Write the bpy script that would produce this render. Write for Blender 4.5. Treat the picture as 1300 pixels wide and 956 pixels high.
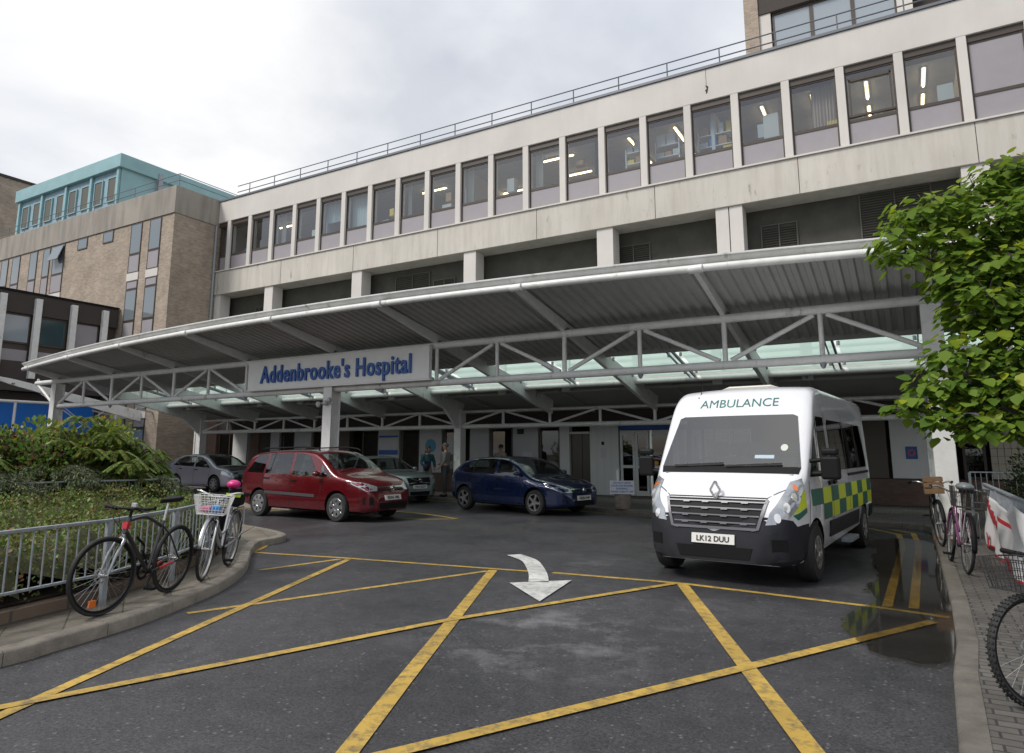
import bpy, bmesh, math, random
import numpy as np
from mathutils import Vector, Matrix
from mathutils.bvhtree import BVHTree
PI = math.pi
R_ = math.radians
for o in list(bpy.data.objects): bpy.data.objects.remove(o)
SC = bpy.context.scene
COL = SC.collection
rnd = random.Random(7)

# ------------------------------------------------------------------ camera, sky, sun, exposure
cam_d = bpy.data.cameras.new('camera'); cam = bpy.data.objects.new('camera', cam_d); COL.objects.link(cam)
cam.location = (0, 0, 1.65)
cam.rotation_euler = (R_(90 + 9.17), 0, R_(30))
cam_d.sensor_width = 36; cam_d.lens = 24.01; cam_d.shift_y = -44.5 / 1300
cam_d.clip_start = 0.05; cam_d.clip_end = 3000
SC.camera = cam
SC.view_settings.view_transform = 'Standard'; SC.view_settings.look = 'None'
SC.view_settings.exposure = 0.12; SC.view_settings.gamma = 1
W = bpy.data.worlds.new('World'); SC.world = W; W.use_nodes = True
SUN_EL, SUN_AZ = 48, 215
def build_world():
    nt = W.node_tree; nt.nodes.clear(); N = nt.nodes.new; L = nt.links.new
    out = N('ShaderNodeOutputWorld'); bg = N('ShaderNodeBackground'); bg.inputs[1].default_value = 0.1
    sky = N('ShaderNodeTexSky'); sky.sky_type = 'NISHITA'; sky.sun_disc = False
    sky.sun_elevation = R_(SUN_EL); sky.sun_rotation = R_(SUN_AZ); sky.air_density = 1.0; sky.dust_density = 2.0
    tc = N('ShaderNodeTexCoord'); sep = N('ShaderNodeSeparateXYZ'); L(tc.outputs['Generated'], sep.inputs[0])
    add = N('ShaderNodeMath'); add.operation = 'ADD'; add.inputs[1].default_value = 0.25; L(sep.outputs[2], add.inputs[0])
    mx = N('ShaderNodeMath'); mx.operation = 'MAXIMUM'; mx.inputs[1].default_value = 0.08; L(add.outputs[0], mx.inputs[0])
    dx = N('ShaderNodeMath'); dx.operation = 'DIVIDE'; L(sep.outputs[0], dx.inputs[0]); L(mx.outputs[0], dx.inputs[1])
    dy = N('ShaderNodeMath'); dy.operation = 'DIVIDE'; L(sep.outputs[1], dy.inputs[0]); L(mx.outputs[0], dy.inputs[1])
    cb = N('ShaderNodeCombineXYZ'); L(dx.outputs[0], cb.inputs[0]); L(dy.outputs[0], cb.inputs[1])
    n1 = N('ShaderNodeTexNoise'); n1.inputs['Scale'].default_value = 1.5; n1.inputs['Detail'].default_value = 8; n1.inputs['Roughness'].default_value = 0.52
    n1.inputs['Distortion'].default_value = 0.3
    L(cb.outputs[0], n1.inputs['Vector'])
    r1 = N('ShaderNodeValToRGB'); r1.color_ramp.elements[0].position = 0.36; r1.color_ramp.elements[1].position = 0.56
    r1.color_ramp.elements[0].color = (0, 0, 0, 1); r1.color_ramp.elements[1].color = (1, 1, 1, 1)
    L(n1.outputs[0], r1.inputs[0])
    ym = N('ShaderNodeMapRange'); ym.inputs[1].default_value = -.25; ym.inputs[2].default_value = .35; ym.inputs[3].default_value = .25; ym.inputs[4].default_value = .68; L(sep.outputs[1], ym.inputs[0])
    r1m = N('ShaderNodeMapRange'); r1m.inputs[4].default_value = 1.0; L(r1.outputs[0], r1m.inputs[0]); L(ym.outputs[0], r1m.inputs[3])
    n2 = N('ShaderNodeTexNoise'); n2.inputs['Scale'].default_value = .9; n2.inputs['Detail'].default_value = 6; n2.inputs['Roughness'].default_value = 0.5
    L(cb.outputs[0], n2.inputs['Vector'])
    r2 = N('ShaderNodeValToRGB'); r2.color_ramp.elements[0].position = 0.38; r2.color_ramp.elements[1].position = 0.62
    r2.color_ramp.elements[0].color = (6.7, 7.1, 7.9, 1); r2.color_ramp.elements[1].color = (9.6, 9.6, 9.6, 1)
    L(n2.outputs[0], r2.inputs[0])
    mix = N('ShaderNodeMixRGB'); L(r1m.outputs[0], mix.inputs[0]); L(sky.outputs[0], mix.inputs[1]); L(r2.outputs[0], mix.inputs[2])
    L(mix.outputs[0], bg.inputs[0]); L(bg.outputs[0], out.inputs[0])
build_world()
sd = bpy.data.lights.new('sun', 'SUN'); sd.energy = 2.7; sd.angle = R_(16); sd.color = (1, .96, .9)
sun = bpy.data.objects.new('sun', sd); COL.objects.link(sun); sun.location = (0, 0, 40)
_az = R_(SUN_AZ)  # sky: azimuth clockwise from +Y
_sv = Vector((math.sin(_az) * math.cos(R_(SUN_EL)), math.cos(_az) * math.cos(R_(SUN_EL)), math.sin(R_(SUN_EL))))
sun.rotation_euler = _sv.to_track_quat('Z', 'Y').to_euler()

# ------------------------------------------------------------------ materials
MATS = {}
def mat(name, col, rough=.6, metal=0., noise=0., nscale=6., bump=0., bscale=40., spec=.5, emis=None, estr=0., coat=0., stretch=(1, 1, 1), col2=None, trans=0.):
    if name in MATS: return MATS[name]
    m = bpy.data.materials.new(name); m.use_nodes = True; MATS[name] = m
    nt = m.node_tree; b = nt.nodes['Principled BSDF']; N = nt.nodes.new; L = nt.links.new
    c = tuple(col) + (1,)
    b.inputs['Base Color'].default_value = c; b.inputs['Roughness'].default_value = rough; b.inputs['Metallic'].default_value = metal
    b.inputs['Specular IOR Level'].default_value = spec; b.inputs['Coat Weight'].default_value = coat; b.inputs['Coat Roughness'].default_value = .04
    if emis: b.inputs['Emission Color'].default_value = tuple(emis) + (1,); b.inputs['Emission Strength'].default_value = estr
    if noise > 0 or bump > 0 or col2:
        tc = N('ShaderNodeTexCoord'); mp = N('ShaderNodeMapping'); mp.inputs['Scale'].default_value = stretch
        L(tc.outputs['Object'], mp.inputs[0])
    if noise > 0 or col2:
        n = N('ShaderNodeTexNoise'); n.inputs['Scale'].default_value = nscale; n.inputs['Detail'].default_value = 7; n.inputs['Roughness'].default_value = .62
        L(mp.outputs[0], n.inputs['Vector'])
        r = N('ShaderNodeValToRGB'); e = r.color_ramp.elements; e[0].position = .3; e[1].position = .7
        d = col2 if col2 else tuple(x * (1 - noise) for x in col)
        u = col if col2 else tuple(min(1, x * (1 + noise * .6)) for x in col)
        e[0].color = tuple(d) + (1,); e[1].color = tuple(u) + (1,)
        L(n.outputs[0], r.inputs[0]); L(r.outputs[0], b.inputs['Base Color'])
        mr = N('ShaderNodeMapRange'); mr.inputs[3].default_value = max(0, rough - .08); mr.inputs[4].default_value = min(1, rough + .1)
        L(n.outputs[0], mr.inputs[0]); L(mr.outputs[0], b.inputs['Roughness'])
    if bump > 0:
        n = N('ShaderNodeTexNoise'); n.inputs['Scale'].default_value = bscale; n.inputs['Detail'].default_value = 5
        L(tc.outputs['Object'], n.inputs['Vector'])
        bp = N('ShaderNodeBump'); bp.inputs['Strength'].default_value = bump; bp.inputs['Distance'].default_value = .02
        L(n.outputs[0], bp.inputs['Height']); L(bp.outputs[0], b.inputs['Normal'])
    return m

def nodes_of(m): nt = m.node_tree; return nt, nt.nodes['Principled BSDF'], nt.nodes.new, nt.links.new

def mat_brick(name, c1, c2, mortar, bw=.23, bh=.075):
    m = mat(name, c1, .85); nt, b, N, L = nodes_of(m)
    tc = N('ShaderNodeTexCoord'); s = N('ShaderNodeSeparateXYZ'); L(tc.outputs['Object'], s.inputs[0])
    a = N('ShaderNodeMath'); a.operation = 'ADD'; L(s.outputs[0], a.inputs[0]); L(s.outputs[1], a.inputs[1])
    c = N('ShaderNodeCombineXYZ'); L(a.outputs[0], c.inputs[0]); L(s.outputs[2], c.inputs[1])
    k = N('ShaderNodeTexBrick'); k.inputs['Scale'].default_value = 1; k.inputs['Brick Width'].default_value = bw; k.inputs['Row Height'].default_value = bh
    k.inputs['Mortar Size'].default_value = .012; k.inputs['Mortar Smooth'].default_value = .3; k.inputs['Bias'].default_value = .0
    k.inputs['Color1'].default_value = tuple(c1) + (1,); k.inputs['Color2'].default_value = tuple(c2) + (1,); k.inputs['Mortar'].default_value = tuple(mortar) + (1,)
    L(c.outputs[0], k.inputs['Vector'])
    n = N('ShaderNodeTexNoise'); n.inputs['Scale'].default_value = .8; n.inputs['Detail'].default_value = 8; n.inputs['Roughness'].default_value = .7; L(tc.outputs['Object'], n.inputs['Vector'])
    r = N('ShaderNodeMapRange'); r.inputs[1].default_value = .3; r.inputs[2].default_value = .7; r.inputs[3].default_value = .72; r.inputs[4].default_value = 1.2; L(n.outputs[0], r.inputs[0])
    mx = N('ShaderNodeVectorMath'); mx.operation = 'SCALE'; L(k.outputs[0], mx.inputs[0]); L(r.outputs[0], mx.inputs['Scale'])
    L(mx.outputs[0], b.inputs['Base Color'])
    bp = N('ShaderNodeBump'); bp.inputs['Strength'].default_value = .5; bp.inputs['Distance'].default_value = .01; bp.invert = True
    L(k.outputs['Fac'], bp.inputs['Height']); L(bp.outputs[0], b.inputs['Normal'])
    return m

def mat_stained(name, col, dirt, amt=.5, spots=True, rough=.8, sx=3.0, sz=.35):
    """rendered concrete with vertical run-off streaks and algae spots"""
    m = mat(name, col, rough); nt, b, N, L = nodes_of(m)
    tc = N('ShaderNodeTexCoord')
    mp = N('ShaderNodeMapping'); mp.inputs['Scale'].default_value = (sx, sx, sz); L(tc.outputs['Object'], mp.inputs[0])
    n = N('ShaderNodeTexNoise'); n.inputs['Scale'].default_value = 1; n.inputs['Detail'].default_value = 9; n.inputs['Roughness'].default_value = .65; L(mp.outputs[0], n.inputs['Vector'])
    r = N('ShaderNodeValToRGB'); e = r.color_ramp.elements; e[0].position = .42; e[0].color = (0, 0, 0, 1); e[1].position = .78; e[1].color = (amt, amt, amt, 1); L(n.outputs[0], r.inputs[0])
    n2 = N('ShaderNodeTexNoise'); n2.inputs['Scale'].default_value = .45; n2.inputs['Detail'].default_value = 6; L(tc.outputs['Object'], n2.inputs['Vector'])
    r2 = N('ShaderNodeMapRange'); r2.inputs[1].default_value = .3; r2.inputs[2].default_value = .7; r2.inputs[3].default_value = .9; r2.inputs[4].default_value = 1.06; L(n2.outputs[0], r2.inputs[0])
    sc = N('ShaderNodeVectorMath'); sc.operation = 'SCALE'; sc.inputs[0].default_value = col; L(r2.outputs[0], sc.inputs['Scale'])
    mx = N('ShaderNodeMixRGB'); L(r.outputs[0], mx.inputs[0]); L(sc.outputs[0], mx.inputs[1]); mx.inputs[2].default_value = tuple(dirt) + (1,)
    last = mx
    if spots:
        mp3 = N('ShaderNodeMapping'); mp3.inputs['Scale'].default_value = (3.0, 3.0, 1.0); L(tc.outputs['Object'], mp3.inputs[0])
        n3 = N('ShaderNodeTexNoise'); n3.inputs['Scale'].default_value = 1; n3.inputs['Detail'].default_value = 6; n3.inputs['Roughness'].default_value = .7; L(mp3.outputs[0], n3.inputs['Vector'])
        r3 = N('ShaderNodeValToRGB'); e = r3.color_ramp.elements; e[0].position = .60; e[0].color = (0, 0, 0, 1); e[1].position = .70; e[1].color = (.62, .62, .62, 1); L(n3.outputs[0], r3.inputs[0])
        m3 = N('ShaderNodeMixRGB'); L(r3.outputs[0], m3.inputs[0]); L(mx.outputs[0], m3.inputs[1]); m3.inputs[2].default_value = (.16, .155, .11, 1); last = m3
    L(last.outputs[0], b.inputs['Base Color'])
    n4 = N('ShaderNodeTexNoise'); n4.inputs['Scale'].default_value = 35; n4.inputs['Detail'].default_value = 4; L(tc.outputs['Object'], n4.inputs['Vector'])
    bp = N('ShaderNodeBump'); bp.inputs['Strength'].default_value = .2; bp.inputs['Distance'].default_value = .01; L(n4.outputs[0], bp.inputs['Height']); L(bp.outputs[0], b.inputs['Normal'])
    return m

def schlick(nt, f0):
    N = nt.nodes.new; L = nt.links.new
    lw = N('ShaderNodeLayerWeight'); lw.inputs[0].default_value = .5
    p = N('ShaderNodeMath'); p.operation = 'POWER'; p.inputs[1].default_value = 5; L(lw.outputs['Facing'], p.inputs[0])
    q = N('ShaderNodeMath'); q.operation = 'MULTIPLY_ADD'; q.inputs[1].default_value = 1 - f0; q.inputs[2].default_value = f0; L(p.outputs[0], q.inputs[0])
    return q
def mat_glass(name, tint=(.85, .9, .9), rough=.0, base=.04, boost=1.0):
    m = bpy.data.materials.new(name); m.use_nodes = True; MATS[name] = m
    nt = m.node_tree; nt.nodes.clear(); N = nt.nodes.new; L = nt.links.new
    out = N('ShaderNodeOutputMaterial'); g = N('ShaderNodeBsdfGlossy'); g.inputs['Roughness'].default_value = rough
    t = N('ShaderNodeBsdfTransparent'); t.inputs[0].default_value = tuple(tint) + (1,)
    f = schlick(nt, .04)
    mul = N('ShaderNodeMath'); mul.operation = 'MULTIPLY_ADD'; mul.inputs[1].default_value = boost; mul.inputs[2].default_value = base; L(f.outputs[0], mul.inputs[0]); mul.use_clamp = True
    mx = N('ShaderNodeMixShader'); L(mul.outputs[0], mx.inputs[0]); L(t.outputs[0], mx.inputs[1]); L(g.outputs[0], mx.inputs[2]); L(mx.outputs[0], out.inputs[0])
    return m

def mat_roofglass():
    m = bpy.data.materials.new('canopy_glass'); m.use_nodes = True; nt = m.node_tree; nt.nodes.clear(); N = nt.nodes.new; L = nt.links.new
    out = N('ShaderNodeOutputMaterial'); t = N('ShaderNodeBsdfTransparent'); t.inputs[0].default_value = (.80, .92, .88, 1)
    tr = N('ShaderNodeBsdfTranslucent'); tr.inputs[0].default_value = (.45, .58, .53, 1); g = N('ShaderNodeBsdfGlossy'); g.inputs['Roughness'].default_value = .1
    mx = N('ShaderNodeMixShader'); mx.inputs[0].default_value = .5; L(t.outputs[0], mx.inputs[1]); L(tr.outputs[0], mx.inputs[2])
    m2 = N('ShaderNodeMixShader'); L(schlick(nt, .04).outputs[0], m2.inputs[0]); L(mx.outputs[0], m2.inputs[1]); L(g.outputs[0], m2.inputs[2]); L(m2.outputs[0], out.inputs[0])
    return m
def mat_asphalt():
    m = mat('asphalt', (.04, .04, .043), .6); nt, b, N, L = nodes_of(m)
    tc = N('ShaderNodeTexCoord')
    def noise(s, d=8, ro=.6):
        n = N('ShaderNodeTexNoise'); n.inputs['Scale'].default_value = s; n.inputs['Detail'].default_value = d; n.inputs['Roughness'].default_value = ro; L(tc.outputs['Object'], n.inputs['Vector']); return n
    nb = noise(.35); nf = noise(42, 4, .8); npat = noise(1.3, 9, .72); nw = noise(.5, 5, .6)
    r = N('ShaderNodeValToRGB'); e = r.color_ramp.elements; e[0].position = .3; e[0].color = (.017, .017, .019, 1); e[1].position = .72; e[1].color = (.042, .042, .046, 1); L(nb.outputs[0], r.inputs[0])
    rf = N('ShaderNodeMapRange'); rf.inputs[1].default_value = .3; rf.inputs[2].default_value = .75; rf.inputs[3].default_value = .2; rf.inputs[4].default_value = 2.7; L(nf.outputs[0], rf.inputs[0])
    sc = N('ShaderNodeVectorMath'); sc.operation = 'SCALE'; L(r.outputs[0], sc.inputs[0]); L(rf.outputs[0], sc.inputs['Scale'])
    n6 = noise(5.5, 8, .7); r6 = N('ShaderNodeMapRange'); r6.inputs[1].default_value = .3; r6.inputs[2].default_value = .7; r6.inputs[3].default_value = .72; r6.inputs[4].default_value = 1.35; L(n6.outputs[0], r6.inputs[0])
    sc6 = N('ShaderNodeVectorMath'); sc6.operation = 'SCALE'; L(sc.outputs[0], sc6.inputs[0]); L(r6.outputs[0], sc6.inputs['Scale']); sc = sc6
    vo = N('ShaderNodeTexVoronoi'); vo.inputs['Scale'].default_value = 17; L(tc.outputs['Object'], vo.inputs['Vector'])
    vr = N('ShaderNodeMapRange'); vr.inputs[1].default_value = .10; vr.inputs[2].default_value = .24; vr.inputs[3].default_value = 1; vr.inputs[4].default_value = 0; L(vo.outputs['Distance'], vr.inputs[0])
    vc = N('ShaderNodeSeparateColor'); L(vo.outputs['Color'], vc.inputs[0]); vt = N('ShaderNodeMath'); vt.operation = 'GREATER_THAN'; vt.inputs[1].default_value = .62; L(vc.outputs[0], vt.inputs[0])
    vm = N('ShaderNodeMath'); vm.operation = 'MULTIPLY'; L(vr.outputs[0], vm.inputs[0]); L(vt.outputs[0], vm.inputs[1]); vm2 = N('ShaderNodeMath'); vm2.operation = 'MULTIPLY'; vm2.inputs[1].default_value = .6; L(vm.outputs[0], vm2.inputs[0])
    vx = N('ShaderNodeMixRGB'); L(vm2.outputs[0], vx.inputs[0]); L(sc.outputs[0], vx.inputs[1]); vx.inputs[2].default_value = (.19, .18, .17, 1); sc = vx
    # hairline cracks
    v2 = N('ShaderNodeTexVoronoi'); v2.feature = 'DISTANCE_TO_EDGE'; v2.inputs['Scale'].default_value = .42; nwp = noise(1.6, 4, .6); av = N('ShaderNodeVectorMath'); av.operation = 'ADD'; L(tc.outputs['Object'], av.inputs[0]); L(nwp.outputs['Color'], av.inputs[1]); L(av.outputs[0], v2.inputs['Vector'])
    cr = N('ShaderNodeMapRange'); cr.inputs[1].default_value = 0; cr.inputs[2].default_value = .0045; cr.inputs[3].default_value = .55; cr.inputs[4].default_value = 0; L(v2.outputs[0], cr.inputs[0])
    cx = N('ShaderNodeMixRGB'); L(cr.outputs[0], cx.inputs[0]); L(sc.outputs[0], cx.inputs[1]); cx.inputs[2].default_value = (.006, .006, .006, 1); sc = cx
    # dried pale scuffs near the arrow
    geo = N('ShaderNodeNewGeometry'); last = sc.outputs[0]
    for cx, cy, rad, st in ((-3.0, 5.9, 1.7, .5), (-2.4, 7.6, .9, .32), (-5.6, 3.6, .9, .25), (-4.3, 9.9, .9, .22), (-3.1, 4.5, .7, .2)):
        d = N('ShaderNodeVectorMath'); d.operation = 'DISTANCE'; L(geo.outputs['Position'], d.inputs[0]); d.inputs[1].default_value = (cx, cy, 0)
        k = N('ShaderNodeMapRange'); k.inputs[1].default_value = rad; k.inputs[2].default_value = rad * .25; k.inputs[3].default_value = 0; k.inputs[4].default_value = 1; L(d.outputs['Value'], k.inputs[0])
        q = N('ShaderNodeMapRange'); q.inputs[1].default_value = .5; q.inputs[2].default_value = .66; L(npat.outputs[0], q.inputs[0])
        mm = N('ShaderNodeMath'); mm.operation = 'MULTIPLY'; L(k.outputs[0], mm.inputs[0]); L(q.outputs[0], mm.inputs[1])
        m2 = N('ShaderNodeMath'); m2.operation = 'MULTIPLY'; L(mm.outputs[0], m2.inputs[0]); m2.inputs[1].default_value = st
        x = N('ShaderNodeMixRGB'); L(m2.outputs[0], x.inputs[0]); L(last, x.inputs[1]); x.inputs[2].default_value = (.26, .26, .27, 1); last = x.outputs[0]
    L(last, b.inputs['Base Color'])
    rr = N('ShaderNodeMapRange'); rr.inputs[1].default_value = .38; rr.inputs[2].default_value = .62; rr.inputs[3].default_value = .34; rr.inputs[4].default_value = .72; L(nw.outputs[0], rr.inputs[0])
    L(rr.outputs[0], b.inputs['Roughness'])
    bp = N('ShaderNodeBump'); bp.inputs['Strength'].default_value = .45; bp.inputs['Distance'].default_value = .006; L(nf.outputs[0], bp.inputs['Height']); L(bp.outputs[0], b.inputs['Normal'])
    return m

def mat_paint(name, col, wear=.5):
    m = mat(name, col, .55); nt, b, N, L = nodes_of(m)
    tc = N('ShaderNodeTexCoord')
    n = N('ShaderNodeTexNoise'); n.inputs['Scale'].default_value = 9; n.inputs['Detail'].default_value = 9; n.inputs['Roughness'].default_value = .75; L(tc.outputs['Object'], n.inputs['Vector'])
    r = N('ShaderNodeValToRGB'); e = r.color_ramp.elements; e[0].position = .47; e[0].color = (0, 0, 0, 1); e[1].position = .62; e[1].color = (wear, wear, wear, 1); L(n.outputs[0], r.inputs[0])
    n2 = N('ShaderNodeTexNoise'); n2.inputs['Scale'].default_value = 1.5; n2.inputs['Detail'].default_value = 5; L(tc.outputs['Object'], n2.inputs['Vector'])
    r2 = N('ShaderNodeMapRange'); r2.inputs[1].default_value = .3; r2.inputs[2].default_value = .7; r2.inputs[3].default_value = .75; r2.inputs[4].default_value = 1.15; L(n2.outputs[0], r2.inputs[0])
    sc = N('ShaderNodeVectorMath'); sc.operation = 'SCALE'; sc.inputs[0].default_value = col; L(r2.outputs[0], sc.inputs['Scale'])
    x = N('ShaderNodeMixRGB'); L(r.outputs[0], x.inputs[0]); L(sc.outputs[0], x.inputs[1]); x.inputs[2].default_value = (.07, .065, .055, 1)
    L(x.outputs[0], b.inputs['Base Color'])
    return m

def mat_paving(name, c1, c2, mortar, bw, bh, ang=0.):
    m = mat(name, c1, .8); nt, b, N, L = nodes_of(m)
    tc = N('ShaderNodeTexCoord'); mp = N('ShaderNodeMapping'); mp.inputs['Rotation'].default_value = (0, 0, ang); L(tc.outputs['Object'], mp.inputs[0])
    k = N('ShaderNodeTexBrick'); k.inputs['Scale'].default_value = 1; k.inputs['Brick Width'].default_value = bw; k.inputs['Row Height'].default_value = bh; k.inputs['Mortar Size'].default_value = .008
    k.inputs['Color1'].default_value = tuple(c1) + (1,); k.inputs['Color2'].default_value = tuple(c2) + (1,); k.inputs['Mortar'].default_value = tuple(mortar) + (1,)
    L(mp.outputs[0], k.inputs['Vector'])
    n = N('ShaderNodeTexNoise'); n.inputs['Scale'].default_value = 2.2; n.inputs['Detail'].default_value = 9; n.inputs['Roughness'].default_value = .7; L(tc.outputs['Object'], n.inputs['Vector'])
    r = N('ShaderNodeMapRange'); r.inputs[1].default_value = .3; r.inputs[2].default_value = .7; r.inputs[3].default_value = .6; r.inputs[4].default_value = 1.25; L(n.outputs[0], r.inputs[0])
    mx = N('ShaderNodeVectorMath'); mx.operation = 'SCALE'; L(k.outputs[0], mx.inputs[0]); L(r.outputs[0], mx.inputs['Scale']); L(mx.outputs[0], b.inputs['Base Color'])
    rr = N('ShaderNodeMapRange'); rr.inputs[3].default_value = .5; rr.inputs[4].default_value = .9; L(n.outputs[0], rr.inputs[0]); L(rr.outputs[0], b.inputs['Roughness'])
    return m

def mat_leaf(name, col, col2=None, trans=.35, rough=.5):
    m = bpy.data.materials.new(name); m.use_nodes = True; MATS[name] = m
    nt = m.node_tree; b = nt.nodes['Principled BSDF']; N = nt.nodes.new; L = nt.links.new; out = nt.nodes['Material Output']
    g = N('ShaderNodeNewGeometry'); r = N('ShaderNodeValToRGB'); e = r.color_ramp.elements
    c2 = col2 or tuple(x * .55 for x in col)
    e[0].color = tuple(c2) + (1,); e[1].color = tuple(col) + (1,); L(g.outputs['Random Per Island'], r.inputs[0])
    L(r.outputs[0], b.inputs['Base Color']); b.inputs['Roughness'].default_value = rough; b.inputs['Specular IOR Level'].default_value = .35
    t = N('ShaderNodeBsdfTranslucent'); L(r.outputs[0], t.inputs[0]); mx = N('ShaderNodeMixShader'); mx.inputs[0].default_value = trans
    L(b.outputs[0], mx.inputs[1]); L(t.outputs[0], mx.inputs[2]); L(mx.outputs[0], out.inputs[0])
    return m

M = dict(
    asphalt=mat_asphalt(), yellow=mat_paint('yellow_paint', (.46, .30, .055), .7), whitep=mat_paint('white_paint', (.58, .58, .56), .5),
    kerb=mat('kerb_stone', (.23, .205, .17), .85, noise=.35, nscale=5, bump=.35, bscale=60),
    flag=mat_paving('island_paving', (.17, .15, .12), (.14, .125, .10), (.06, .06, .04), .6, .45, .55),
    block=mat_paving('block_paving', (.115, .105, .095), (.085, .078, .07), (.03, .03, .03), .2, .1),
    facade=mat_stained('painted_concrete', (.62, .59, .555), (.42, .38, .32), .16, False),
    band=mat_stained('weathered_band', (.56, .53, .48), (.32, .28, .22), .5, True),
    rawconc=mat_stained('raw_concrete', (.33, .30, .26), (.12, .11, .10), .8, False, sx=1.6, sz=.25),
    brick=mat_brick('buff_brick', (.43, .34, .26), (.29, .23, .18), (.36, .32, .27)),
    brickred=mat_brick('brown_brick', (.17, .10, .075), (.12, .075, .06), (.11, .09, .08)),
    darkclad=mat('dark_cladding', (.055, .045, .04), .8, noise=.3, nscale=20),
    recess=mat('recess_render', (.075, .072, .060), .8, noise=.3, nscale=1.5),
    louvre=mat('louvre_metal', (.10, .095, .08), .6),
    brown=mat('brown_aluminium', (.06, .045, .035), .45),
    infill=mat('grey_infill', (.30, .28, .30), .55, noise=.06, nscale=2),
    roomw=mat('room_wall', (.5, .52, .55), .8), roomc=mat('room_ceiling', (.42, .45, .49), .8, noise=.1, nscale=3),
    tube=mat('lit_tube', (1, .8, .5), .5, emis=(1, .70, .36), estr=9),
    glass=mat_glass('window_glass', (.76, .82, .84), base=.12, boost=1.25), glassdark=mat_glass('lobby_glass', (.4, .42, .42), base=.03, boost=1.0),
    roofglass=mat_roofglass(),
    white=mat_stained('white_metal', (.74, .745, .73), (.40, .37, .33), .35, True, rough=.4, sx=5., sz=5.), whited=mat('dirty_white_metal', (.50, .52, .50), .45, noise=.2, nscale=2.0, col2=(.36, .38, .35)),
    rust=mat('rust', (.20, .10, .05), .9, noise=.4, nscale=20),
    corr=mat('corrugated_steel', (.44, .44, .43), .5, noise=.12, nscale=1.2),
    soffit=mat('soffit_board', (.36, .36, .35), .7, noise=.08, nscale=1),
    panel=mat('pale_panel', (.47, .47, .48), .6, noise=.05, nscale=1.5), panelw=mat('white_wall_panel', (.62, .63, .62), .6, noise=.05, nscale=1.5, stretch=(4, 1, 1)),
    black=mat('black_plastic', (.010, .010, .011), .55, spec=.15), rubber=mat('rubber', (.02, .02, .02), .75, noise=.3, nscale=30),
    chrome=mat('chrome', (.75, .75, .76), .15, metal=1), steel=mat('brushed_steel', (.5, .5, .5), .35, metal=1), alum=mat('alloy', (.55, .56, .58), .3, metal=.9),
    galv=mat('galvanised', (.30, .33, .36), .5, metal=.35, noise=.25, nscale=14),
    teal=mat('teal_sheet', (.25, .43, .46), .5, noise=.12, nscale=1), teald=mat('blue_teal_wall', (.25, .37, .44), .6, noise=.2, nscale=1.5),
    blue=mat('sign_blue', (.008, .085, .34), .4), signw=mat('sign_white', (.78, .78, .76), .5, noise=.06, nscale=2),
    brightblue=mat('bright_blue', (.01, .17, .62), .5), rail=mat('grey_rail', (.14, .15, .17), .5, metal=.3),
    soil=mat('soil', (.045, .03, .02), .95, noise=.5, nscale=8), stonew=mat_brick('bed_wall_brick', (.20, .14, .10), (.12, .09, .07), (.09, .08, .07), .42, .13),
    grass=mat('far_ground', (.06, .07, .04), .9, noise=.4, nscale=.3),
)

# ------------------------------------------------------------------ helpers
def tag(o, label=None, cat=None, group=None, kind=None):
    if label: o['label'] = label
    if cat: o['category'] = cat
    if group: o['group'] = group
    if kind: o['kind'] = kind
    return o
def empty(name, loc=(0, 0, 0), rz=0, label=None, cat=None, group=None, scale=1):
    o = bpy.data.objects.new(name, None); COL.objects.link(o); o.location = loc; o.rotation_euler = (0, 0, rz); o.scale = (scale,) * 3
    o.empty_display_size = .2
    return tag(o, label, cat, group)
def copy_tree(o, parent=None):
    c = o.copy(); COL.objects.link(c); c.parent = parent
    for ch in list(o.children): copy_tree(ch, c)
    return c
def finish(name, me, mats, parent=None, smooth=None, bevel=0):
    if not isinstance(mats, (list, tuple)): mats = [mats]
    for m in mats: me.materials.append(m)
    if smooth is not None:
        me.polygons.foreach_set('use_smooth', [True] * len(me.polygons)); me.set_sharp_from_angle(angle=R_(smooth))
    o = bpy.data.objects.new(name, me); COL.objects.link(o)
    if parent is not None: o.parent = parent
    if bevel:
        b = o.modifiers.new('bevel', 'BEVEL'); b.width = bevel; b.segments = 2; b.limit_method = 'ANGLE'; b.angle_limit = R_(40)
    return o

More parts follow.
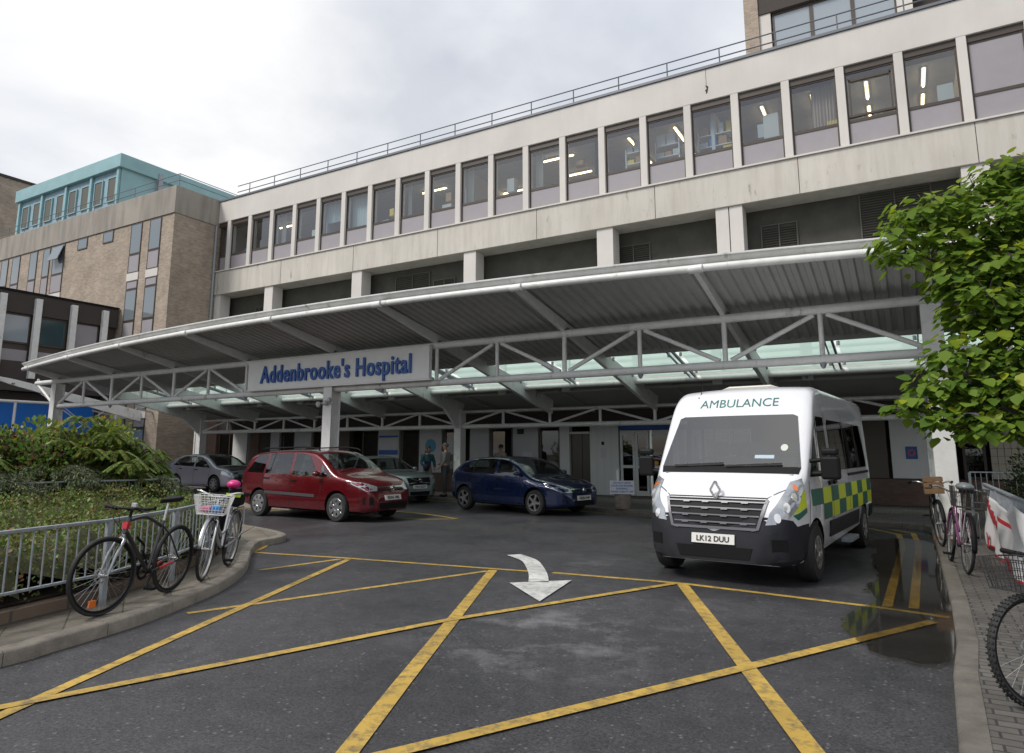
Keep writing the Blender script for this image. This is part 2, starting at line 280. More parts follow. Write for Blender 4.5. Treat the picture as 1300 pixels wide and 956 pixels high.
class MB:
    """collects boxes, tubes, prisms; build() links them as ONE mesh object"""
    def __init__(s, off=(0, 0, 0)): s.v = []; s.f = []; s.m = []; s.off = Vector(off)
    def add(s, vs, fs, mi=0):
        b = len(s.v); s.v += [Vector(v) for v in vs]; s.f += [tuple(i + b for i in f) for f in fs]; s.m += [mi] * len(fs); return s
    def box(s, x0, x1, y0, y1, z0, z1, mi=0):
        return s.add([(x0, y0, z0), (x1, y0, z0), (x1, y1, z0), (x0, y1, z0), (x0, y0, z1), (x1, y0, z1), (x1, y1, z1), (x0, y1, z1)],
                     [(0, 3, 2, 1), (4, 5, 6, 7), (0, 1, 5, 4), (1, 2, 6, 5), (2, 3, 7, 6), (3, 0, 4, 7)], mi)
    def beam(s, p, q, w, h, up=(0, 0, 1), mi=0, w2=None, h2=None):
        p, q = Vector(p), Vector(q); d = (q - p).normalized(); up = Vector(up)
        a = d.cross(up); a = a.normalized() if a.length > 1e-5 else Vector((1, 0, 0)); u = a.cross(d).normalized()
        vs = []
        for c, ww, hh in ((p, w, h), (q, w2 or w, h2 or h)):
            vs += [c - a * ww / 2 - u * hh / 2, c + a * ww / 2 - u * hh / 2, c + a * ww / 2 + u * hh / 2, c - a * ww / 2 + u * hh / 2]
        return s.add(vs, [(0, 1, 2, 3), (7, 6, 5, 4), (0, 4, 5, 1), (1, 5, 6, 2), (2, 6, 7, 3), (3, 7, 4, 0)], mi)
    def path(s, pts, r, n=8, closed=False, mi=0, caps=True):
        pts = [Vector(p) for p in pts]; k = len(pts); rs = r if isinstance(r, (list, tuple)) else [r] * k; vs = []; prev = None
        for i, p in enumerate(pts):
            if closed: d = (pts[(i + 1) % k] - pts[i - 1]).normalized()
            else: d = (pts[min(i + 1, k - 1)] - pts[max(i - 1, 0)]).normalized()
            if prev is None:
                a = d.cross(Vector((0, 0, 1)));
                if a.length < 1e-3: a = d.cross(Vector((1, 0, 0)))
                a.normalize()
            else:
                a = prev - d * prev.dot(d); a.normalize()
            prev = a; b = d.cross(a)
            for j in range(n):
                t = 2 * PI * j / n; vs.append(p + (a * math.cos(t) + b * math.sin(t)) * rs[i])
        fs = []
        for i in range(k if closed else k - 1):
            i2 = (i + 1) % k
            for j in range(n): j2 = (j + 1) % n; fs.append((i * n + j, i * n + j2, i2 * n + j2, i2 * n + j))
        if not closed and caps: fs.append(tuple(range(n - 1, -1, -1))); fs.append(tuple((k - 1) * n + j for j in range(n)))
        return s.add(vs, fs, mi)
    def tube(s, p, q, r, n=8, mi=0, r2=None): return s.path([p, q], [r, r2 if r2 is not None else r], n, mi=mi)
    def lathe(s, prof, n=24, c=(0, 0, 0), axis='z', mi=0, a0=0, a1=2 * PI):
        vs = []; full = abs(a1 - a0 - 2 * PI) < 1e-6; cnt = n if full else n + 1
        for i in range(cnt):
            t = a0 + (a1 - a0) * i / n; ct, st = math.cos(t), math.sin(t)
            for r, h in prof:
                v = (r * ct, r * st, h) if axis == 'z' else ((r * ct, h, r * st) if axis == 'y' else (h, r * ct, r * st))
                vs.append(Vector(v) + Vector(c))
        k = len(prof); fs = []
        for i in range(n):
            i2 = (i + 1) % cnt
            for j in range(k - 1): fs.append((i * k + j, i2 * k + j, i2 * k + j + 1, i * k + j + 1))
        return s.add(vs, fs, mi)
    def prism(s, pts, fn, d0, d1, mi=0):
        """2D outline pts extruded between depths d0,d1; fn(u,v,d)->3D"""
        k = len(pts); vs = [fn(u, v, d0) for u, v in pts] + [fn(u, v, d1) for u, v in pts]
        fs = [tuple(range(k - 1, -1, -1)), tuple(range(k, 2 * k))] + [(i, (i + 1) % k, (i + 1) % k + k, i + k) for i in range(k)]
        return s.add(vs, fs, mi)
    def ell(s, c, r, n=16, m=10, mi=0):
        c = Vector(c); vs = []; fs = []
        for i in range(m + 1):
            ph = PI * i / m
            for j in range(n):
                t = 2 * PI * j / n; vs.append(c + Vector((r[0] * math.sin(ph) * math.cos(t), r[1] * math.sin(ph) * math.sin(t), r[2] * math.cos(ph))))
        for i in range(m):
            for j in range(n): j2 = (j + 1) % n; fs.append((i * n + j, (i + 1) * n + j, (i + 1) * n + j2, i * n + j2))
        return s.add(vs, fs, mi)
    def xf(s, mtx, start=0):
        for i in range(start, len(s.v)): s.v[i] = mtx @ s.v[i]
        return s
    def mesh(s):
        me = bpy.data.meshes.new('m'); me.from_pydata([tuple(v - s.off) for v in s.v], [], s.f); me.polygons.foreach_set('material_index', s.m)
        bm = bmesh.new(); bm.from_mesh(me); bmesh.ops.recalc_face_normals(bm, faces=bm.faces); bm.to_mesh(me); bm.free(); return me
    def build(s, name, mats, parent=None, smooth=None, bevel=0): 
        me = s.mesh(); me.name = name; 
        ms = mats if isinstance(mats, (list, tuple)) else [mats]
        return finish(name, me, ms, parent, smooth, bevel)

def structure(name, mb, mats, **k): o = mb.build(name, mats, **k); o['kind'] = 'structure'; return o
def sheet(pts, z=0., z0=None):
    """flat polygon at z (or prism down to z0)"""
    m = MB()
    if z0 is None: m.add([(x, y, z) for x, y in pts], [tuple(range(len(pts)))])
    else: m.prism(pts, lambda u, v, d: (u, v, d), z0, z)
    return m
def catmull(pts, n=6, closed=False):
    pts = [Vector(p) for p in pts]; out = []; k = len(pts)
    for i in range(k if closed else k - 1):
        g = (lambda j: pts[j % k]) if closed else (lambda j: pts[max(0, min(k - 1, j))])
        p0, p1, p2, p3 = g(i - 1), g(i), g(i + 1), g(i + 2)
        for j in range(n):
            t = j / n; out.append(.5 * ((2 * p1) + (-p0 + p2) * t + (2 * p0 - 5 * p1 + 4 * p2 - p3) * t * t + (-p0 + 3 * p1 - 3 * p2 + p3) * t ** 3))
    if not closed: out.append(pts[-1])
    return out
def text_mesh(txt, size, extrude=.0, bold=0., spacing=1., align='CENTER'):
    cu = bpy.data.curves.new('t', 'FONT'); cu.body = txt; cu.size = size; cu.extrude = extrude; cu.offset = bold; cu.align_x = align; cu.align_y = 'CENTER'; cu.space_character = spacing
    cu.resolution_u = 3
    o = bpy.data.objects.new('t', cu); COL.objects.link(o); bpy.context.view_layer.update()
    me = bpy.data.meshes.new_from_object(o.evaluated_get(bpy.context.evaluated_depsgraph_get())); bpy.data.objects.remove(o); bpy.data.curves.remove(cu)
    return me
def text_mb(txt, size, fn, off=(0, 0, 0), **k):
    """text as an MB; fn(u,v,d)->3D"""
    me = text_mesh(txt, size, **k); mb = MB(off); mb.add([fn(v.co.x, v.co.y, v.co.z) for v in me.vertices], [tuple(p.vertices) for p in me.polygons]); bpy.data.meshes.remove(me); return mb
def strip(pts, w, z, w2=None):
    """painted line: polyline of constant width as a flat strip"""
    m = MB(); pts = [Vector((p[0], p[1])) for p in pts]; k = len(pts); vs = []
    for i, p in enumerate(pts):
        d = (pts[min(i + 1, k - 1)] - pts[max(i - 1, 0)]).normalized(); n = Vector((-d.y, d.x)); ww = w + ((w2 or w) - w) * i / max(1, k - 1)
        vs += [(p.x + n.x * ww / 2, p.y + n.y * ww / 2, z), (p.x - n.x * ww / 2, p.y - n.y * ww / 2, z)]
    m.add(vs, [(2 * i, 2 * i + 1, 2 * i + 3, 2 * i + 2) for i in range(k - 1)]); return m
# ------------------------------------------------------------------ ground, kerbs, markings
structure('ground', sheet([(-400, -300), (400, -300), (400, 600), (-400, 600)], -.02), M['grass'])
structure('road', sheet([(-90, -60), (60, -60), (60, 21.5), (-90, 21.5)], 0), M['asphalt'])
def kerbed(name, outer, mk, mp, kw=.15, h=.12, closed=True, kname='kerb'):
    """raised paving slab with a kerb of separate stones round its outer line (outer = left side is paving)"""
    n = len(outer); P = [Vector(p) for p in outer]; inn = []
    for i, p in enumerate(P):
        a = P[i - 1] if i > 0 else P[i]; b = P[i + 1] if i < n - 1 else P[i]
        d = (b - a).normalized(); inn.append(p + Vector((-d.y, d.x)) * kw)
    kb = MB(); L = 0; acc = 0
    for i in range(n - 1):
        a, b, c, e = P[i], P[i + 1], inn[i + 1], inn[i]; dz = .012
        g = .006 if acc > .9 else 0.
        if acc > .9: acc = 0
        acc += (b - a).length
        d = (b - a).normalized() * g; r_ = (e - a).normalized() * .02
        vs = [(*(a + d), -.05), (*b, -.05), (*(b), h - dz - .012), (*(a + d), h - dz - .012), (*(a + d + r_), h - dz + .008), (*(b + r_), h - dz + .008), (*(e + d), h), (*c, h), (*(e + d), -.05), (*c, -.05)]
        kb.add(vs, [(0, 1, 2, 3), (3, 2, 5, 4), (4, 5, 7, 6), (6, 7, 9, 8), (0, 3, 4, 6, 8), (1, 9, 7, 5, 2)])
    structure(kname, kb, mk, smooth=50)
    return inn
# left island with the planting bed
K1 = [(-6.0, -6), (-6.1, -2), (-6.2, 1), (-6.25, 2.9), (-6.33, 3.3), (-6.57, 4.21), (-6.92, 4.98), (-7.36, 5.77), (-8.1, 6.67), (-9.09, 7.56), (-9.75, 8.2), (-10.05, 8.62), (-10.1, 9.0), (-10.35, 9.4), (-10.9, 9.7), (-12, 10.05), (-14, 10.5), (-18, 11.0), (-24, 11.2), (-40, 11.3)]
K1 = [(p.x, p.y) for p in catmull([(x, y, 0) for x, y in K1], 5)]
inn = kerbed('island', K1, M['kerb'], M['flag'])
structure('island_paving', sheet([(p.x, p.y) for p in inn] + [(-40, -6)], .112), M['flag'])
# far pavement along the building and right pavement
K2 = [(-60, 20.9), (-30, 20.9), (-22, 20.7), (-17, 20.1), (-14.5, 19.42), (-13, 19.1), (-9, 18.35), (-6, 17.8), (-3, 17.7), (-.3, 17.66), (.1, 17.4), (.22, 16.8), (.24, 14), (.24, 9), (.2, 7), (.13, 6), (.05, 3), (0, 0), (0, -8)]
inn = kerbed('far', K2, mat('damp_kerb_stone', (.125, .112, .095), .7, noise=.4, nscale=4, bump=.35, bscale=60), M['block'])
structure('entrance_paving', sheet([(p.x, p.y) for p in inn] + [(30, -8), (30, 24), (-60, 24)], .113), M['block'])
# narrow lane island carrying the front canopy columns
K3 = [(-34, 14.2), (-14, 14.15), (-12.6, 14.3), (-12.2, 14.7), (-12.6, 15.1), (-14, 15.3), (-34, 15.3)]
inn = kerbed('lane', K3, M['kerb'], M['flag'])
structure('lane_island_paving', sheet([(p.x, p.y) for p in inn], .112), M['block'])

zy = .004
lines = MB()
def ln(pts, w, w2=None, z=zy):
    s = strip(pts, w, z, w2); lines.add(s.v, s.f)
# box junction: border plus crossing diagonals
ln([(-9.69, 8.0), (-7.85, 8.32), (-5.11, 8.66), (-4.55, 8.75)], .09)
ln([(-4.42, 8.78), (-2.68, 8.90), (-.37, 8.61), (.2, 8.46)], .10)
ln([(-4.5, 1.0), (-5.38, 3.0), (-7.66, 8.21)], .10, z=zy + .004)
ln([(-5.7, 1.2), (-5.01, 3.19), (-4.09, 5.85), (-2.72, 8.82)], .10, z=zy + .008)
ln([(-2.3, 1.9), (-3.32, 4.17), (-5.23, 8.52)], .13, z=zy + .004)
ln([(-6.61, 4.74), (-5.27, 8.44)], .09, z=zy)
ln([(-8.09, 6.9), (-7.82, 8.20)], .09, z=zy)
ln([(-2.63, 8.84), (-1.09, 5.45), (.02, 3.0)], .135, z=zy + .004)
ln([(-3.1, 2.3), (-1.55, 5.17), (.05, 8.15)], .11, z=zy + .008)
ln([(-.36, 8.7), (-.31, 11.62), (-.27, 14.3), (-.35, 16.2), (-.9, 17.1), (-2.4, 17.4), (-6, 17.5), (-9, 18.1), (-13, 19.05), (-17, 19.95), (-22, 20.45)], .10)
ln([(-.11, 8.72), (-.06, 11.77), (-.02, 14.7), (-.1, 16.5), (-.5, 17.1)], .10, z=zy + .004)
ln([(-11.9, 9.85), (-11.09, 9.45), (-10.4, 9.1), (-9.93, 8.52), (-9.6, 8.05)][1:], .09, z=zy + .004)
ln([(-17.72, 13.85), (-14, 13.8), (-11.6, 13.75), (-10.6, 13.9), (-9.93, 14.39)], .09)
ln([(-14, 15.5), (-11.77, 15.2), (-10.6, 14.75), (-9.9, 14.42)], .09, z=zy + .004)
structure('yellow_road_markings', lines, M['yellow'])
# bent arrow
shaft = catmull([(-5.68, 9.90, 0), (-5.2, 9.52, 0), (-4.85, 9.05, 0), (-4.5, 8.5, 0), (-4.24, 8.02, 0)], 8)
am = strip([(p.x, p.y) for p in shaft], .24, 0.014, .26)
am.add([(-4.54, 7.80, 0.014), (-3.70, 7.02, 0.014), (-3.93, 8.35, 0.014)], [(0, 1, 2)])
structure('white_arrow_marking', am, M['whitep'])

# standing water by the right kerb: thin clear film that mirrors what is above it
def mat_water():
    m = bpy.data.materials.new('puddle_water'); m.use_nodes = True; nt = m.node_tree; nt.nodes.clear(); N = nt.nodes.new; L = nt.links.new
    out = N('ShaderNodeOutputMaterial'); g = N('ShaderNodeBsdfGlossy'); g.inputs['Roughness'].default_value = .06; wn = N('ShaderNodeTexNoise'); wn.inputs['Scale'].default_value = 6; wb = N('ShaderNodeBump'); wb.inputs['Strength'].default_value = .06; wb.inputs['Distance'].default_value = .01; L(wn.outputs[0], wb.inputs['Height']); L(wb.outputs[0], g.inputs['Normal'])
    t = N('ShaderNodeBsdfTransparent'); t.inputs[0].default_value = (.62, .6, .55, 1); f = schlick(nt, .02)
    mx = N('ShaderNodeMixShader'); L(f.outputs[0], mx.inputs[0]); L(t.outputs[0], mx.inputs[1]); L(g.outputs[0], mx.inputs[2]); L(mx.outputs[0], out.inputs[0]); return m
pud = catmull([(-.6, 13.4, 0), (-.65, 12.0, 0), (-.5, 10.6, 0), (-.6, 9.6, 0), (-.45, 8.9, 0), (-.7, 8.0, 0), (-.6, 7.2, 0), (-.4, 6.7, 0), (-.1, 6.45, 0), (.12, 6.6, 0), (.19, 7.3, 0), (.235, 9, 0), (.235, 12, 0), (.235, 14.5, 0), (-.2, 15.3, 0), (-.8, 14.6, 0)], 6, True)
prg = random.Random(3)
pud = [(p.x + (prg.uniform(-.07, .03) if p.x < 0 else 0), p.y + prg.uniform(-.05, .05)) for p in pud]
structure('puddle', sheet(pud, .030), mat_water())

# ------------------------------------------------------------------ main hospital block
YF = 23.3; YB = 23.95
B = empty('hospital_block', (-14, YF, 0), label='long cream concrete hospital block with a strip of square windows above the canopy', cat='building')
off = B.location
def bpart(name, fn, mats, parent=B, **k):
    m = MB(off); fn(m); return m.build(name, mats, parent, **k)
X0, X1 = -32.2, 14.0; MS = 1.68; ML = -31.3
roof_slab = bpart('roof_parapet', lambda m: m.box(X0, X1, YF, YF + 12, 14.12, 15.34), M['facade'], bevel=.02)
bpart('roof_coping', lambda m: m.box(X0, X1, YF - .05, YF + .4, 15.345, 15.44), M['rail'], roof_slab)
bpart('window_head', lambda m: m.box(X0, X1, YF + .08, YB, 13.90, 14.115), M['brown'])
def crack(m):
    r = random.Random(4); pts = [(-5.35 + r.uniform(-.02, .02), YF - .004, z) for z in (15.3, 15.0, 14.9, 14.7)]
    m.path(pts, .006, 5)
    pts = [(-5.35 + r.uniform(-.035, .035), YF - .006, 14.7 - .04 * i) for i in range(9)]; m.path(pts, [.01, .03, .035, .02, .03, .04, .03, .02, .006], 6)
bpart('render_crack', crack, M['darkclad'], roof_slab)
band = bpart('spandrel_band', lambda m: m.box(X0, X1, YF - .02, YF + 12, 10.03, 11.30), M['band'], bevel=.02)
bpart('sill', lambda m: m.box(X0, X1, YF - .08, YF + .5, 11.305, 11.36), M['facade'], band)
def joints(m):
    for i in range(10): x = -31.9 + 4.9 * i; m.box(x - .01, x + .01, YF - .024, YF - .0205, 10.04, 11.29)
bpart('panel_joint', joints, M['darkclad'], band)
for i in range(27):
    x = ML + MS * i
    bpart('mullion', lambda m: m.box(x - .13, x + .13, YF, YF + .4, 11.362, 14.118), M['facade'], bevel=.012)
def window_unit(x0, x1, i):
    zc = 12.2; y = YF + .11
    def fr(m):
        t = .055
        m.box(x0, x1, y, y + .06, 11.365, 11.365 + t); m.box(x0, x1, y, y + .06, zc - .05, zc + .05); m.box(x0, x1, y, y + .06, 13.90 - t, 13.898)
        m.box(x0, x0 + t, y + .001, y + .059, 11.365 + t, zc - .05); m.box(x1 - t, x1, y + .001, y + .059, 11.365 + t, zc - .05)
        m.box(x0, x0 + t, y + .001, y + .059, zc + .05, 13.9 - t); m.box(x1 - t, x1, y + .001, y + .059, zc + .05, 13.9 - t)
        if i == 18: m.box(x0 + t, x1 - t, y - .03, y + .05, zc + .12, zc + .19); m.box(x0 + .1, x0 + .15, y - .03, y + .02, zc + .19, 13.7); m.box(x1 - .15, x1 - .1, y - .03, y + .02, zc + .19, 13.7); m.box(x0 + .1, x1 - .1, y - .03, y + .02, 13.55, 13.62)
    w = bpart('window', fr, M['brown'])
    bpart('infill_panel', lambda m: m.box(x0 + .055, x1 - .055, y + .02, y + .05, 11.42, zc - .05), M['infill'], w)
    if i >= 20: bpart('infill_panel', lambda m: m.box(x0 + .055, x1 - .055, y + .02, y + .05, zc + .05, 13.85), M['infill'], w)
    else: bpart('pane', lambda m: m.add([(x0 + .05, y + .03, zc + .04), (x1 - .05, y + .03, zc + .04), (x1 - .05, y + .03, 13.86), (x0 + .05, y + .03, 13.86)], [(0, 1, 2, 3)]), M['glass'], w)
    return w
window_unit(X0 + .1, ML - .13, -1)
for i in range(24): window_unit(ML + MS * i + .13, ML + MS * (i + 1) - .13, i)
bpart('office_room', lambda m: (m.box(X0 + .1, X1, 29.0, 29.2, 11.3, 14.1), m.box(X0, X0 + .1, YF + .7, 29, 11.3, 14.1), [m.box(x, x + .12, YF + .6, 28.99, 11.31, 14.09) for x in (-24.6, -16.2, -5.4, 2.25, 8.0)]), M['roomw'])
bpart('office_ceiling', lambda m: m.box(X0 + .12, X1 - .02, YF + .42, 28.98, 14.02, 14.10), M['roomc'])
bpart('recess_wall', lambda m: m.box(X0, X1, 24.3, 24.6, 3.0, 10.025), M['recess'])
for x0, x1, z0, z1 in ((-20.3, -18.3, 8.7, 9.75), (-18.1, -16.9, 8.7, 9.3), (-16.2, -15.9, 8.6, 9.4), (-9.3, -7.95, 8.4, 9.5), (-3.95, -2.75, 8.2, 9.45), (-.85, 1.2, 8.2, 10.0), (-29.9, -29.3, 8.5, 9.3)):
    def lv(m):
        m.box(x0, x1, 24.24, 24.295, z0, z0 + .04); m.box(x0, x1, 24.24, 24.295, z1 - .04, z1)
        for x in (x0, (x0 + x1) / 2 - .02, x1 - .04): m.box(x, x + .04, 24.235, 24.293, z0 + .041, z1 - .041)
        z = z0 + .09
        while z < z1 - .06: m.beam((x0 + .04, 24.262, z), (x1 - .04, 24.262, z), .05, .012, up=(0, -.6, 1)); z += .085
    bpart('louvre_vent', lv, M['louvre'])
for x, w in ((-31.95, .5), (-27.9, .62), (-21.9, .62), (-15.55, .62), (-9.42, .66), (-5.05, .44), (-4.58, .44), (2.3, .72), (8.3, .7), (13.6, .7)):
    bpart('column', lambda m: m.box(x - w / 2, x + w / 2, YF + .05, YF + .7, 3.2, 10.028), M['facade'], bevel=.015)
# roof railing
RL = empty('roof_railing', (-14, YF, 15.44), label='thin dark metal guard rail along the cream block roof edge', cat='railing')
def rrail(m):
    for x in [-30.12 + 1.94 * i for i in range(23)]:
        m.tube((x, YF + .25, 15.44), (x, YF + .25, 16.14), .022, 6)
for k_ in range(23):
    x = -30.12 + 1.94 * k_; m = MB(RL.location); m.tube((x, YF + .25, 15.44), (x, YF + .25, 16.15), .024, 6); m.build('post', M['rail'], RL)
for z in (15.80, 16.15):
    m = MB(RL.location); m.tube((-31.1, YF + .25, z), (13, YF + .25, z), .024, 6); m.build('rail', M['rail'], RL)

# set-back upper block on the right of the roof
T = empty('rooftop_tower', (4, 27, 15.4), label='set back brown brick and dark clad upper storeys at top right', cat='building')
off = T.location
bpart('brick_pier', lambda m: m.box(-4.55, -4.0, 27.0, 40, 15.3, 26), M['brick'], T)
bpart('dark_spandrel', lambda m: m.box(-4.0, 22, 27.05, 27.6, 19.25, 21.5), M['darkclad'], T)
bpart('upper_wall', lambda m: m.box(-4.0, 22, 27.7, 40, 15.3, 26), M['darkclad'], T)
bpart('concrete_pier', lambda m: m.box(-3.99, -3.55, 27.1, 27.65, 16.6, 19.24), M['facade'], T)
for i in range(14):
    x0 = -3.5 + i * 1.45
    if i in (3,): bpart('concrete_pier', lambda m: m.box(x0, x0 + .5, 27.1, 27.65, 16.6, 19.24), M['facade'], T); continue
    w = bpart('window', lambda m: (m.box(x0, x0 + .07, 27.2, 27.3, 16.9, 19.24), m.box(x0 + 1.38, x0 + 1.45, 27.2, 27.3, 16.9, 19.24), m.box(x0 + .07, x0 + 1.38, 27.21, 27.29, 19.12, 19.24)), M['brown'], T)
    bpart('pane', lambda m: m.box(x0 + .07, x0 + 1.38, 27.23, 27.26, 16.9, 19.12), mat('sky_pane', (.30, .34, .38), .05, spec=1.0) if i < 3 else mat('dark_pane', (.05, .055, .07), .12, spec=.8), w)

# ------------------------------------------------------------------ left brick wing
BW = empty('brick_wing', (-42, 20.7, 0), label='buff brick wing with grey concrete parapet left of the cream block', cat='building'); off = BW.location
YW = 20.7; XW = -32.25
bpart('wall', lambda m: m.box(-75, XW, YW + .02, 34, 0, 13.95), M['brick'], BW)
bpart('parapet', lambda m: m.box(-75.05, XW + .05, YW - .04, 34, 13.955, 15.45), M['rawconc'], BW, bevel=.02)
def bwwin(x0, x1, z0, z1, kind):
    w = bpart('window', lambda m: (m.box(x0, x1, YW - .02, YW + .015, z0, z0 + .06), m.box(x0, x1, YW - .02, YW + .015, z1 - .06, z1), m.box(x0, x0 + .06, YW - .019, YW + .014, z0 + .06, z1 - .06), m.box(x1 - .06, x1, YW - .019, YW + .014, z0 + .06, z1 - .06)), M['brown'], BW)
    if kind == 'g': bpart('pane', lambda m: m.box(x0 + .06, x1 - .06, YW - .012, YW + .012, z0 + .06, z1 - .06), mat('pale_pane', (.17, .2, .22), .06, spec=1.0), w)
    else: bpart('infill_panel', lambda m: m.box(x0 + .06, x1 - .06, YW - .012, YW + .012, z0 + .06, z1 - .06), M['infill'], w)
for x0, x1 in ((-36.0, -35.0), (-34.3, -33.3)):
    for fl in range(4):
        d = 3.7 * fl
        bwwin(x0, x1, 12.2 - d, 13.92 - d, 'g'); bwwin(x0, x1, 11.15 - d, 12.18 - d, 'p')
        bpart('white_band', lambda m: m.box(x0 - .02, x1 + .02, YW - .03, YW + .015, 10.72 - d, 11.14 - d), M['facade'], BW)
        bwwin(x0, x1, 10.24 - d, 10.71 - d, 'p')
for x0, x1 in ((-50.3, -49.4), (-48.9, -47.9), (-46.7, -45.8), (-45.1, -44.3), (-43.95, -42.7), (-53, -52)):
    bwwin(x0, x1, 12.1, 13.92, 'g'); bwwin(x0, x1, 10.95, 12.08, 'p'); bpart('white_band', lambda m: m.box(x0, x1, YW - .03, YW + .015, 10.5, 10.93), M['facade'], BW)
for x0, x1 in ((-41.3, -40.3), (-38.7, -37.7)): bwwin(x0, x1, 13.25, 13.93, 'g')
bpart('open_sash', lambda m: m.beam((-43.3, YW - .35, 12.9), (-43.3, YW - .05, 13.8), 1.1, .04, up=(0, -1, .3)), mat('pale_pane', (.17, .2, .22), .06), BW)
bpart('down_pipe', lambda m: m.tube((XW + .12, 23.15, 3), (XW + .12, 23.15, 13.9), .06, 8), M['galv'], BW, smooth=40)
WR = empty('wing_roof_railing', (-45, 20.9, 15.45), label='thin guard rail on the grey parapet in front of the teal plant room', cat='railing')
for k_ in range(20):
    x = -32.5 - 2 * k_; m = MB(WR.location); m.tube((x, 21.0, 15.45), (x, 21.0, 16.25), .02, 6); m.build('post', M['rail'], WR)
for z in (15.9, 16.25): m = MB(WR.location); m.tube((-72, 21, z), (-32.5, 21, z), .02, 6); m.tube((-32.5, 21, z), (-32.5, 30, z), .02, 6); m.build('rail', M['rail'], WR)

# teal plant room on the wing roof
TP = empty('teal_plant_room', (-46, 22, 15.5), label='turquoise sheet metal plant room with louvred openings on the roof', cat='plant room'); off = TP.location
bpart('wall', lambda m: m.box(-52, -40.05, 22.1, 29.8, 15.4, 18.6), M['teald'], TP)
bpart('side_wall', lambda m: m.box(-40.04, -40, 22.1, 29.8, 15.4, 18.6), M['teal'], TP)
bpart('fascia', lambda m: m.box(-52.3, -39.8, 21.85, 30, 18.6, 19.45), M['teal'], TP, bevel=.03)
for k_ in range(8):
    x = -51.4 + k_ * 1.46; bpart('vent_panel', lambda m: (m.box(x, x + .78, 22.03, 22.095, 16.65, 18.1), ), M['louvre'], TP)
    lk = bpart('vent_frame', lambda m: (m.box(x - .06, x, 22.0, 22.09, 16.6, 18.16), m.box(x + .78, x + .84, 22.0, 22.09, 16.6, 18.16), m.box(x, x + .78, 22.0, 22.09, 18.1, 18.16), m.box(x, x + .78, 22.0, 22.09, 16.6, 16.65)), M['teal'], TP)
for x in (-52, -49.05, -46.1, -43.2, -40.3): bpart('pilaster', lambda m: m.box(x, x + .22, 21.96, 22.098, 15.4, 18.598), M['teal'], TP)
bpart('duct', lambda m: m.box(-39.98, -39.75, 24.3, 24.6, 16, 19.0), M['galv'], TP)
FB = empty('far_brick_tower', (-67, 30, 0), label='plain tan brick tower behind the teal plant room at far left', cat='building'); off = FB.location
bpart('wall', lambda m: m.box(-85, -60, 22, 45, 0, 22.95), M['brick'], FB)
bpart('coping', lambda m: m.box(-85.1, -59.9, 21.9, 45.1, 22.955, 23.15), M['darkclad'], FB)

# low dark block at the left
LB = empty('low_dark_block', (-40, 14, 0), label='low dark clad block with white fins and a blue panel below at far left', cat='building'); off = LB.location
XL = -36.4
bpart('upper_cladding', lambda m: m.box(-48, XL, -2, 20.64, 8.2, 9.2), M['darkclad'], LB)
bpart('roof_edge', lambda m: m.box(-48.05, XL + .06, -2.05, 20.66, 9.205, 9.30), M['black'], LB)
bpart('lower_cladding', lambda m: m.box(-48, XL, -2, 20.64, 4.5, 5.9), M['darkclad'], LB)
bpart('core_wall', lambda m: m.box(-48, XL - .2, -2, 20.64, 5.9, 8.2), M['brown'], LB)
for k_ in range(-3, 4):
    y0 = 15.45 + 1.58 * k_ - .0
for k_, y0 in enumerate((7.4, 9.0, 10.6, 12.2, 13.8, 15.33, 16.98, 18.55)):
    bpart('white_fin', lambda m: m.box(XL + .0, XL + .22, y0 + 1.22, y0 + 1.5, 5.1, 9.0), M['white'], LB, bevel=.01)
    kind = k_ % 3
    if y0 + 1.22 < 20.5:
        w = bpart('window', lambda m: (m.box(XL - .18, XL - .1, y0 - .1, y0 + 1.2, 6.75, 6.82), m.box(XL - .18, XL - .1, y0 - .1, y0 + 1.2, 8.1, 8.18), m.box(XL - .179, XL - .101, y0 - .1, y0 - .04, 6.82, 8.1), m.box(XL - .179, XL - .101, y0 + 1.14, y0 + 1.2, 6.82, 8.1)), M['brown'], LB)
        bpart('pane', lambda m: m.box(XL - .17, XL - .12, y0 - .04, y0 + 1.14, 6.83, 8.09), mat('sky_pane', (.30, .34, .38), .05) if k_ != 6 else mat('dark_teal_pane', (.04, .07, .08), .08), w)
        bpart('infill_panel', lambda m: m.box(XL - .17, XL - .12, y0 - .08, y0 + 1.18, 5.9, 6.45), M['infill'], LB)
bpart('infill_panel', lambda m: m.box(XL - .17, XL - .11, 18.55, 19.7, 6.4, 8.1), M['infill'], LB)
bpart('ground_wall', lambda m: m.box(-48, XL - 1.0, -2, 20.64, 0, 4.49), M['brown'], LB)
bpart('blue_panel', lambda m: m.box(XL - .9, XL - .8, 14.0, 20.3, 2.0, 4.1), M['brightblue'], LB)
bpart('door_canopy', lambda m: (m.tube((XL + 1.4, 14.6, 3.9), (XL + 1.4, 20.4, 3.9), .07, 8), m.tube((XL + 1.4, 15.6, .1), (XL + 1.4, 15.6, 3.9), .06, 8), m.tube((XL + 1.4, 20.2, .1), (XL + 1.4, 20.2, 3.9), .06, 8), m.tube((XL + .3, 17, 4.5), (XL + 1.4, 18.7, 2.9), .02, 6), m.tube((XL + 1.4, 19.8, 3.8), (XL + 1.4, 17.6, 2.2), .02, 6), m.tube((XL + 1.4, 17.6, 3.8), (XL + 1.4, 19.8, 2.2), .02, 6)), M['white'], LB, smooth=40)

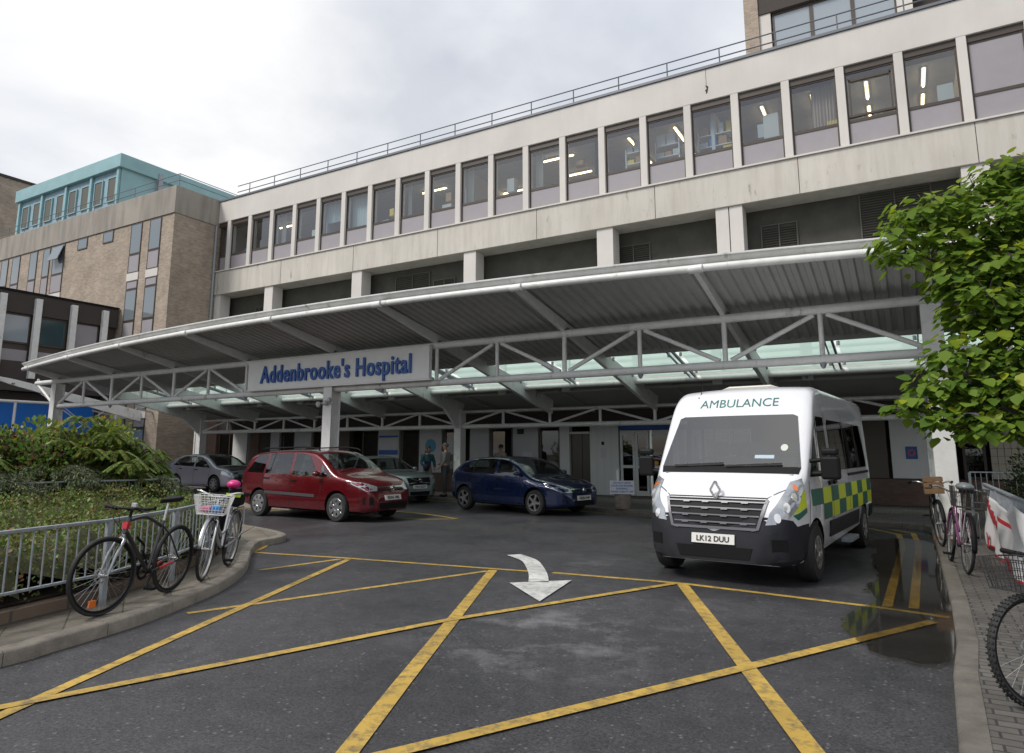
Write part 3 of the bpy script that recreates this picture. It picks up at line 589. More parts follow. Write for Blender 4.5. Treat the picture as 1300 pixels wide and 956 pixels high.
# ------------------------------------------------------------------ ground floor of the main block
off = B.location
GF = bpart('ground_floor_wall', lambda m: (m.box(-32.2, -11.0, YF, YF + .3, 0, .78), m.box(-1.4, 14, YF, YF + .3, 0, .86)), M['brickred'], B)
bpart('fascia_panel', lambda m: m.box(-32.2, 14, YF, YF + .3, 2.62, 3.6), M['darkclad'], B)
bpart('lobby_back_wall', lambda m: (m.box(-32, 14, 26.2, 26.3, .1, 3.4),), mat('lobby_wall', (.10, .085, .07), .7, noise=.5, nscale=1.2), B)
bpart('lobby_floor', lambda m: m.box(-32, 14, YF + .32, 26.19, .08, .13), mat('lobby_floor', (.12, .10, .08), .3), B)
bpart('lobby_ceiling', lambda m: m.box(-32, 14, YF + .32, 26.19, 2.9, 2.95), M['soffit'], B)
def gpanel(name, x0, x1, z0, z1, m_, y=YF - .03, t=.28): return bpart(name, lambda m: m.box(x0, x1, y, y + t, z0, z1), m_, B, bevel=.006)
def gwin(x0, x1, z0, z1, mull=0):
    w = bpart('window', lambda m: (m.box(x0, x1, YF + .05, YF + .12, z0, z0 + .07), m.box(x0, x1, YF + .05, YF + .12, z1 - .07, z1), m.box(x0, x0 + .07, YF + .051, YF + .119, z0 + .07, z1 - .07), m.box(x1 - .07, x1, YF + .051, YF + .119, z0 + .07, z1 - .07), [m.box(x - .03, x + .03, YF + .052, YF + .118, z0 + .07, z1 - .07) for x in ([x0 + (x1 - x0) * .72] if mull else [])]), M['brown'], B)
    bpart('pane', lambda m: m.add([(x0 + .06, YF + .08, z0 + .06), (x1 - .06, YF + .08, z0 + .06), (x1 - .06, YF + .08, z1 - .06), (x0 + .06, YF + .08, z1 - .06)], [(0, 1, 2, 3)]), M['glassdark'], w)
bpart('brick_pier', lambda m: m.box(-32.2, -31.1, YF - .05, YF + .28, 0, 3.2), M['brickred'], B); bpart('brick_pier', lambda m: m.box(-28.5, -27.85, YF - .05, YF + .28, .79, 2.615), M['brickred'], B)
gwin(-31.0, -29.85, .8, 2.6, 1); gpanel('wall_panel', -29.8, -28.75, .8, 2.6, M['panelw'])
gpanel('wall_panel', -27.8, -27.1, .8, 2.6, M['darkclad']); gpanel('wall_panel', -27.05, -26.45, .8, 2.6, M['panel']); gwin(-26.4, -25.5, .8, 2.6)
gpanel('wall_panel', -25.4, -24.3, .8, 2.6, M['panel']); gwin(-24.25, -23.2, .8, 2.6); gpanel('wall_panel', -23.1, -21.9, .8, 2.6, mat('brown_panel', (.10, .085, .07), .7))
gwin(-21.2, -20.25, .8, 2.6); gpanel('wall_panel', -20.2, -19.05, .8, 2.6, M['panel']); gwin(-18.95, -18.0, .8, 2.6); gpanel('wall_panel', -17.95, -16.8, .8, 2.6, M['panel'])
gwin(-16.7, -15.85, .8, 2.6); gpanel('wall_panel', -15.4, -14.5, .8, 2.6, M['panel']); gwin(-14.45, -13.45, .8, 2.6); gpanel('wall_panel', -13.4, -12.3, .8, 2.6, M['panel'])
gwin(-12.25, -11.4, .8, 2.6); gpanel('wall_panel', -11.38, -10.98, .12, 2.6, M['panelw'])
# double service door, plain white wall, glazed entrance
gpanel('door_frame', -10.97, -10.18, 2.3, 2.38, M['panelw'])
bpart('door', lambda m: (m.box(-10.95, -10.52, YF + .1, YF + .14, .13, 2.3), m.box(-10.5, -10.2, YF + .1, YF + .14, .13, 2.3)), mat('bronze_door', (.05, .04, .03), .3), B)
gpanel('wall_panel', -10.15, -9.05, .12, 2.6, M['panelw']); bpart('panel_rib', lambda m: [m.box(x, x + .012, YF - 0.014, YF - .0305, .13, 2.59) for x in (-9.88, -9.6, -9.33)], M['panel'], B)
gpanel('header_band', -9.0, -2.6, 2.42, 2.6, M['blue'])
def edoor(x0, x1, st=.09):
    d = bpart('glazed_door', lambda m: (m.box(x0, x0 + st, YF + .02, YF + .1, .13, 2.4), m.box(x1 - st, x1, YF + .02, YF + .1, .13, 2.4), m.box(x0 + st, x1 - st, YF + .021, YF + .099, 2.22, 2.4), m.box(x0 + st, x1 - st, YF + .021, YF + .099, .13, .3), m.box(x0 + st, x1 - st, YF + .021, YF + .099, 1.08, 1.18)), M['panelw'], B)
    bpart('pane', lambda m: m.box(x0 + st, x1 - st, YF + .05, YF + .06, .3, 2.22), M['glassdark'], d)
for x0, x1 in ((-9.0, -8.45), (-8.44, -7.95), (-7.93, -7.0), (-6.98, -6.1), (-6.0, -5.1), (-5.08, -4.1), (-4.08, -3.4), (-3.38, -2.6)): edoor(x0, x1)
gpanel('wall_panel', -2.55, -1.45, .12, 2.6, M['panel']); gpanel('wall_panel', -1.38, -.62, .88, 2.6, mat('brown_panel', (.10, .085, .07), .7)); gpanel('wall_panel', -.52, .62, .88, 2.6, M['panelw'])
gwin(1.25, 1.8, .88, 2.6)
def tiles(m):
    for i in range(5):
        for j in range(8): m.box(1.9 + i * .16, 2.05 + i * .16, YF - .03, YF + .1, .9 + j * .21, 1.1 + j * .21)
bpart('tiled_panel', tiles, mat('cream_tile', (.42, .38, .30), .5), B); gpanel('wall_panel', 2.75, 14, .88, 2.6, M['panel'])
off = None
# ------------------------------------------------------------------ entrance canopy
YT = 14.8; YR = 21.5; PX = 1.9; XC = -14.68
CN = empty('entrance_canopy', (XC, YT, 0), label='long white tubular steel canopy with corrugated roof over the entrance lane', cat='canopy')
off = CN.location
def cp(name, fn, mats, parent=CN, **k):
    m = MB(off); fn(m); return m.build(name, mats, parent, **k)
def yfront(x): return 12.42 + .0042 * (x + 12.5) ** 2
def zroof(y): return 5.12 - .205 * (y - 12.6)          # centre line of the rafters
CX0, CX1 = -30.45, 2.3
def corrsheet(m):
    n = int((CX1 - CX0) / .03); vs = []; fs = []; T = (-1, -.7, -.4, .4, .7, 1, .7, -.7)
    prof = [-.03, -.03, .03, .03, .03, .03, -.03, -.03]
    for i in range(n + 1):
        x = CX0 + (CX1 - CX0) * i / n; dz = prof[i % 8]
        y0 = yfront(x) + .07; y1 = 17.3
        for j in range(4):
            y = y0 + (y1 - y0) * j / 3; vs.append((x, y, zroof(y) + .145 + dz))
    for i in range(n):
        for j in range(3): a = i * 4 + j; fs.append((a, a + 1, a + 5, a + 4))
    m.add(vs, fs)
rf = cp('corrugated_roof', corrsheet, M['corr'])
sl = rf.modifiers.new('s', 'SOLIDIFY'); sl.thickness = .012; sl.offset = 1
arcx = [CX0 + (CX1 - CX0) * i / 60 for i in range(61)]
def sweep(prof, m, yoff=0., dz=0.):
    """profile (dy,z) swept along the bowed front edge"""
    k = len(prof); vs = []; fs = []
    for x in arcx:
        yf = yfront(x); z0 = zroof(yf)
        for dy, z in prof: vs.append((x, yf + dy, z0 + z))
    for i in range(len(arcx) - 1):
        for j in range(k): j2 = (j + 1) % k; fs.append((i * k + j, i * k + j2, (i + 1) * k + j2, (i + 1) * k + j))
    fs.append(tuple(range(k))); fs.append(tuple((len(arcx) - 1) * k + j for j in range(k)))
    m.add(vs, fs)
cp('fascia_gutter', lambda m: sweep([(-.03, .215), (-.09, .24), (-.12, .22), (-.11, .19), (-.02, .12), (.02, .09), (.30, .09), (.30, .105), (.05, .11), (.02, .14), (-.02, .195)], m), M['white'], smooth=30)
cp('sheet_trim', lambda m: m.box(CX0, CX1, 17.24, 17.36, zroof(17.3) + .05, zroof(17.3) + .24), M['soffit'], rf)
cp('fascia_rib', lambda m: sweep([(-.125, .225), (-.145, .225), (-.145, .25), (-.125, .25)], m), M['white'])
cp('front_tube', lambda m: m.path([(x, yfront(x) - .06, zroof(yfront(x)) + .02) for x in arcx], .075, 12), M['white'], smooth=50)
NODES = [XC + PX * (2 * i) for i in range(-8, 10)]
NODES = [x for x in NODES if x < 1.0]
for x in NODES:
    yf = yfront(x)
    ra = cp('rafter', lambda m: (m.beam((x, yf - .1, zroof(yf) - .0), (x, YT, zroof(YT) - .02), .10, .16, h2=.26), m.beam((x, YT + .001, zroof(YT) - .02), (x, YR - 1.2, zroof(YR - 1.2) - .04), .10, .26, h2=.52, w2=.13), m.beam((x, YR - 1.199, zroof(YR - 1.2) - .04), (x, YR + .15, zroof(YR) - .06), .13, .52, w2=.13, h2=.55)), M['white'], bevel=.012)
    cp('end_cap', lambda m: m.tube((x - .13, yf - .1, zroof(yf)), (x + .13, yf - .1, zroof(yf)), .085, 12), M['white'], ra, smooth=40)
    cp('bolt_plate', lambda m: (m.box(x - .14, x + .14, YT - .06, YT + .06, 4.565, 4.585), [m.tube((x + sx * .1, YT + sy * .04, 4.56), (x + sx * .1, YT + sy * .04, 4.60 + .02), .012, 6) for sx in (-1, 0, 1) for sy in (-1, 1)], m.box(x - .03, x + .03, YT - .03, YT + .03, 4.586, 4.62)), M['rust'], ra)
ZU, ZL = 4.48, 3.47
TR = cp('upper_chord', lambda m: m.tube((-30.4, YT, ZU), (CX1 - .6, YT, ZU), .095, 14), M['white'], smooth=50)
cp('lower_chord', lambda m: m.tube((-29.8, YT, ZL), (CX1 - .6, YT, ZL), .09, 14), M['white'], smooth=50)
for i in range(-8, 9):
    x = XC + PX * i
    if i not in (-8, 0, 8): cp('truss_strut', lambda m: m.tube((x, YT, ZL + .08), (x, YT, ZU - .08), .055 if i % 2 == 0 else .05, 10), M['white'], smooth=50)
    if i < 8:
        a, b = (i, i + 1)
        zz = (ZL, ZU) if i % 2 == 0 else (ZU, ZL)
        cp('truss_diagonal', lambda m: m.tube((XC + PX * a + .12, YT, zz[0] + (.1 if zz[0] == ZL else -.1)), (XC + PX * b - .12, YT, zz[1] + (.1 if zz[1] == ZL else -.1)), .05, 10), M['white'], smooth=50)
cp('truss_diagonal', lambda m: m.tube((-31.5, YT, ZU - .05), (-30.0, YT, ZL), .06, 10), M['white'], smooth=50)
cp('chord_stub', lambda m: (m.tube((-31.6, YT, ZU), (-30.4, YT, ZU), .095, 12), m.tube((-31.5, YT, ZU), (-31.5, YT, zroof(YT)), .05, 8)), M['white'], smooth=50)
for x in (XC - 8 * PX, XC, XC + 8 * PX):
    c = cp('column', lambda m: (m.box(x - .07, x + .07, YT - .165, YT + .165, .1, ZL + .9), m.box(x - .17, x + .17, YT - .19, YT - .166, .1, ZL + .9), m.box(x - .17, x + .17, YT + .166, YT + .19, .1, ZL + .9)), M['white'], bevel=.01)
    cp('base_plate', lambda m: m.box(x - .3, x + .3, YT - .28, YT + .28, .105, .135), M['rust'], c)
# spotlight cluster on the middle column
cp('column_bracket', lambda m: (m.tube((XC - .3, YT - .22, 3.05), (XC + .3, YT - .22, 3.05), .02, 6), m.ell((XC - .28, YT - .26, 3.02), (.07, .07, .09)), m.ell((XC + .02, YT - .28, 3.05), (.08, .08, .08)), m.ell((XC + .16, YT - .27, 3.14), (.06, .06, .08))), M['whited'], smooth=50)
# rear truss and rear columns
cp('rear_lower_chord', lambda m: m.tube((XC - 8 * PX, YR, 2.58), (CX1 - .3, YR, 2.58), .08, 12), M['white'], smooth=50)
cp('rear_upper_chord', lambda m: m.tube((XC - 8 * PX, YR, 3.13), (CX1 - .3, YR, 3.13), .05, 10), M['white'], smooth=50)
for i in range(-8, 9):
    x = XC + PX * i
    if i not in (-8, 0, 8): cp('rear_strut', lambda m: m.tube((x, YR, 2.62), (x, YR, 3.1), .055, 8), M['white'], smooth=50)
    if i < 8:
        zz = (2.63, 3.1) if i % 2 == 0 else (3.1, 2.63)
        cp('rear_diagonal', lambda m: m.tube((x + .1, YR, zz[0]), (x + PX - .1, YR, zz[1]), .04, 8), M['white'], smooth=50)
for x in (XC - 8 * PX, XC, XC + 8 * PX):
    cp('rear_column', lambda m: (m.box(x - .15, x + .15, YR - .18, YR + .18, .1, 3.2), m.prism([(0, 2.5), (0, 3.3), (-1.1, 3.4)], lambda u, v, d: (x + d, YR - .2 + u, v), -.06, .06)), M['white'], bevel=.01)
cp('down_pipe', lambda m: m.tube((XC - 8 * PX - .32, YR - .1, .1), (XC - 8 * PX - .32, YR - .1, 2.9), .06, 8), M['white'], smooth=40)
# glazed strip and solid rear deck
GY0, GY1 = 17.3, 19.6
cp('gutter_tube', lambda m: m.tube((-29.9, GY1, zroof(GY1) + .05), (CX1, GY1, zroof(GY1) + .05), .085, 10), M['white'], smooth=50)
cp('glazing_sill', lambda m: m.box(-29.9, CX1, GY1 + .09, GY1 + .2, zroof(GY1) + .0, zroof(GY1) + .2), M['whited'])
for i in range(17):
    x0 = XC + PX * (i - 8) + .06; x1 = x0 + PX - .12
    cp('glass_panel', lambda m: m.add([(x0, GY0 - .1, zroof(GY0) + .22), (x1, GY0 - .1, zroof(GY0) + .22), (x1, GY1, zroof(GY1) + .18), (x0, GY1, zroof(GY1) + .18)], [(0, 1, 2, 3)]), M['roofglass'])
    cp('glazing_bar', lambda m: (m.beam((x1 + .03, GY0, zroof(GY0) + .1), (x1 + .03, GY1, zroof(GY1) + .1), .05, .07), m.beam((x1 - .13, GY0, zroof(GY0) + .1), (x1 - .13, GY1, zroof(GY1) + .1), .03, .05), [m.tube((x1 - .03 + s * .16, y, zroof(y) + .1), (x1 - .03 + s * .16, y, zroof(y) + .2), .04, 8) for s in (-1, 1) for y in (GY0 + .5, GY1 - .3)]), M['galv'])
# rooflight tubes and deck above the glass that show through it
cp('rear_deck', lambda m: m.prism([(GY1 + .2, zroof(GY1) + .12), (23.25, zroof(23.25) + .22), (23.25, zroof(23.25) + .34), (GY1 + .2, zroof(GY1) + .24)], lambda u, v, d: (d, u, v), -30.2, 14), M['soffit'])
for x in [XC + PX * 2 * i + .95 for i in range(-8, 9)]:
    cp('deck_purlin', lambda m: m.beam((x, GY1 + .25, zroof(GY1) + .06), (x, 23.2, zroof(23.2) + .16), .06, .08), M['soffit'])
for y in (20.4, 22.4):
    cp('deck_purlin', lambda m: m.beam((-30, y, zroof(y) + .1), (14, y, zroof(y) + .1), .06, .08, up=(0, 0, 1)), M['soffit'])
cp('end_wall', lambda m: m.prism([(yfront(2.3) + .3, zroof(yfront(2.3)) + .1), (17.3, zroof(17.3) + .1), (17.3, 3.3), (15.2, 3.3), (15.2, 4.0)], lambda u, v, d: (d, u, v), 2.32, 2.38), M['corr'])
# upstand glazing rails along the wall above the canopy, seen through the glass
cp('upstand', lambda m: ([m.tube((-30, 19.4, 4.25 + .42 * k), (CX1, 19.4, 4.25 + .42 * k), .12, 10) for k in range(0)]), M['white']) if False else None
for k_ in range(3):
    cp('smoke_vent_tube', lambda m: m.tube((-30, 20.6 + k_ * .9, 4.05 + .35 * k_), (CX1 + 6, 20.6 + k_ * .9, 4.05 + .35 * k_), .22, 12), mat('pale_green_white', (.62, .70, .66), .5), smooth=50)
for i in range(14):
    x = -29.4 + 2.45 * i
    cp('service_post', lambda m: m.box(x, x + .28, 20.25, 20.35, 3.6, 5.6), mat('pale_green_white', (.62, .70, .66), .5))
# tiny wall-washer lamps under the lower chord
for i in (-6, -2, 1, 5, 7):
    x = XC + PX * i; cp('lamp_head', lambda m: m.lathe([(0, .0), (.07, .0), (.05, -.06), (.03, -.10), (0, -.11)], 12, (x, YT, ZL - .08)), M['galv'], smooth=40)

# sign board with raised lettering
SB = empty('sign_board', (-14.2, YT - .2, 3.98), label='long white board with raised blue lettering hung on the canopy truss', cat='sign')
off = SB.location
SX0, SX1 = -18.1, -10.95
m = MB(off); m.box(SX0, SX1, YT - .26, YT - .12, ZL + .10, ZU - .02); m.build('board', M['signw'], SB, bevel=.012)
m = MB(off); m.box(SX0 - .03, SX1 + .03, YT - .265, YT - .11, ZU - .018, ZU + .012); m.box(SX0 - .03, SX1 + .03, YT - .265, YT - .11, ZL + .065, ZL + .098); m.build('edge_trim', M['signw'], SB)
tm = text_mesh("Addenbrooke's Hospital", 1.0, extrude=.0, bold=.02, spacing=1.10)
xs_ = [v.co.x for v in tm.vertices]; wd = max(xs_) - min(xs_); cxm = (max(xs_) + min(xs_)) / 2; bpy.data.meshes.remove(tm)
k = 5.95 / wd
mb = text_mb("Addenbrooke's Hospital", 1.0, lambda u, v, d: (-14.5 + (u - cxm) * k, YT - .29 - d * .5, 3.99 + v * k * 1.35), off, extrude=.05, bold=.02, spacing=1.10)
mb.build('lettering', M['blue'], SB)
off = None

# ------------------------------------------------------------------ railings round the bed
def railing(name, pts, label, post_every=2, h=.95, base=.12, rail_low=.30, gap=.115, balz=None, zoff=0):
    P = [Vector((x, y, 0)) for x, y in pts]; e = empty(name, (P[0].x, P[0].y, base), label=label, cat='railing'); o = e.location
    for a, b in zip(P[:-1], P[1:]):
        d = (b - a).normalized()
        m = MB(o); m.beam(a + Vector((0, 0, h)), b + Vector((0, 0, h)), .055, .03); m.build('top_rail', M['galv'], e, bevel=.005)
        m = MB(o); m.beam(a + Vector((0, 0, rail_low + base)), b + Vector((0, 0, rail_low + base)), .04, .02); m.build('bottom_rail', M['galv'], e)
        L = (b - a).length; n = int(L / gap)
        for i in range(1, n):
            p = a + d * (L * i / n); m = MB(o); m.tube(p + Vector((0, 0, rail_low + base)), p + Vector((0, 0, h - .01)), .0085, 6); m.build('baluster', M['galv'], e)
    for p in P:
        m = MB(o); m.beam(p + Vector((0, 0, base - .02)), p + Vector((0, 0, h - .012)), .055, .055, up=(0, 1, 0)); m.build('post', M['galv'], e, bevel=.004)
    return e
railing('bed_railing', [(-6.55, 1.1), (-6.82, 2.6), (-7.23, 4.21), (-7.84, 5.37), (-8.55, 6.37), (-9.3, 7.3)], 'galvanised bar railing nearest the kerb that the dark bicycle leans on')
railing('bed_railing', [(-14.9, 4.2), (-13.9, 6.6), (-13.3, 9.1)], 'galvanised bar railing farther back, half swallowed by the shrubs', h=1.09)
BWL = [(-6.62, -1), (-6.62, 1), (-6.86, 2.6), (-7.28, 4.24), (-7.92, 5.44), (-8.63, 6.45), (-9.4, 7.4), (-10.4, 8.3), (-12, 8.9), (-20, 9.6), (-38, 9.8), (-38, -1)]
bw_ = tag(sheet([(x - .06, y) for x, y in BWL], .24, .10).build('planting_bed_edge', M['stonew']), 'low brown brick edging wall round the shrub bed', 'wall')
structure('bed_soil', sheet([(x - .2, y - .02) for x, y in BWL], .26), M['soil'])

railing('pavement_railing', [(1.05, 6.9), (1.05, 8.4), (1.05, 10.4), (1.05, 12.6), (1.05, 14.6)], 'galvanised bar railing at right that carries the red and white banner', h=1.10)
railing('entrance_railing', [(1.2, 20.6), (2.6, 20.6), (4.4, 20.6)], 'small grey railing in front of the dark window at far right', h=1.15)
# banner: creased cloth
def banner():
    m = MB((1.0, 11.6, .1)); r = random.Random(5); ny, nz = 46, 16; vs = []
    for i in range(ny + 1):
        for j in range(nz + 1):
            t = i / ny; s = j / nz; y = 13.9 - 4.9 * t
            top = .98 + .03 * math.sin(t * 17) - .05 * math.sin(t * PI); z = .10 + .06 * math.sin(t * 9) + (top - .1) * s
            x = .985 - .035 * math.sin(t * 26 + s * 3) * (1 - .5 * s) - .03 * math.sin(t * 9 + s * 7)
            vs.append((x, y, z))
    fs = []; mi = []
    for i in range(ny):
        for j in range(nz):
            fs.append((i * (nz + 1) + j, i * (nz + 1) + j + 1, (i + 1) * (nz + 1) + j + 1, (i + 1) * (nz + 1) + j))
            t = (i + .5) / ny; s = (j + .5) / nz
            red = (.16 < t < .62 and abs(s - (1.05 - 1.15 * (t - .1) / .52 * .9)) < .10 + .22 * (t - .16)) or (.02 < t < .60 and abs(s - .86 + .16 * t) < .02) or (s < .04)
            mi.append(1 if red else 0)
    m.add(vs, fs); m.m = mi
    o = m.build('banner', [mat('banner_white', (.52, .52, .53), .6), mat('banner_red', (.42, .02, .03), .6)], smooth=60)
    sm = o.modifiers.new('s', 'SOLIDIFY'); sm.thickness = .004
    return tag(o, 'creased white plastic banner with a red swoosh tied to the right railing', 'banner')
bn = banner()
mbt = text_mb('n', .42, lambda u, v, d: (.93 - d, 13.35 - u, .32 + v), (0, 0, 0), extrude=.004, bold=.01); t_ = mbt.build('red_lettering', MATS['banner_red']); t_.parent = bn; t_.location = (0, 0, 0); 
for v in t_.data.vertices: v.co -= Vector((1.0, 11.6, .1)) * 0
bn.location = (1.0, 11.6, .1); t_.location = (-1.0, -11.6, -.1)

# ------------------------------------------------------------------ bollard signs
def bollard(x, y, label, px=0.):
    e = empty('concrete_bollard', (x, y, .115), label=label, cat='bollard', group='concrete blocks with notice plates by the entrance kerb')
    m = MB(); m.lathe([(0, 0), (.21, 0), (.235, .05), (.225, .10), (.235, .12), (.235, .48), (.22, .50), (0, .50)], 28); m.build('concrete_block', mat('bollard_concrete', (.22, .19, .16), .85, noise=.3, nscale=9), e, smooth=40)
    m = MB(); m.tube((px, .05, .5), (px, .05, 1.05), .045, 12); m.build('post', M['panelw'], e, smooth=40)
    m = MB(); m.box(-.33, .33, -.27, -.245, .40, .76); pl = m.build('notice_plate', mat('notice_white', (.55, .56, .60), .5), e, bevel=.004)
    for i, t in enumerate(('DO NOT LEAVE', 'YOUR CAR ENGINE', 'RUNNING', 'PLEASE TURN IT OFF')):
        text_mb(t, .066, lambda u, v, d: (u, -.274 - d, .70 - .078 * i + v), extrude=.002, bold=.001).build('lettering', M['blue'], pl)
    e.rotation_euler = (0, 0, R_(18)); return e
bollard(-6.95, 18.1, 'concrete block with white notice between the blue hatchback and the ambulance', -.12)
bollard(-13.15, 19.75, 'concrete block with white notice partly behind the tail of the blue hatchback', .1)
wp = MB(); wp.tube((0, 0, 0), (0, 0, 2.2), .035, 10); wo = wp.build('slim_post', M['panelw'], smooth=40); wo.location = (-7.0, 20.8, .115); tag(wo, 'slim pale post standing before the glazed entrance doors', 'post')

# wall notices
def plate(name, x, z, w, h, m_, label, cat, y=YF - .035):
    m = MB((x, y, z)); m.box(x - w / 2, x + w / 2, y - .012, y, z - h / 2, z + h / 2); o = m.build(name, m_, bevel=.003); o.location = (x, y, z); return tag(o, label, cat)
ns = plate('notice_board', -19.62, 1.95, 1.06, .9, M['panel'], 'grey notice board edged with blue strips on the wall left of the two people', 'sign')
for z0, z1 in ((2.26, 2.34), (1.52, 1.72)):
    m = MB(ns.location); m.box(-20.15, -19.09, YF - .052, YF - .0475, z0, z1); m.build('blue_strip', M['blue'], ns)
rs = MB((-17.35, YF - .04, 1.9)); rs.lathe([(0, 0), (.27, 0), (.27, .015), (0, .015)], 32, (-17.35, YF - .05, 1.9), 'y'); ro = rs.build('round_sign', mat('cyan_sign', (.02, .22, .38), .4)); ro.location = (-17.35, YF - .04, 1.9); tag(ro, 'round blue sign on the wall behind the woman', 'sign')
plate('wall_notice', -12.75, 1.5, .42, .3, mat('notice_white', (.55, .56, .60), .5), 'small pale notice on the wall panel above the blue hatchback', 'notice')
plate('wall_notice', -9.62, 1.6, .22, .34, mat('notice_white', (.55, .56, .60), .5), 'small paper notice on the plain white entrance wall', 'notice')
plate('wall_lamp', -9.64, 1.95, .1, .12, M['black'], 'small dark box fixed above the paper notice on the white wall', 'wall box')
plate('wall_vent', -13.05, 2.42, .3, .2, M['darkclad'], 'little dark vent high on the panel above the blue hatchback', 'vent')
bp_ = plate('blue_poster', -.0, 1.62, .30, .36, mat('poster_blue', (.01, .10, .30), .4), 'blue poster with a red and white ring on the white panel at right', 'poster')
m = MB(bp_.location); m.lathe([(.06, 0), (.10, 0), (.10, .004), (.06, .004)], 24, (0, YF - .0515, 1.62), 'y'); m.build('ring', mat('poster_red', (.5, .06, .06), .4), bp_)
for i, (x, c_) in enumerate(((-8.05, (.5, .5, .5)), (-7.72, (.7, .3, .02)), (-8.3, (.35, .45, .5)))):
    plate('door_notice', x, 1.33, .2, .26, mat('dn%d' % i, c_, .5), ('white sheet taped inside the entrance glazing', 'orange warning sheet on the entrance door', 'bluish sheet at the left edge of the entrance glazing')[i], 'notice', y=YF + .04)
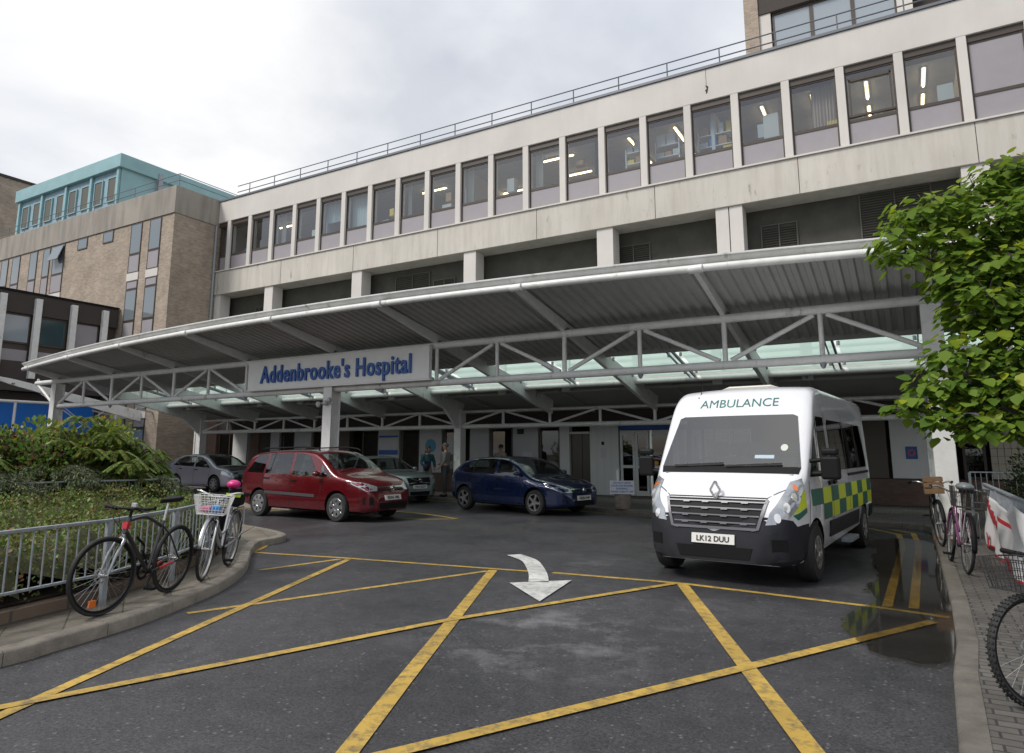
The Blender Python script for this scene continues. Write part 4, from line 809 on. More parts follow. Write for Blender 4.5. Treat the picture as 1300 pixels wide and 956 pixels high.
# ------------------------------------------------------------------ vehicles
def interp(tab, x):
    if x <= tab[0][0]: return tab[0][1]
    for (a, b), (c, d) in zip(tab[:-1], tab[1:]):
        if x <= c: return b + (d - b) * (x - a) / (c - a)
    return tab[-1][1]
def smooth_tab(tab, r=.06, n=160):
    x0, x1 = tab[0][0], tab[-1][0]; out = []
    for i in range(n + 1):
        x = x0 + (x1 - x0) * i / n; rr = min(r, x - x0, x1 - x); s = 0
        for k in range(-4, 5): s += interp(tab, x + rr * k / 4)
        out.append((x, s / 9))
    return out
class Car:
    def __init__(s, name, loc, rz, top, wid, zb, belt, tum, axles, rw, paint, label, cat, scale=1.06, rr=.13, crown=.05, sm=.07, group=None):
        s.root = empty(name, loc, rz, label, cat, group, scale); s.top = smooth_tab(top, sm); s.wid = wid; s.zb = zb; s.belt = belt; s.tum = tum; s.axles = axles; s.rw = rw; s.paint = paint; s.rr = rr; s.crown = crown
        s.x0, s.x1 = top[0][0], top[-1][0]; s.zmax = max(z for _, z in top); s.body()
    def hw(s, x, z):
        w = interp(s.wid, x); b = interp(s.belt, x)
        if z <= b:
            t = (z - s.zb0) / (b - s.zb0); return w * (.955 + .045 * math.sin(min(1, max(0, t) * 1.15 + .12) * PI * .5)) - .012 * max(0, (t - .75)) * 4
        return w - .012 - s.tum * ((z - b) / (s.zmax - b)) ** 1.15
    def body(s):
        s.zb0 = min(z for _, z in s.zb)
        xs = []; n = 90
        for i in range(n + 1):
            u = i / n; t = .5 - .5 * math.cos(PI * u); t = .45 * t + .55 * u; xs.append(s.x0 + (s.x1 - s.x0) * t)
        rings = []
        for x in xs:
            zt = interp(s.top, x); zb = interp(s.zb, x); rr = min(s.rr, (zt - zb) * .4); zs = zt - rr; half = []
            half.append((s.hw(x, zb) * .90, zb)); half.append((s.hw(x, zb + .03) * .985, zb + .04))
            for i in range(1, 12): z = zb + .04 + (zs - zb - .04) * i / 11; half.append((s.hw(x, z), z))
            ws = s.hw(x, zs)
            for i in range(1, 6): a = PI / 2 * i / 6; half.append((ws - rr * 1.3 * (1 - math.cos(a)), zs + (rr - s.crown * .6) * math.sin(a)))
            yt, zq = half[-1]
            for i in range(1, 6): y = yt * (1 - i / 5); half.append((y, zt - (zt - zq) * (y / yt) ** 2))
            rings.append([Vector((x, y, z)) for y, z in half] + [Vector((x, -y, z)) for y, z in reversed(half[:-1])])
        k = len(rings[0]); m = MB()
        vs = [v for r in rings for v in r]; fs = []
        for i in range(len(rings) - 1):
            for j in range(k): j2 = (j + 1) % k; fs.append((i * k + j, i * k + j2, (i + 1) * k + j2, (i + 1) * k + j))
        fs.append(tuple(range(k))); fs.append(tuple((len(rings) - 1) * k + j for j in range(k)))
        m.add(vs, fs); me = m.mesh(); me.materials.append(s.paint)
        o = bpy.data.objects.new('tmp', me); COL.objects.link(o)
        bmt = bmesh.new(); bmt.from_mesh(me); s.bvh = BVHTree.FromBMesh(bmt); bmt.free()
        cuts = []
        for ax in s.axles:
            for sy in (-1, 1):
                c = MB(); c.lathe([(0, sy * .62 if sy > 0 else -.62), (s.rw + .055, sy * .62), (s.rw + .055, sy * 1.4), (0, sy * 1.4)], 36, (ax, 0, s.rw + .01), 'y'); cm = c.mesh(); cm.materials.append(M['black'])
                co = bpy.data.objects.new('cut', cm); COL.objects.link(co); cuts.append(co)
                b = o.modifiers.new('b', 'BOOLEAN'); b.object = co; b.operation = 'DIFFERENCE'; b.solver = 'EXACT'; b.material_mode = 'TRANSFER'
        bpy.context.view_layer.update(); me2 = bpy.data.meshes.new_from_object(o.evaluated_get(bpy.context.evaluated_depsgraph_get()))
        for co in cuts: bpy.data.objects.remove(co)
        bpy.data.objects.remove(o)
        me2.polygons.foreach_set('use_smooth', [True] * len(me2.polygons)); me2.set_sharp_from_angle(angle=R_(38))
        s.me2 = me2; s.holes = []
        s.bodyo = bpy.data.objects.new('body', me2); COL.objects.link(s.bodyo); s.bodyo.parent = s.root
    def patch(s, name, pts, d, m_, off=.004, parent=None, res=.09, rim=True, smooth=50, mirror=False):
        """polygon given as rough 3D points is projected along d onto the body skin"""
        for sgn in ((1, -1) if mirror else (1,)):
            P = [Vector((p[0], p[1] * sgn, p[2])) for p in pts]; D = Vector((d[0], d[1] * sgn, d[2])).normalized()
            u = D.cross(Vector((0, 0, 1))); u = Vector((0, 1, 0)) if u.length < .01 else u.normalized(); v = u.cross(D).normalized()
            if abs(D.z) > .99: u, v = Vector((1, 0, 0)), Vector((0, 1, 0))
            q = [(p.dot(u), p.dot(v)) for p in P]
            if m_ is GL or m_.name == 'screen_glass': s.holes.append((q, u, v, D))
            bm = bmesh.new(); bm.faces.new([bm.verts.new((a, b, 0)) for a, b in q])
            for ax in (0, 1):
                lo = min(t[ax] for t in q); hi = max(t[ax] for t in q); n = max(1, int((hi - lo) / res))
                for i in range(1, n):
                    c = lo + (hi - lo) * i / n; co = Vector((c, 0, 0)) if ax == 0 else Vector((0, c, 0)); no = Vector((1, 0, 0)) if ax == 0 else Vector((0, 1, 0))
                    bmesh.ops.bisect_plane(bm, geom=bm.verts[:] + bm.edges[:] + bm.faces[:], plane_co=co, plane_no=no)
            bmesh.ops.triangulate(bm, faces=bm.faces)
            nor = {}
            for vt in bm.verts:
                o = u * vt.co.x + v * vt.co.y + D * 6; h = s.bvh.ray_cast(o, -D)
                if h[0] is None: h = s.bvh.find_nearest(u * vt.co.x + v * vt.co.y + D * 1.0)
                nn = h[1] if h[1].dot(D) > 0 else -h[1]; nn = (nn * .3 + D * .7).normalized(); vt.co = h[0] + nn * off; nor[vt] = nn
            if rim:
                be = [e for e in bm.edges if e.is_boundary]; r = bmesh.ops.extrude_edge_only(bm, edges=be); nv = [g for g in r['geom'] if isinstance(g, bmesh.types.BMVert)]
                for vt in nv:
                    for e in vt.link_edges:
                        ov = e.other_vert(vt)
                        if ov in nor: vt.co = ov.co - nor[ov] * (off + .012); break
            bmesh.ops.recalc_face_normals(bm, faces=bm.faces)
            me = bpy.data.meshes.new(name); bm.to_mesh(me); bm.free(); finish(name, me, m_, parent or s.root, smooth)
    def line(s, name, pts, d, m_, w=.01, off=.003, **k):
        for a, b in zip(pts[:-1], pts[1:]):
            pass
        P = [Vector(p) for p in pts]; D = Vector(d).normalized(); L = []; Rr = []
        for i, p in enumerate(P):
            t = (P[min(i + 1, len(P) - 1)] - P[max(0, i - 1)]); t -= D * t.dot(D); t.normalize(); n = D.cross(t).normalized(); L.append(p + n * w / 2); Rr.append(p - n * w / 2)
        s.patch(name, L + Rr[::-1], d, m_, off=off, rim=False, **k)
    def text(s, txt, size, o, u, v, d, m_, off=.006, name='lettering', bold=.0, parent=None, sx=1.):
        me = text_mesh(txt, size, bold=bold); o, u, v, D = Vector(o), Vector(u).normalized(), Vector(v).normalized(), Vector(d).normalized()
        for vt in me.vertices:
            p = o + u * vt.co.x * sx + v * vt.co.y; h = s.bvh.ray_cast(p + D * 3, -D); hp = h[0] if h[0] is not None else p
            vt.co = hp + D * off
        finish(name, me, m_, parent or s.root)
    def cabin(s, seats, dash, zs, wheel_side=1, bench=()):
        """cut the window openings out of the skin, line it, and furnish the cabin"""
        bm = bmesh.new(); bm.from_mesh(s.me2)
        for q, u, v, D in s.holes:
            lo = [min(t[i] for t in q) - .1 for i in (0, 1)]; hi = [max(t[i] for t in q) + .1 for i in (0, 1)]
            def near(): return [f for f in bm.faces if f.normal.dot(D) > .1 and f.material_index == 0 and f.calc_center_median().dot(D) > -.05 and lo[0] < f.calc_center_median().dot(u) < hi[0] and lo[1] < f.calc_center_median().dot(v) < hi[1]]
            for a, b in zip(q, q[1:] + q[:1]):
                A = u * a[0] + v * a[1]; T = u * (b[0] - a[0]) + v * (b[1] - a[1]); no = T.cross(D).normalized(); fs = near(); gs = set(fs)
                for f in fs: gs.update(f.edges); gs.update(f.verts)
                bmesh.ops.bisect_plane(bm, geom=list(gs), plane_co=A, plane_no=no)
            dead = []
            for f in near():
                c = f.calc_center_median(); x, y = c.dot(u), c.dot(v); ins = False
                for (x1, y1), (x2, y2) in zip(q, q[1:] + q[:1]):
                    if (y1 > y) != (y2 > y) and x < (x2 - x1) * (y - y1) / (y2 - y1) + x1: ins = not ins
                if ins: dead.append(f)
            bmesh.ops.delete(bm, geom=dead, context='FACES')
        bm.normal_update(); bm.to_mesh(s.me2)
        bmesh.ops.delete(bm, geom=[f for f in bm.faces if f.material_index == 1 or f.calc_center_median().z < s.zb0 + .12], context='FACES')
        for vt in bm.verts: vt.co -= vt.normal * .014
        li = bpy.data.meshes.new('cabin_lining'); bm.to_mesh(li); bm.free(); li.materials.clear(); li.polygons.foreach_set('material_index', [0] * len(li.polygons)); finish('cabin_lining', li, TRIM, s.root, 60)
        s.me2.polygons.foreach_set('use_smooth', [True] * len(s.me2.polygons)); s.me2.set_sharp_from_angle(angle=R_(38))
        for x, y in seats:
            m = MB(); m.box(x - .22, x + .25, y - .23, y + .23, zs - .12, zs); m.beam((x - .2, y, zs), (x - .36, y, zs + .52), .44, .12, up=(1, 0, .3)); m.beam((x - .37, y, zs + .56), (x - .41, y, zs + .74), .24, .09, up=(1, 0, .3)); m.build('seat', SEAT, s.root, bevel=.03)
        for x, w in bench:
            m = MB(); m.box(x - .22, x + .25, -w, w, zs - .12, zs); m.beam((x - .2, 0, zs), (x - .36, 0, zs + .5), 2 * w, .12, up=(1, 0, .3)); m.build('rear_bench', SEAT, s.root, bevel=.03)
        x0, x1, w, z = dash; m = MB(); m.prism([(x0, z - .30), (x1, z - .30), (x1, z - .02), (x0 + .12, z), (x0, z - .08)], lambda a, b, d: (a, d, b), -w, w); m.build('dashboard', M['black'], s.root, bevel=.02)
        m = MB(); m.path([(x0 - .12 + .05 * math.sin(a), wheel_side * w * .5 + .18 * math.cos(a), z + .0 + .17 * math.sin(a)) for a in [2 * PI * i / 24 for i in range(24)]], .013, 6, closed=True); m.tube((x0 - .12, wheel_side * w * .5, z), (x0 + .1, wheel_side * w * .5, z - .1), .03, 8); m.build('steering_wheel', M['black'], s.root, smooth=60)
    def wheels(s, ty, spokes=5, rimm='alum', w=.2, rim_r=.68, style='spoke'):
        r = s.rw; protos = []
        m = MB(); rr = r * rim_r
        m.lathe([(rr, -w / 2), (r * .93, -w / 2), (r * .985, -w * .38), (r, -w * .22), (r, w * .22), (r * .985, w * .38), (r * .93, w / 2), (rr, w / 2), (rr * .97, w * .4), (rr * .97, -w * .4), (rr, -w / 2)], 40, axis='y')
        t = m.build('wheel', M['rubber'], smooth=35)
        m = MB(); y = -w / 2
        m.lathe([(rr * .99, y + .012), (rr * .99, y - .004), (rr * .90, y - .002), (rr * .88, y + .03)], 40, axis='y')
        m.lathe([(0, y - .0), (.055, y + .0), (.07, y + .02), (.07, y + .05)], 20, axis='y')
        if style == 'cover': m.lathe([(rr * .9, y + .012), (rr * .5, y + .002), (.06, y + .006)], 40, axis='y')
        for k in range(spokes):
            a = 2 * PI * k / spokes; p = Vector((math.cos(a), 0, math.sin(a)))
            if style == 'cover': m.beam(p * .07 + Vector((0, y - .004, 0)), p * rr * .93 + Vector((0, y - .002, 0)), .055, .02, up=(0, 1, 0), w2=.11)
            else: m.beam(p * .05 + Vector((0, y + .008, 0)), p * rr * .92 + Vector((0, y + .008, 0)), .07, .03, up=(0, 1, 0), w2=.05)
        ri = m.build('rim', M[rimm], t, smooth=30)
        m = MB(); m.lathe([(0, y + .06), (rr * .9, y + .06), (rr * .9, y + .07), (0, y + .07)], 30, axis='y')
        dk = m.build('brake_disc', M['black'], t)
        if style == 'cover':
            m = MB()
            for k in range(spokes):
                a = 2 * PI * (k + .5) / spokes; p = Vector((math.cos(a), 0, math.sin(a))) * rr * .66 + Vector((0, y - .003, 0)); m.lathe([(0, 0), (.03, 0)], 12, p, 'y')
            m.build('cover_hole', M['black'], t)
        first = True
        for ax in s.axles:
            for sy in (-1, 1):
                c = t if first else copy_tree(t); first = False
                c.parent = s.root; yy = sy * (ty - w / 2); c.location = (ax, yy, r); c.rotation_euler = (0, R_(rnd.uniform(0, 70)), PI if sy > 0 else 0)
        return
    def mirror_part(s, x, z, y, m_, w=.2, h=.13):
        for sy in (-1, 1):
            m = MB(); m.ell((x - .02, sy * (y + .12), z + .04), (.07, w / 2, h / 2), 14, 8); m.tube((x + .02, sy * (y - .06), z - .03), (x, sy * (y + .06), z + .0), .025, 8); o = m.build('door_mirror', m_, s.root, smooth=60)
            m = MB(); m.ell((x - .085, sy * (y + .12), z + .04), (.006, w / 2 * .8, h / 2 * .8), 12, 6); m.build('mirror_glass', M['chrome'], o, smooth=60)

def carpaint(name, col, metal=.4, rough=.28): return mat(name, col, rough, metal=metal, coat=1.0, noise=.04, nscale=2)
GL = mat_glass('car_glass', (.58, .66, .64), base=.075, boost=1.3)
TRIM = mat('dark_trim', (.05, .05, .055), .8); SEAT = mat('seat_fabric', (.09, .09, .10), .9)
LAMP = mat('lamp_lens', (.42, .44, .47), .12, metal=.5, noise=.3, nscale=5, coat=1.0); AMB = mat('amber_lens', (.6, .16, .02), .2, coat=1); REDL = mat('red_lens', (.3, .01, .01), .2, coat=1)
GAP = mat('panel_gap', (.01, .01, .01), .8); PLATE = mat('plate_white', (.66, .66, .62), .4); PLY = mat('plate_text', (.02, .02, .02), .5)
def common(c, plate, px, pz, pw=.52, poff=.02):
    c.patch('number_plate', [(px, -pw / 2, pz - .056), (px, pw / 2, pz - .056), (px, pw / 2, pz + .056), (px, -pw / 2, pz + .056)], (1, 0, 0), PLATE, off=poff)
    c.text(plate, .088, (px, 0, pz - .002), (0, 1, 0), (0, 0, 1), (1, 0, 0), PLY, off=poff + .006, bold=.002, sx=1.0)
def door_lines(c, xs, z0, zt, y=1):
    for sy in (1, -1):
        for x, dx in xs: c.line('shut_line', [(x, 0, z0), (x, 0, .6), (x + dx, 0, zt)], (0, sy, 0), GAP, w=.012)
def handle(c, x, z):
    for sy in (1, -1): c.patch('door_handle', [(x - .09, 0, z - .012), (x + .09, 0, z - .016), (x + .09, 0, z + .016), (x - .09, 0, z + .02)], (0, sy, 0), c.paint if False else M['black'], off=.022, res=.05)

def mpv():
    P = carpaint('dark_red_paint', (.125, .005, .010), .35, .25)
    c = Car('red_mpv', (-13.35, 13.36, 0), R_(-2.5), [(-2.235, .62), (-2.22, .95), (-2.12, 1.15), (-1.92, 1.47), (-1.75, 1.55), (-1.0, 1.615), (0, 1.62), (.42, 1.575), (.72, 1.44), (1.12, 1.15), (1.28, 1.07), (1.75, .98), (2.0, .88), (2.12, .78), (2.20, .64), (2.235, .50)],
            [(-2.235, .66), (-2.15, .80), (-1.9, .87), (-1.2, .9), (1.1, .9), (1.6, .87), (1.95, .79), (2.12, .68), (2.235, .48)], [(-2.235, .36), (-2.0, .27), (-1.7, .22), (1.7, .2), (2.0, .2), (2.235, .26)], [(-2.2, 1.02), (2.2, .86)], .19, (-1.38, 1.32), .315, P,
            'dark red people carrier parked facing right, nearest of the parked cars', 'car')
    for sy in (1, -1):
        for pts in ([(-1.93, 0, 1.06), (-1.27, 0, 1.04), (-1.22, 0, 1.50), (-1.62, 0, 1.47)], [(-1.19, 0, 1.04), (-.32, 0, 1.02), (-.30, 0, 1.53), (-1.14, 0, 1.51)], [(-.22, 0, 1.02), (.70, 0, .99), (.30, 0, 1.45), (.12, 0, 1.50), (-.22, 0, 1.52)], [(.80, 0, .99), (1.13, 0, 1.0), (.72, 0, 1.27)]):
            c.patch('window', pts, (0, sy, 0), GL, off=.003, rim=False)
        c.line('window_divider', [(-1.02, 0, 1.04), (-.96, 0, 1.52)], (0, sy, 0), GAP, w=.03, off=.006)
        c.patch('rubbing_strip', [(-1.15, 0, .56), (.62, 0, .52), (.62, 0, .585), (-1.15, 0, .625)], (0, sy, 0), mat('strip_grey', (.06, .06, .065), .6), off=.014)
        c.patch('tail_lamp', [(-2.2, 0, .86), (-2.05, 0, .84), (-1.93, 0, 1.06), (-1.86, 0, 1.3), (-1.93, 0, 1.32), (-2.1, 0, 1.1)], (-.6, sy, 0), REDL, off=.006)
        m = MB(); m.path([(-1.6, sy * .66, 1.6), (-1.5, sy * .66, 1.64), (0, sy * .67, 1.67), (.4, sy * .66, 1.63), (.5, sy * .66, 1.58)], .016, 8); m.build('roof_rail', M['black'], c.root, smooth=50)
    door_lines(c, [(-1.24, .0), (-.27, .0), (.78, .12)], .3, 1.0)
    handle(c, -1.1, .92); handle(c, -.12, .89)
    c.patch('windscreen', [(1.0, -.74, 1.135), (1.0, .74, 1.135), (.6, .62, 1.545), (.6, -.62, 1.545)], (1, 0, .3), GL, off=.004, rim=False)
    c.patch('rear_window', [(-2, -.64, 1.12), (-2, .64, 1.12), (-2, .56, 1.5), (-2, -.56, 1.5)], (-1, 0, .2), GL, off=.004, rim=False)
    c.patch('headlight', [(2.15, .45, .68), (2.1, .72, .68), (1.75, .86, .84), (1.72, .86, .90), (1.98, .66, .86), (2.15, .42, .78)], (1, .8, .15), LAMP, off=.008, mirror=True)
    c.patch('grille', [(2.2, -.42, .68), (2.2, .42, .68), (2.2, .44, .80), (2.2, -.44, .80)], (1, 0, .1), M['black'], off=.004)
    c.patch('grille_bar', [(2.2, -.42, .755), (2.2, .42, .755), (2.2, .43, .79), (2.2, -.43, .79)], (1, 0, .1), M['chrome'], off=.012)
    c.patch('lower_intake', [(2.2, -.42, .28), (2.2, .42, .28), (2.2, .46, .42), (2.2, -.46, .42)], (1, 0, 0), M['black'], off=.004)
    c.patch('side_intake', [(2.1, .52, .38), (2.0, .84, .40), (2.0, .84, .55), (2.1, .50, .55)], (1, .55, 0), M['black'], off=.004, mirror=True)
    m = MB(); m.lathe([(.045, 0), (.068, -.008), (.068, -.02), (.045, -.02)], 24, (2.225, 0, .735), 'x'); m.beam((2.24, -.05, .75), (2.24, .05, .72), .02, .02); m.build('badge', M['chrome'], c.root, smooth=50)
    common(c, 'BD06 VML', 2.2, .53); c.mirror_part(.78, 1.02, .86, P); c.wheels(.885, 7, 'alum', style='cover', w=.2)
    for sy in (-1, 1): c.line('wiper', [(1.2, sy * .55 - .1, 1.12), (1.05, sy * .2 + .1, 1.18)], (1, 0, .5), GAP, w=.02, off=.015)
    c.line('bonnet_line', [(1.25, .78, 0), (1.8, .66, 0), (2.05, .45, 0)], (0, 0, 1), GAP, w=.01); c.line('bonnet_line', [(1.25, -.78, 0), (1.8, -.66, 0), (2.05, -.45, 0)], (0, 0, 1), GAP, w=.01)
    c.cabin([(.15, .38), (.15, -.38)], (.72, 1.15, .66, 1.0), .62, -1, [(-.75, .6)])
    return c
mpv()

def hatch(name, loc, rz, paint, label, plate, L=2.12, H=1.45, roof_dark=False, style='spoke', spokes=5, variant=0, bonnet=None):
    k = H / 1.45
    top = [(-L, .60), (-L + .02, .90), (-L + .10, 1.0), (-L + .28, 1.14), (-1.50, 1.35 * k), (-1.15, 1.42 * k), (-.4, 1.45 * k), (.1, 1.42 * k), (.5, 1.28 * k), (.98, .99), (1.15, .93), (1.6, .86), (L - .18, .74), (L - .08, .66), (L - .02, .56), (L, .46)]
    if variant == 1: top = [(-L, .60), (-L + .02, .90), (-L + .12, 1.02), (-L + .45, 1.2), (-1.2, 1.36), (-.7, 1.42), (-.1, 1.43), (.3, 1.35), (.95, 1.03), (1.1, .97), (1.6, .93), (L - .2, .86), (L - .09, .78), (L - .02, .66), (L, .46)]
    if variant == 2: top = [(-L, .60), (-L + .02, .92), (-L + .1, 1.05), (-L + .35, 1.30), (-1.2, 1.44), (-.5, 1.49), (.1, 1.46), (.5, 1.33), (1.0, 1.05), (1.15, .99), (1.6, .92), (L - .18, .80), (L - .08, .70), (L - .02, .58), (L, .46)]
    c = Car(name, loc, rz, top, [(-L, .62), (-L + .1, .77), (-L + .35, .845), (-1.1, .87), (1.0, .87), (L - .5, .84), (L - .22, .76), (L - .1, .66), (L, .44)], [(-L, .36), (-L + .25, .24), (-1.7, .2), (L - .4, .18), (L, .24)], [(-L, 1.0), (L, .82)], .20, (-L + .72, L - .90), .31, paint, label, 'car')
    RWz = 1.37 * k
    for sy in (1, -1):
        c.patch('window', [(-1.52, 0, 1.02), (-.22, 0, .97), (-.22, 0, RWz), (-.9, 0, RWz + .0), (-1.25, 0, RWz - .1)], (0, sy, 0), GL, off=.003, rim=False)
        c.patch('window', [(-.12, 0, .965), (.80, 0, .93), (.42, 0, 1.2), (.18, 0, RWz - .05), (-.12, 0, RWz)], (0, sy, 0), GL, off=.003, rim=False)
        c.line('window_divider', [(-1.05, 0, 1.0), (-1.0, 0, RWz)], (0, sy, 0), GAP, w=.035, off=.006)
        c.patch('tail_lamp', [(-L + .03, 0, .80), (-L + .35, 0, .82), (-L + .42, 0, 1.05), (-L + .2, 0, 1.1)], (-.7, sy, 0), REDL, off=.006)
        c.patch('sill_trim', [(-L + 1.1, 0, .20), (L - 1.3, 0, .19), (L - 1.3, 0, .27), (-L + 1.1, 0, .28)], (0, sy, 0), M['black'], off=.006, rim=False)
    door_lines(c, [(-1.2, -.05), (-.17, .0), (.78, .1)], .28, .97); handle(c, -1.0, .88); handle(c, -.02, .85)
    c.patch('windscreen', [(1.0, -.70, 1.0), (1.0, .70, 1.0), (.4, .58, 1.385 * k), (.4, -.58, 1.385 * k)], (1, 0, .4), GL, off=.004, rim=False)
    c.patch('rear_window', [(-1.8, -.6, 1.1), (-1.8, .6, 1.1), (-1.6, .52, 1.36), (-1.6, -.52, 1.36)], (-1, 0, .5), GL, off=.004, rim=False)
    if variant == 1:
        c.patch('headlight', [(L - .1, .46, .58), (L - .2, .70, .52), (L - .55, .84, .64), (L - .62, .84, .82), (L - .3, .66, .84), (L - .1, .48, .78)], (1, .8, .2), LAMP, off=.008, mirror=True)
        c.patch('grille', [(L, -.40, .54), (L, .40, .54), (L, .44, .78), (L, -.44, .78)], (1, 0, .1), M['black'], off=.006)
        c.line('grille_slash', [(L, -.3, .76), (L, .3, .56)], (1, 0, .1), M['chrome'], w=.02, off=.012)
        m = MB(); m.lathe([(.045, 0), (.065, -.008), (.065, -.02), (.045, -.02)], 20, (L + .02, 0, .68), 'x'); m.build('badge', M['chrome'], c.root, smooth=50)
        common(c, plate, L, .50)
    else:
        c.patch('headlight', [(L - .05, .40, .56), (L - .15, .66, .56), (L - .52, .84, .70), (L - .58, .84, .79), (L - .3, .68, .76), (L - .1, .42, .66)], (1, .8, .2), LAMP, off=.008, mirror=True)
        c.patch('grille', [(L, -.36, .54), (L, .36, .54), (L, .38, .66), (L, -.38, .66)], (1, 0, .1), M['black'], off=.004)
        c.patch('grille_bar', [(L, -.40, .635), (L, .40, .635), (L, .40, .665), (L, -.40, .665)], (1, 0, .1), M['chrome'], off=.012)
        m = MB(); m.lathe([(.04, 0), (.06, -.008), (.06, -.02), (.04, -.02)], 20, (L + .02, 0, .615), 'x'); m.beam((L + .03, -.04, .625), (L + .03, .04, .605), .015, .015); m.build('badge', M['chrome'], c.root, smooth=50)
        common(c, plate, L, .43)
    c.patch('lower_intake', [(L, -.42, .25), (L, .42, .25), (L, .45, .36), (L, -.45, .36)], (1, 0, 0), M['black'], off=.004)
    c.patch('fog_lamp', [(L - .05, .55, .30), (L - .05, .70, .30), (L - .05, .70, .40), (L - .05, .55, .40)], (1, .5, 0), M['black'], off=.004, mirror=True)
    if bonnet: c.patch('dark_bonnet', [(1.15, -.72, 0), (1.15, .72, 0), (L - .12, .55, 0), (L - .05, 0, 0), (L - .12, -.55, 0)], (0, 0, 1), bonnet, off=.003, rim=False); c.patch('dark_roof', [(-1.4, -.5, 0), (-1.4, .5, 0), (.35, .52, 0), (.35, -.52, 0)], (0, 0, 1), bonnet, off=.003, rim=False); c.patch('dark_nose', [(L, -.6, .35), (L, .6, .35), (L, .55, .62), (L, -.55, .62)], (1, 0, 0), bonnet, off=.003, rim=False)
    c.mirror_part(.72, .97, .80, bonnet or paint, w=.18, h=.12); c.wheels(.86, spokes, 'alum', style=style); c.cabin([(.1, .36), (.1, -.36)], (.62, 1.02, .62, .93), .48, -1, [(-.8, .58)])
    return c
hatch('blue_hatchback', (-9.72, 17.42, 0), R_(-14.5), carpaint('navy_paint', (.005, .017, .070), .4, .25), 'dark blue five door hatchback parked in front of the white wall panels', 'AE56 HNP', spokes=5)
hatch('silver_hatchback', (-16.1, 18.62, 0), R_(-14), carpaint('silver_paint', (.42, .47, .48), .7, .3), 'silver green hatchback with a wide grille, mostly hidden behind the red people carrier', 'EY13 KDV', variant=1, L=2.18)
hatch('grey_hatchback', (-26.35, 19.75, 0), R_(0), carpaint('lilac_grey_paint', (.42, .41, .47), .5, .3), 'lilac grey hatchback with dark bonnet and roof seen beyond the planted bed', 'LM09 FXE', variant=2, bonnet=mat('dark_green_grey', (.03, .035, .035), .2, coat=1.), L=2.0, spokes=7)

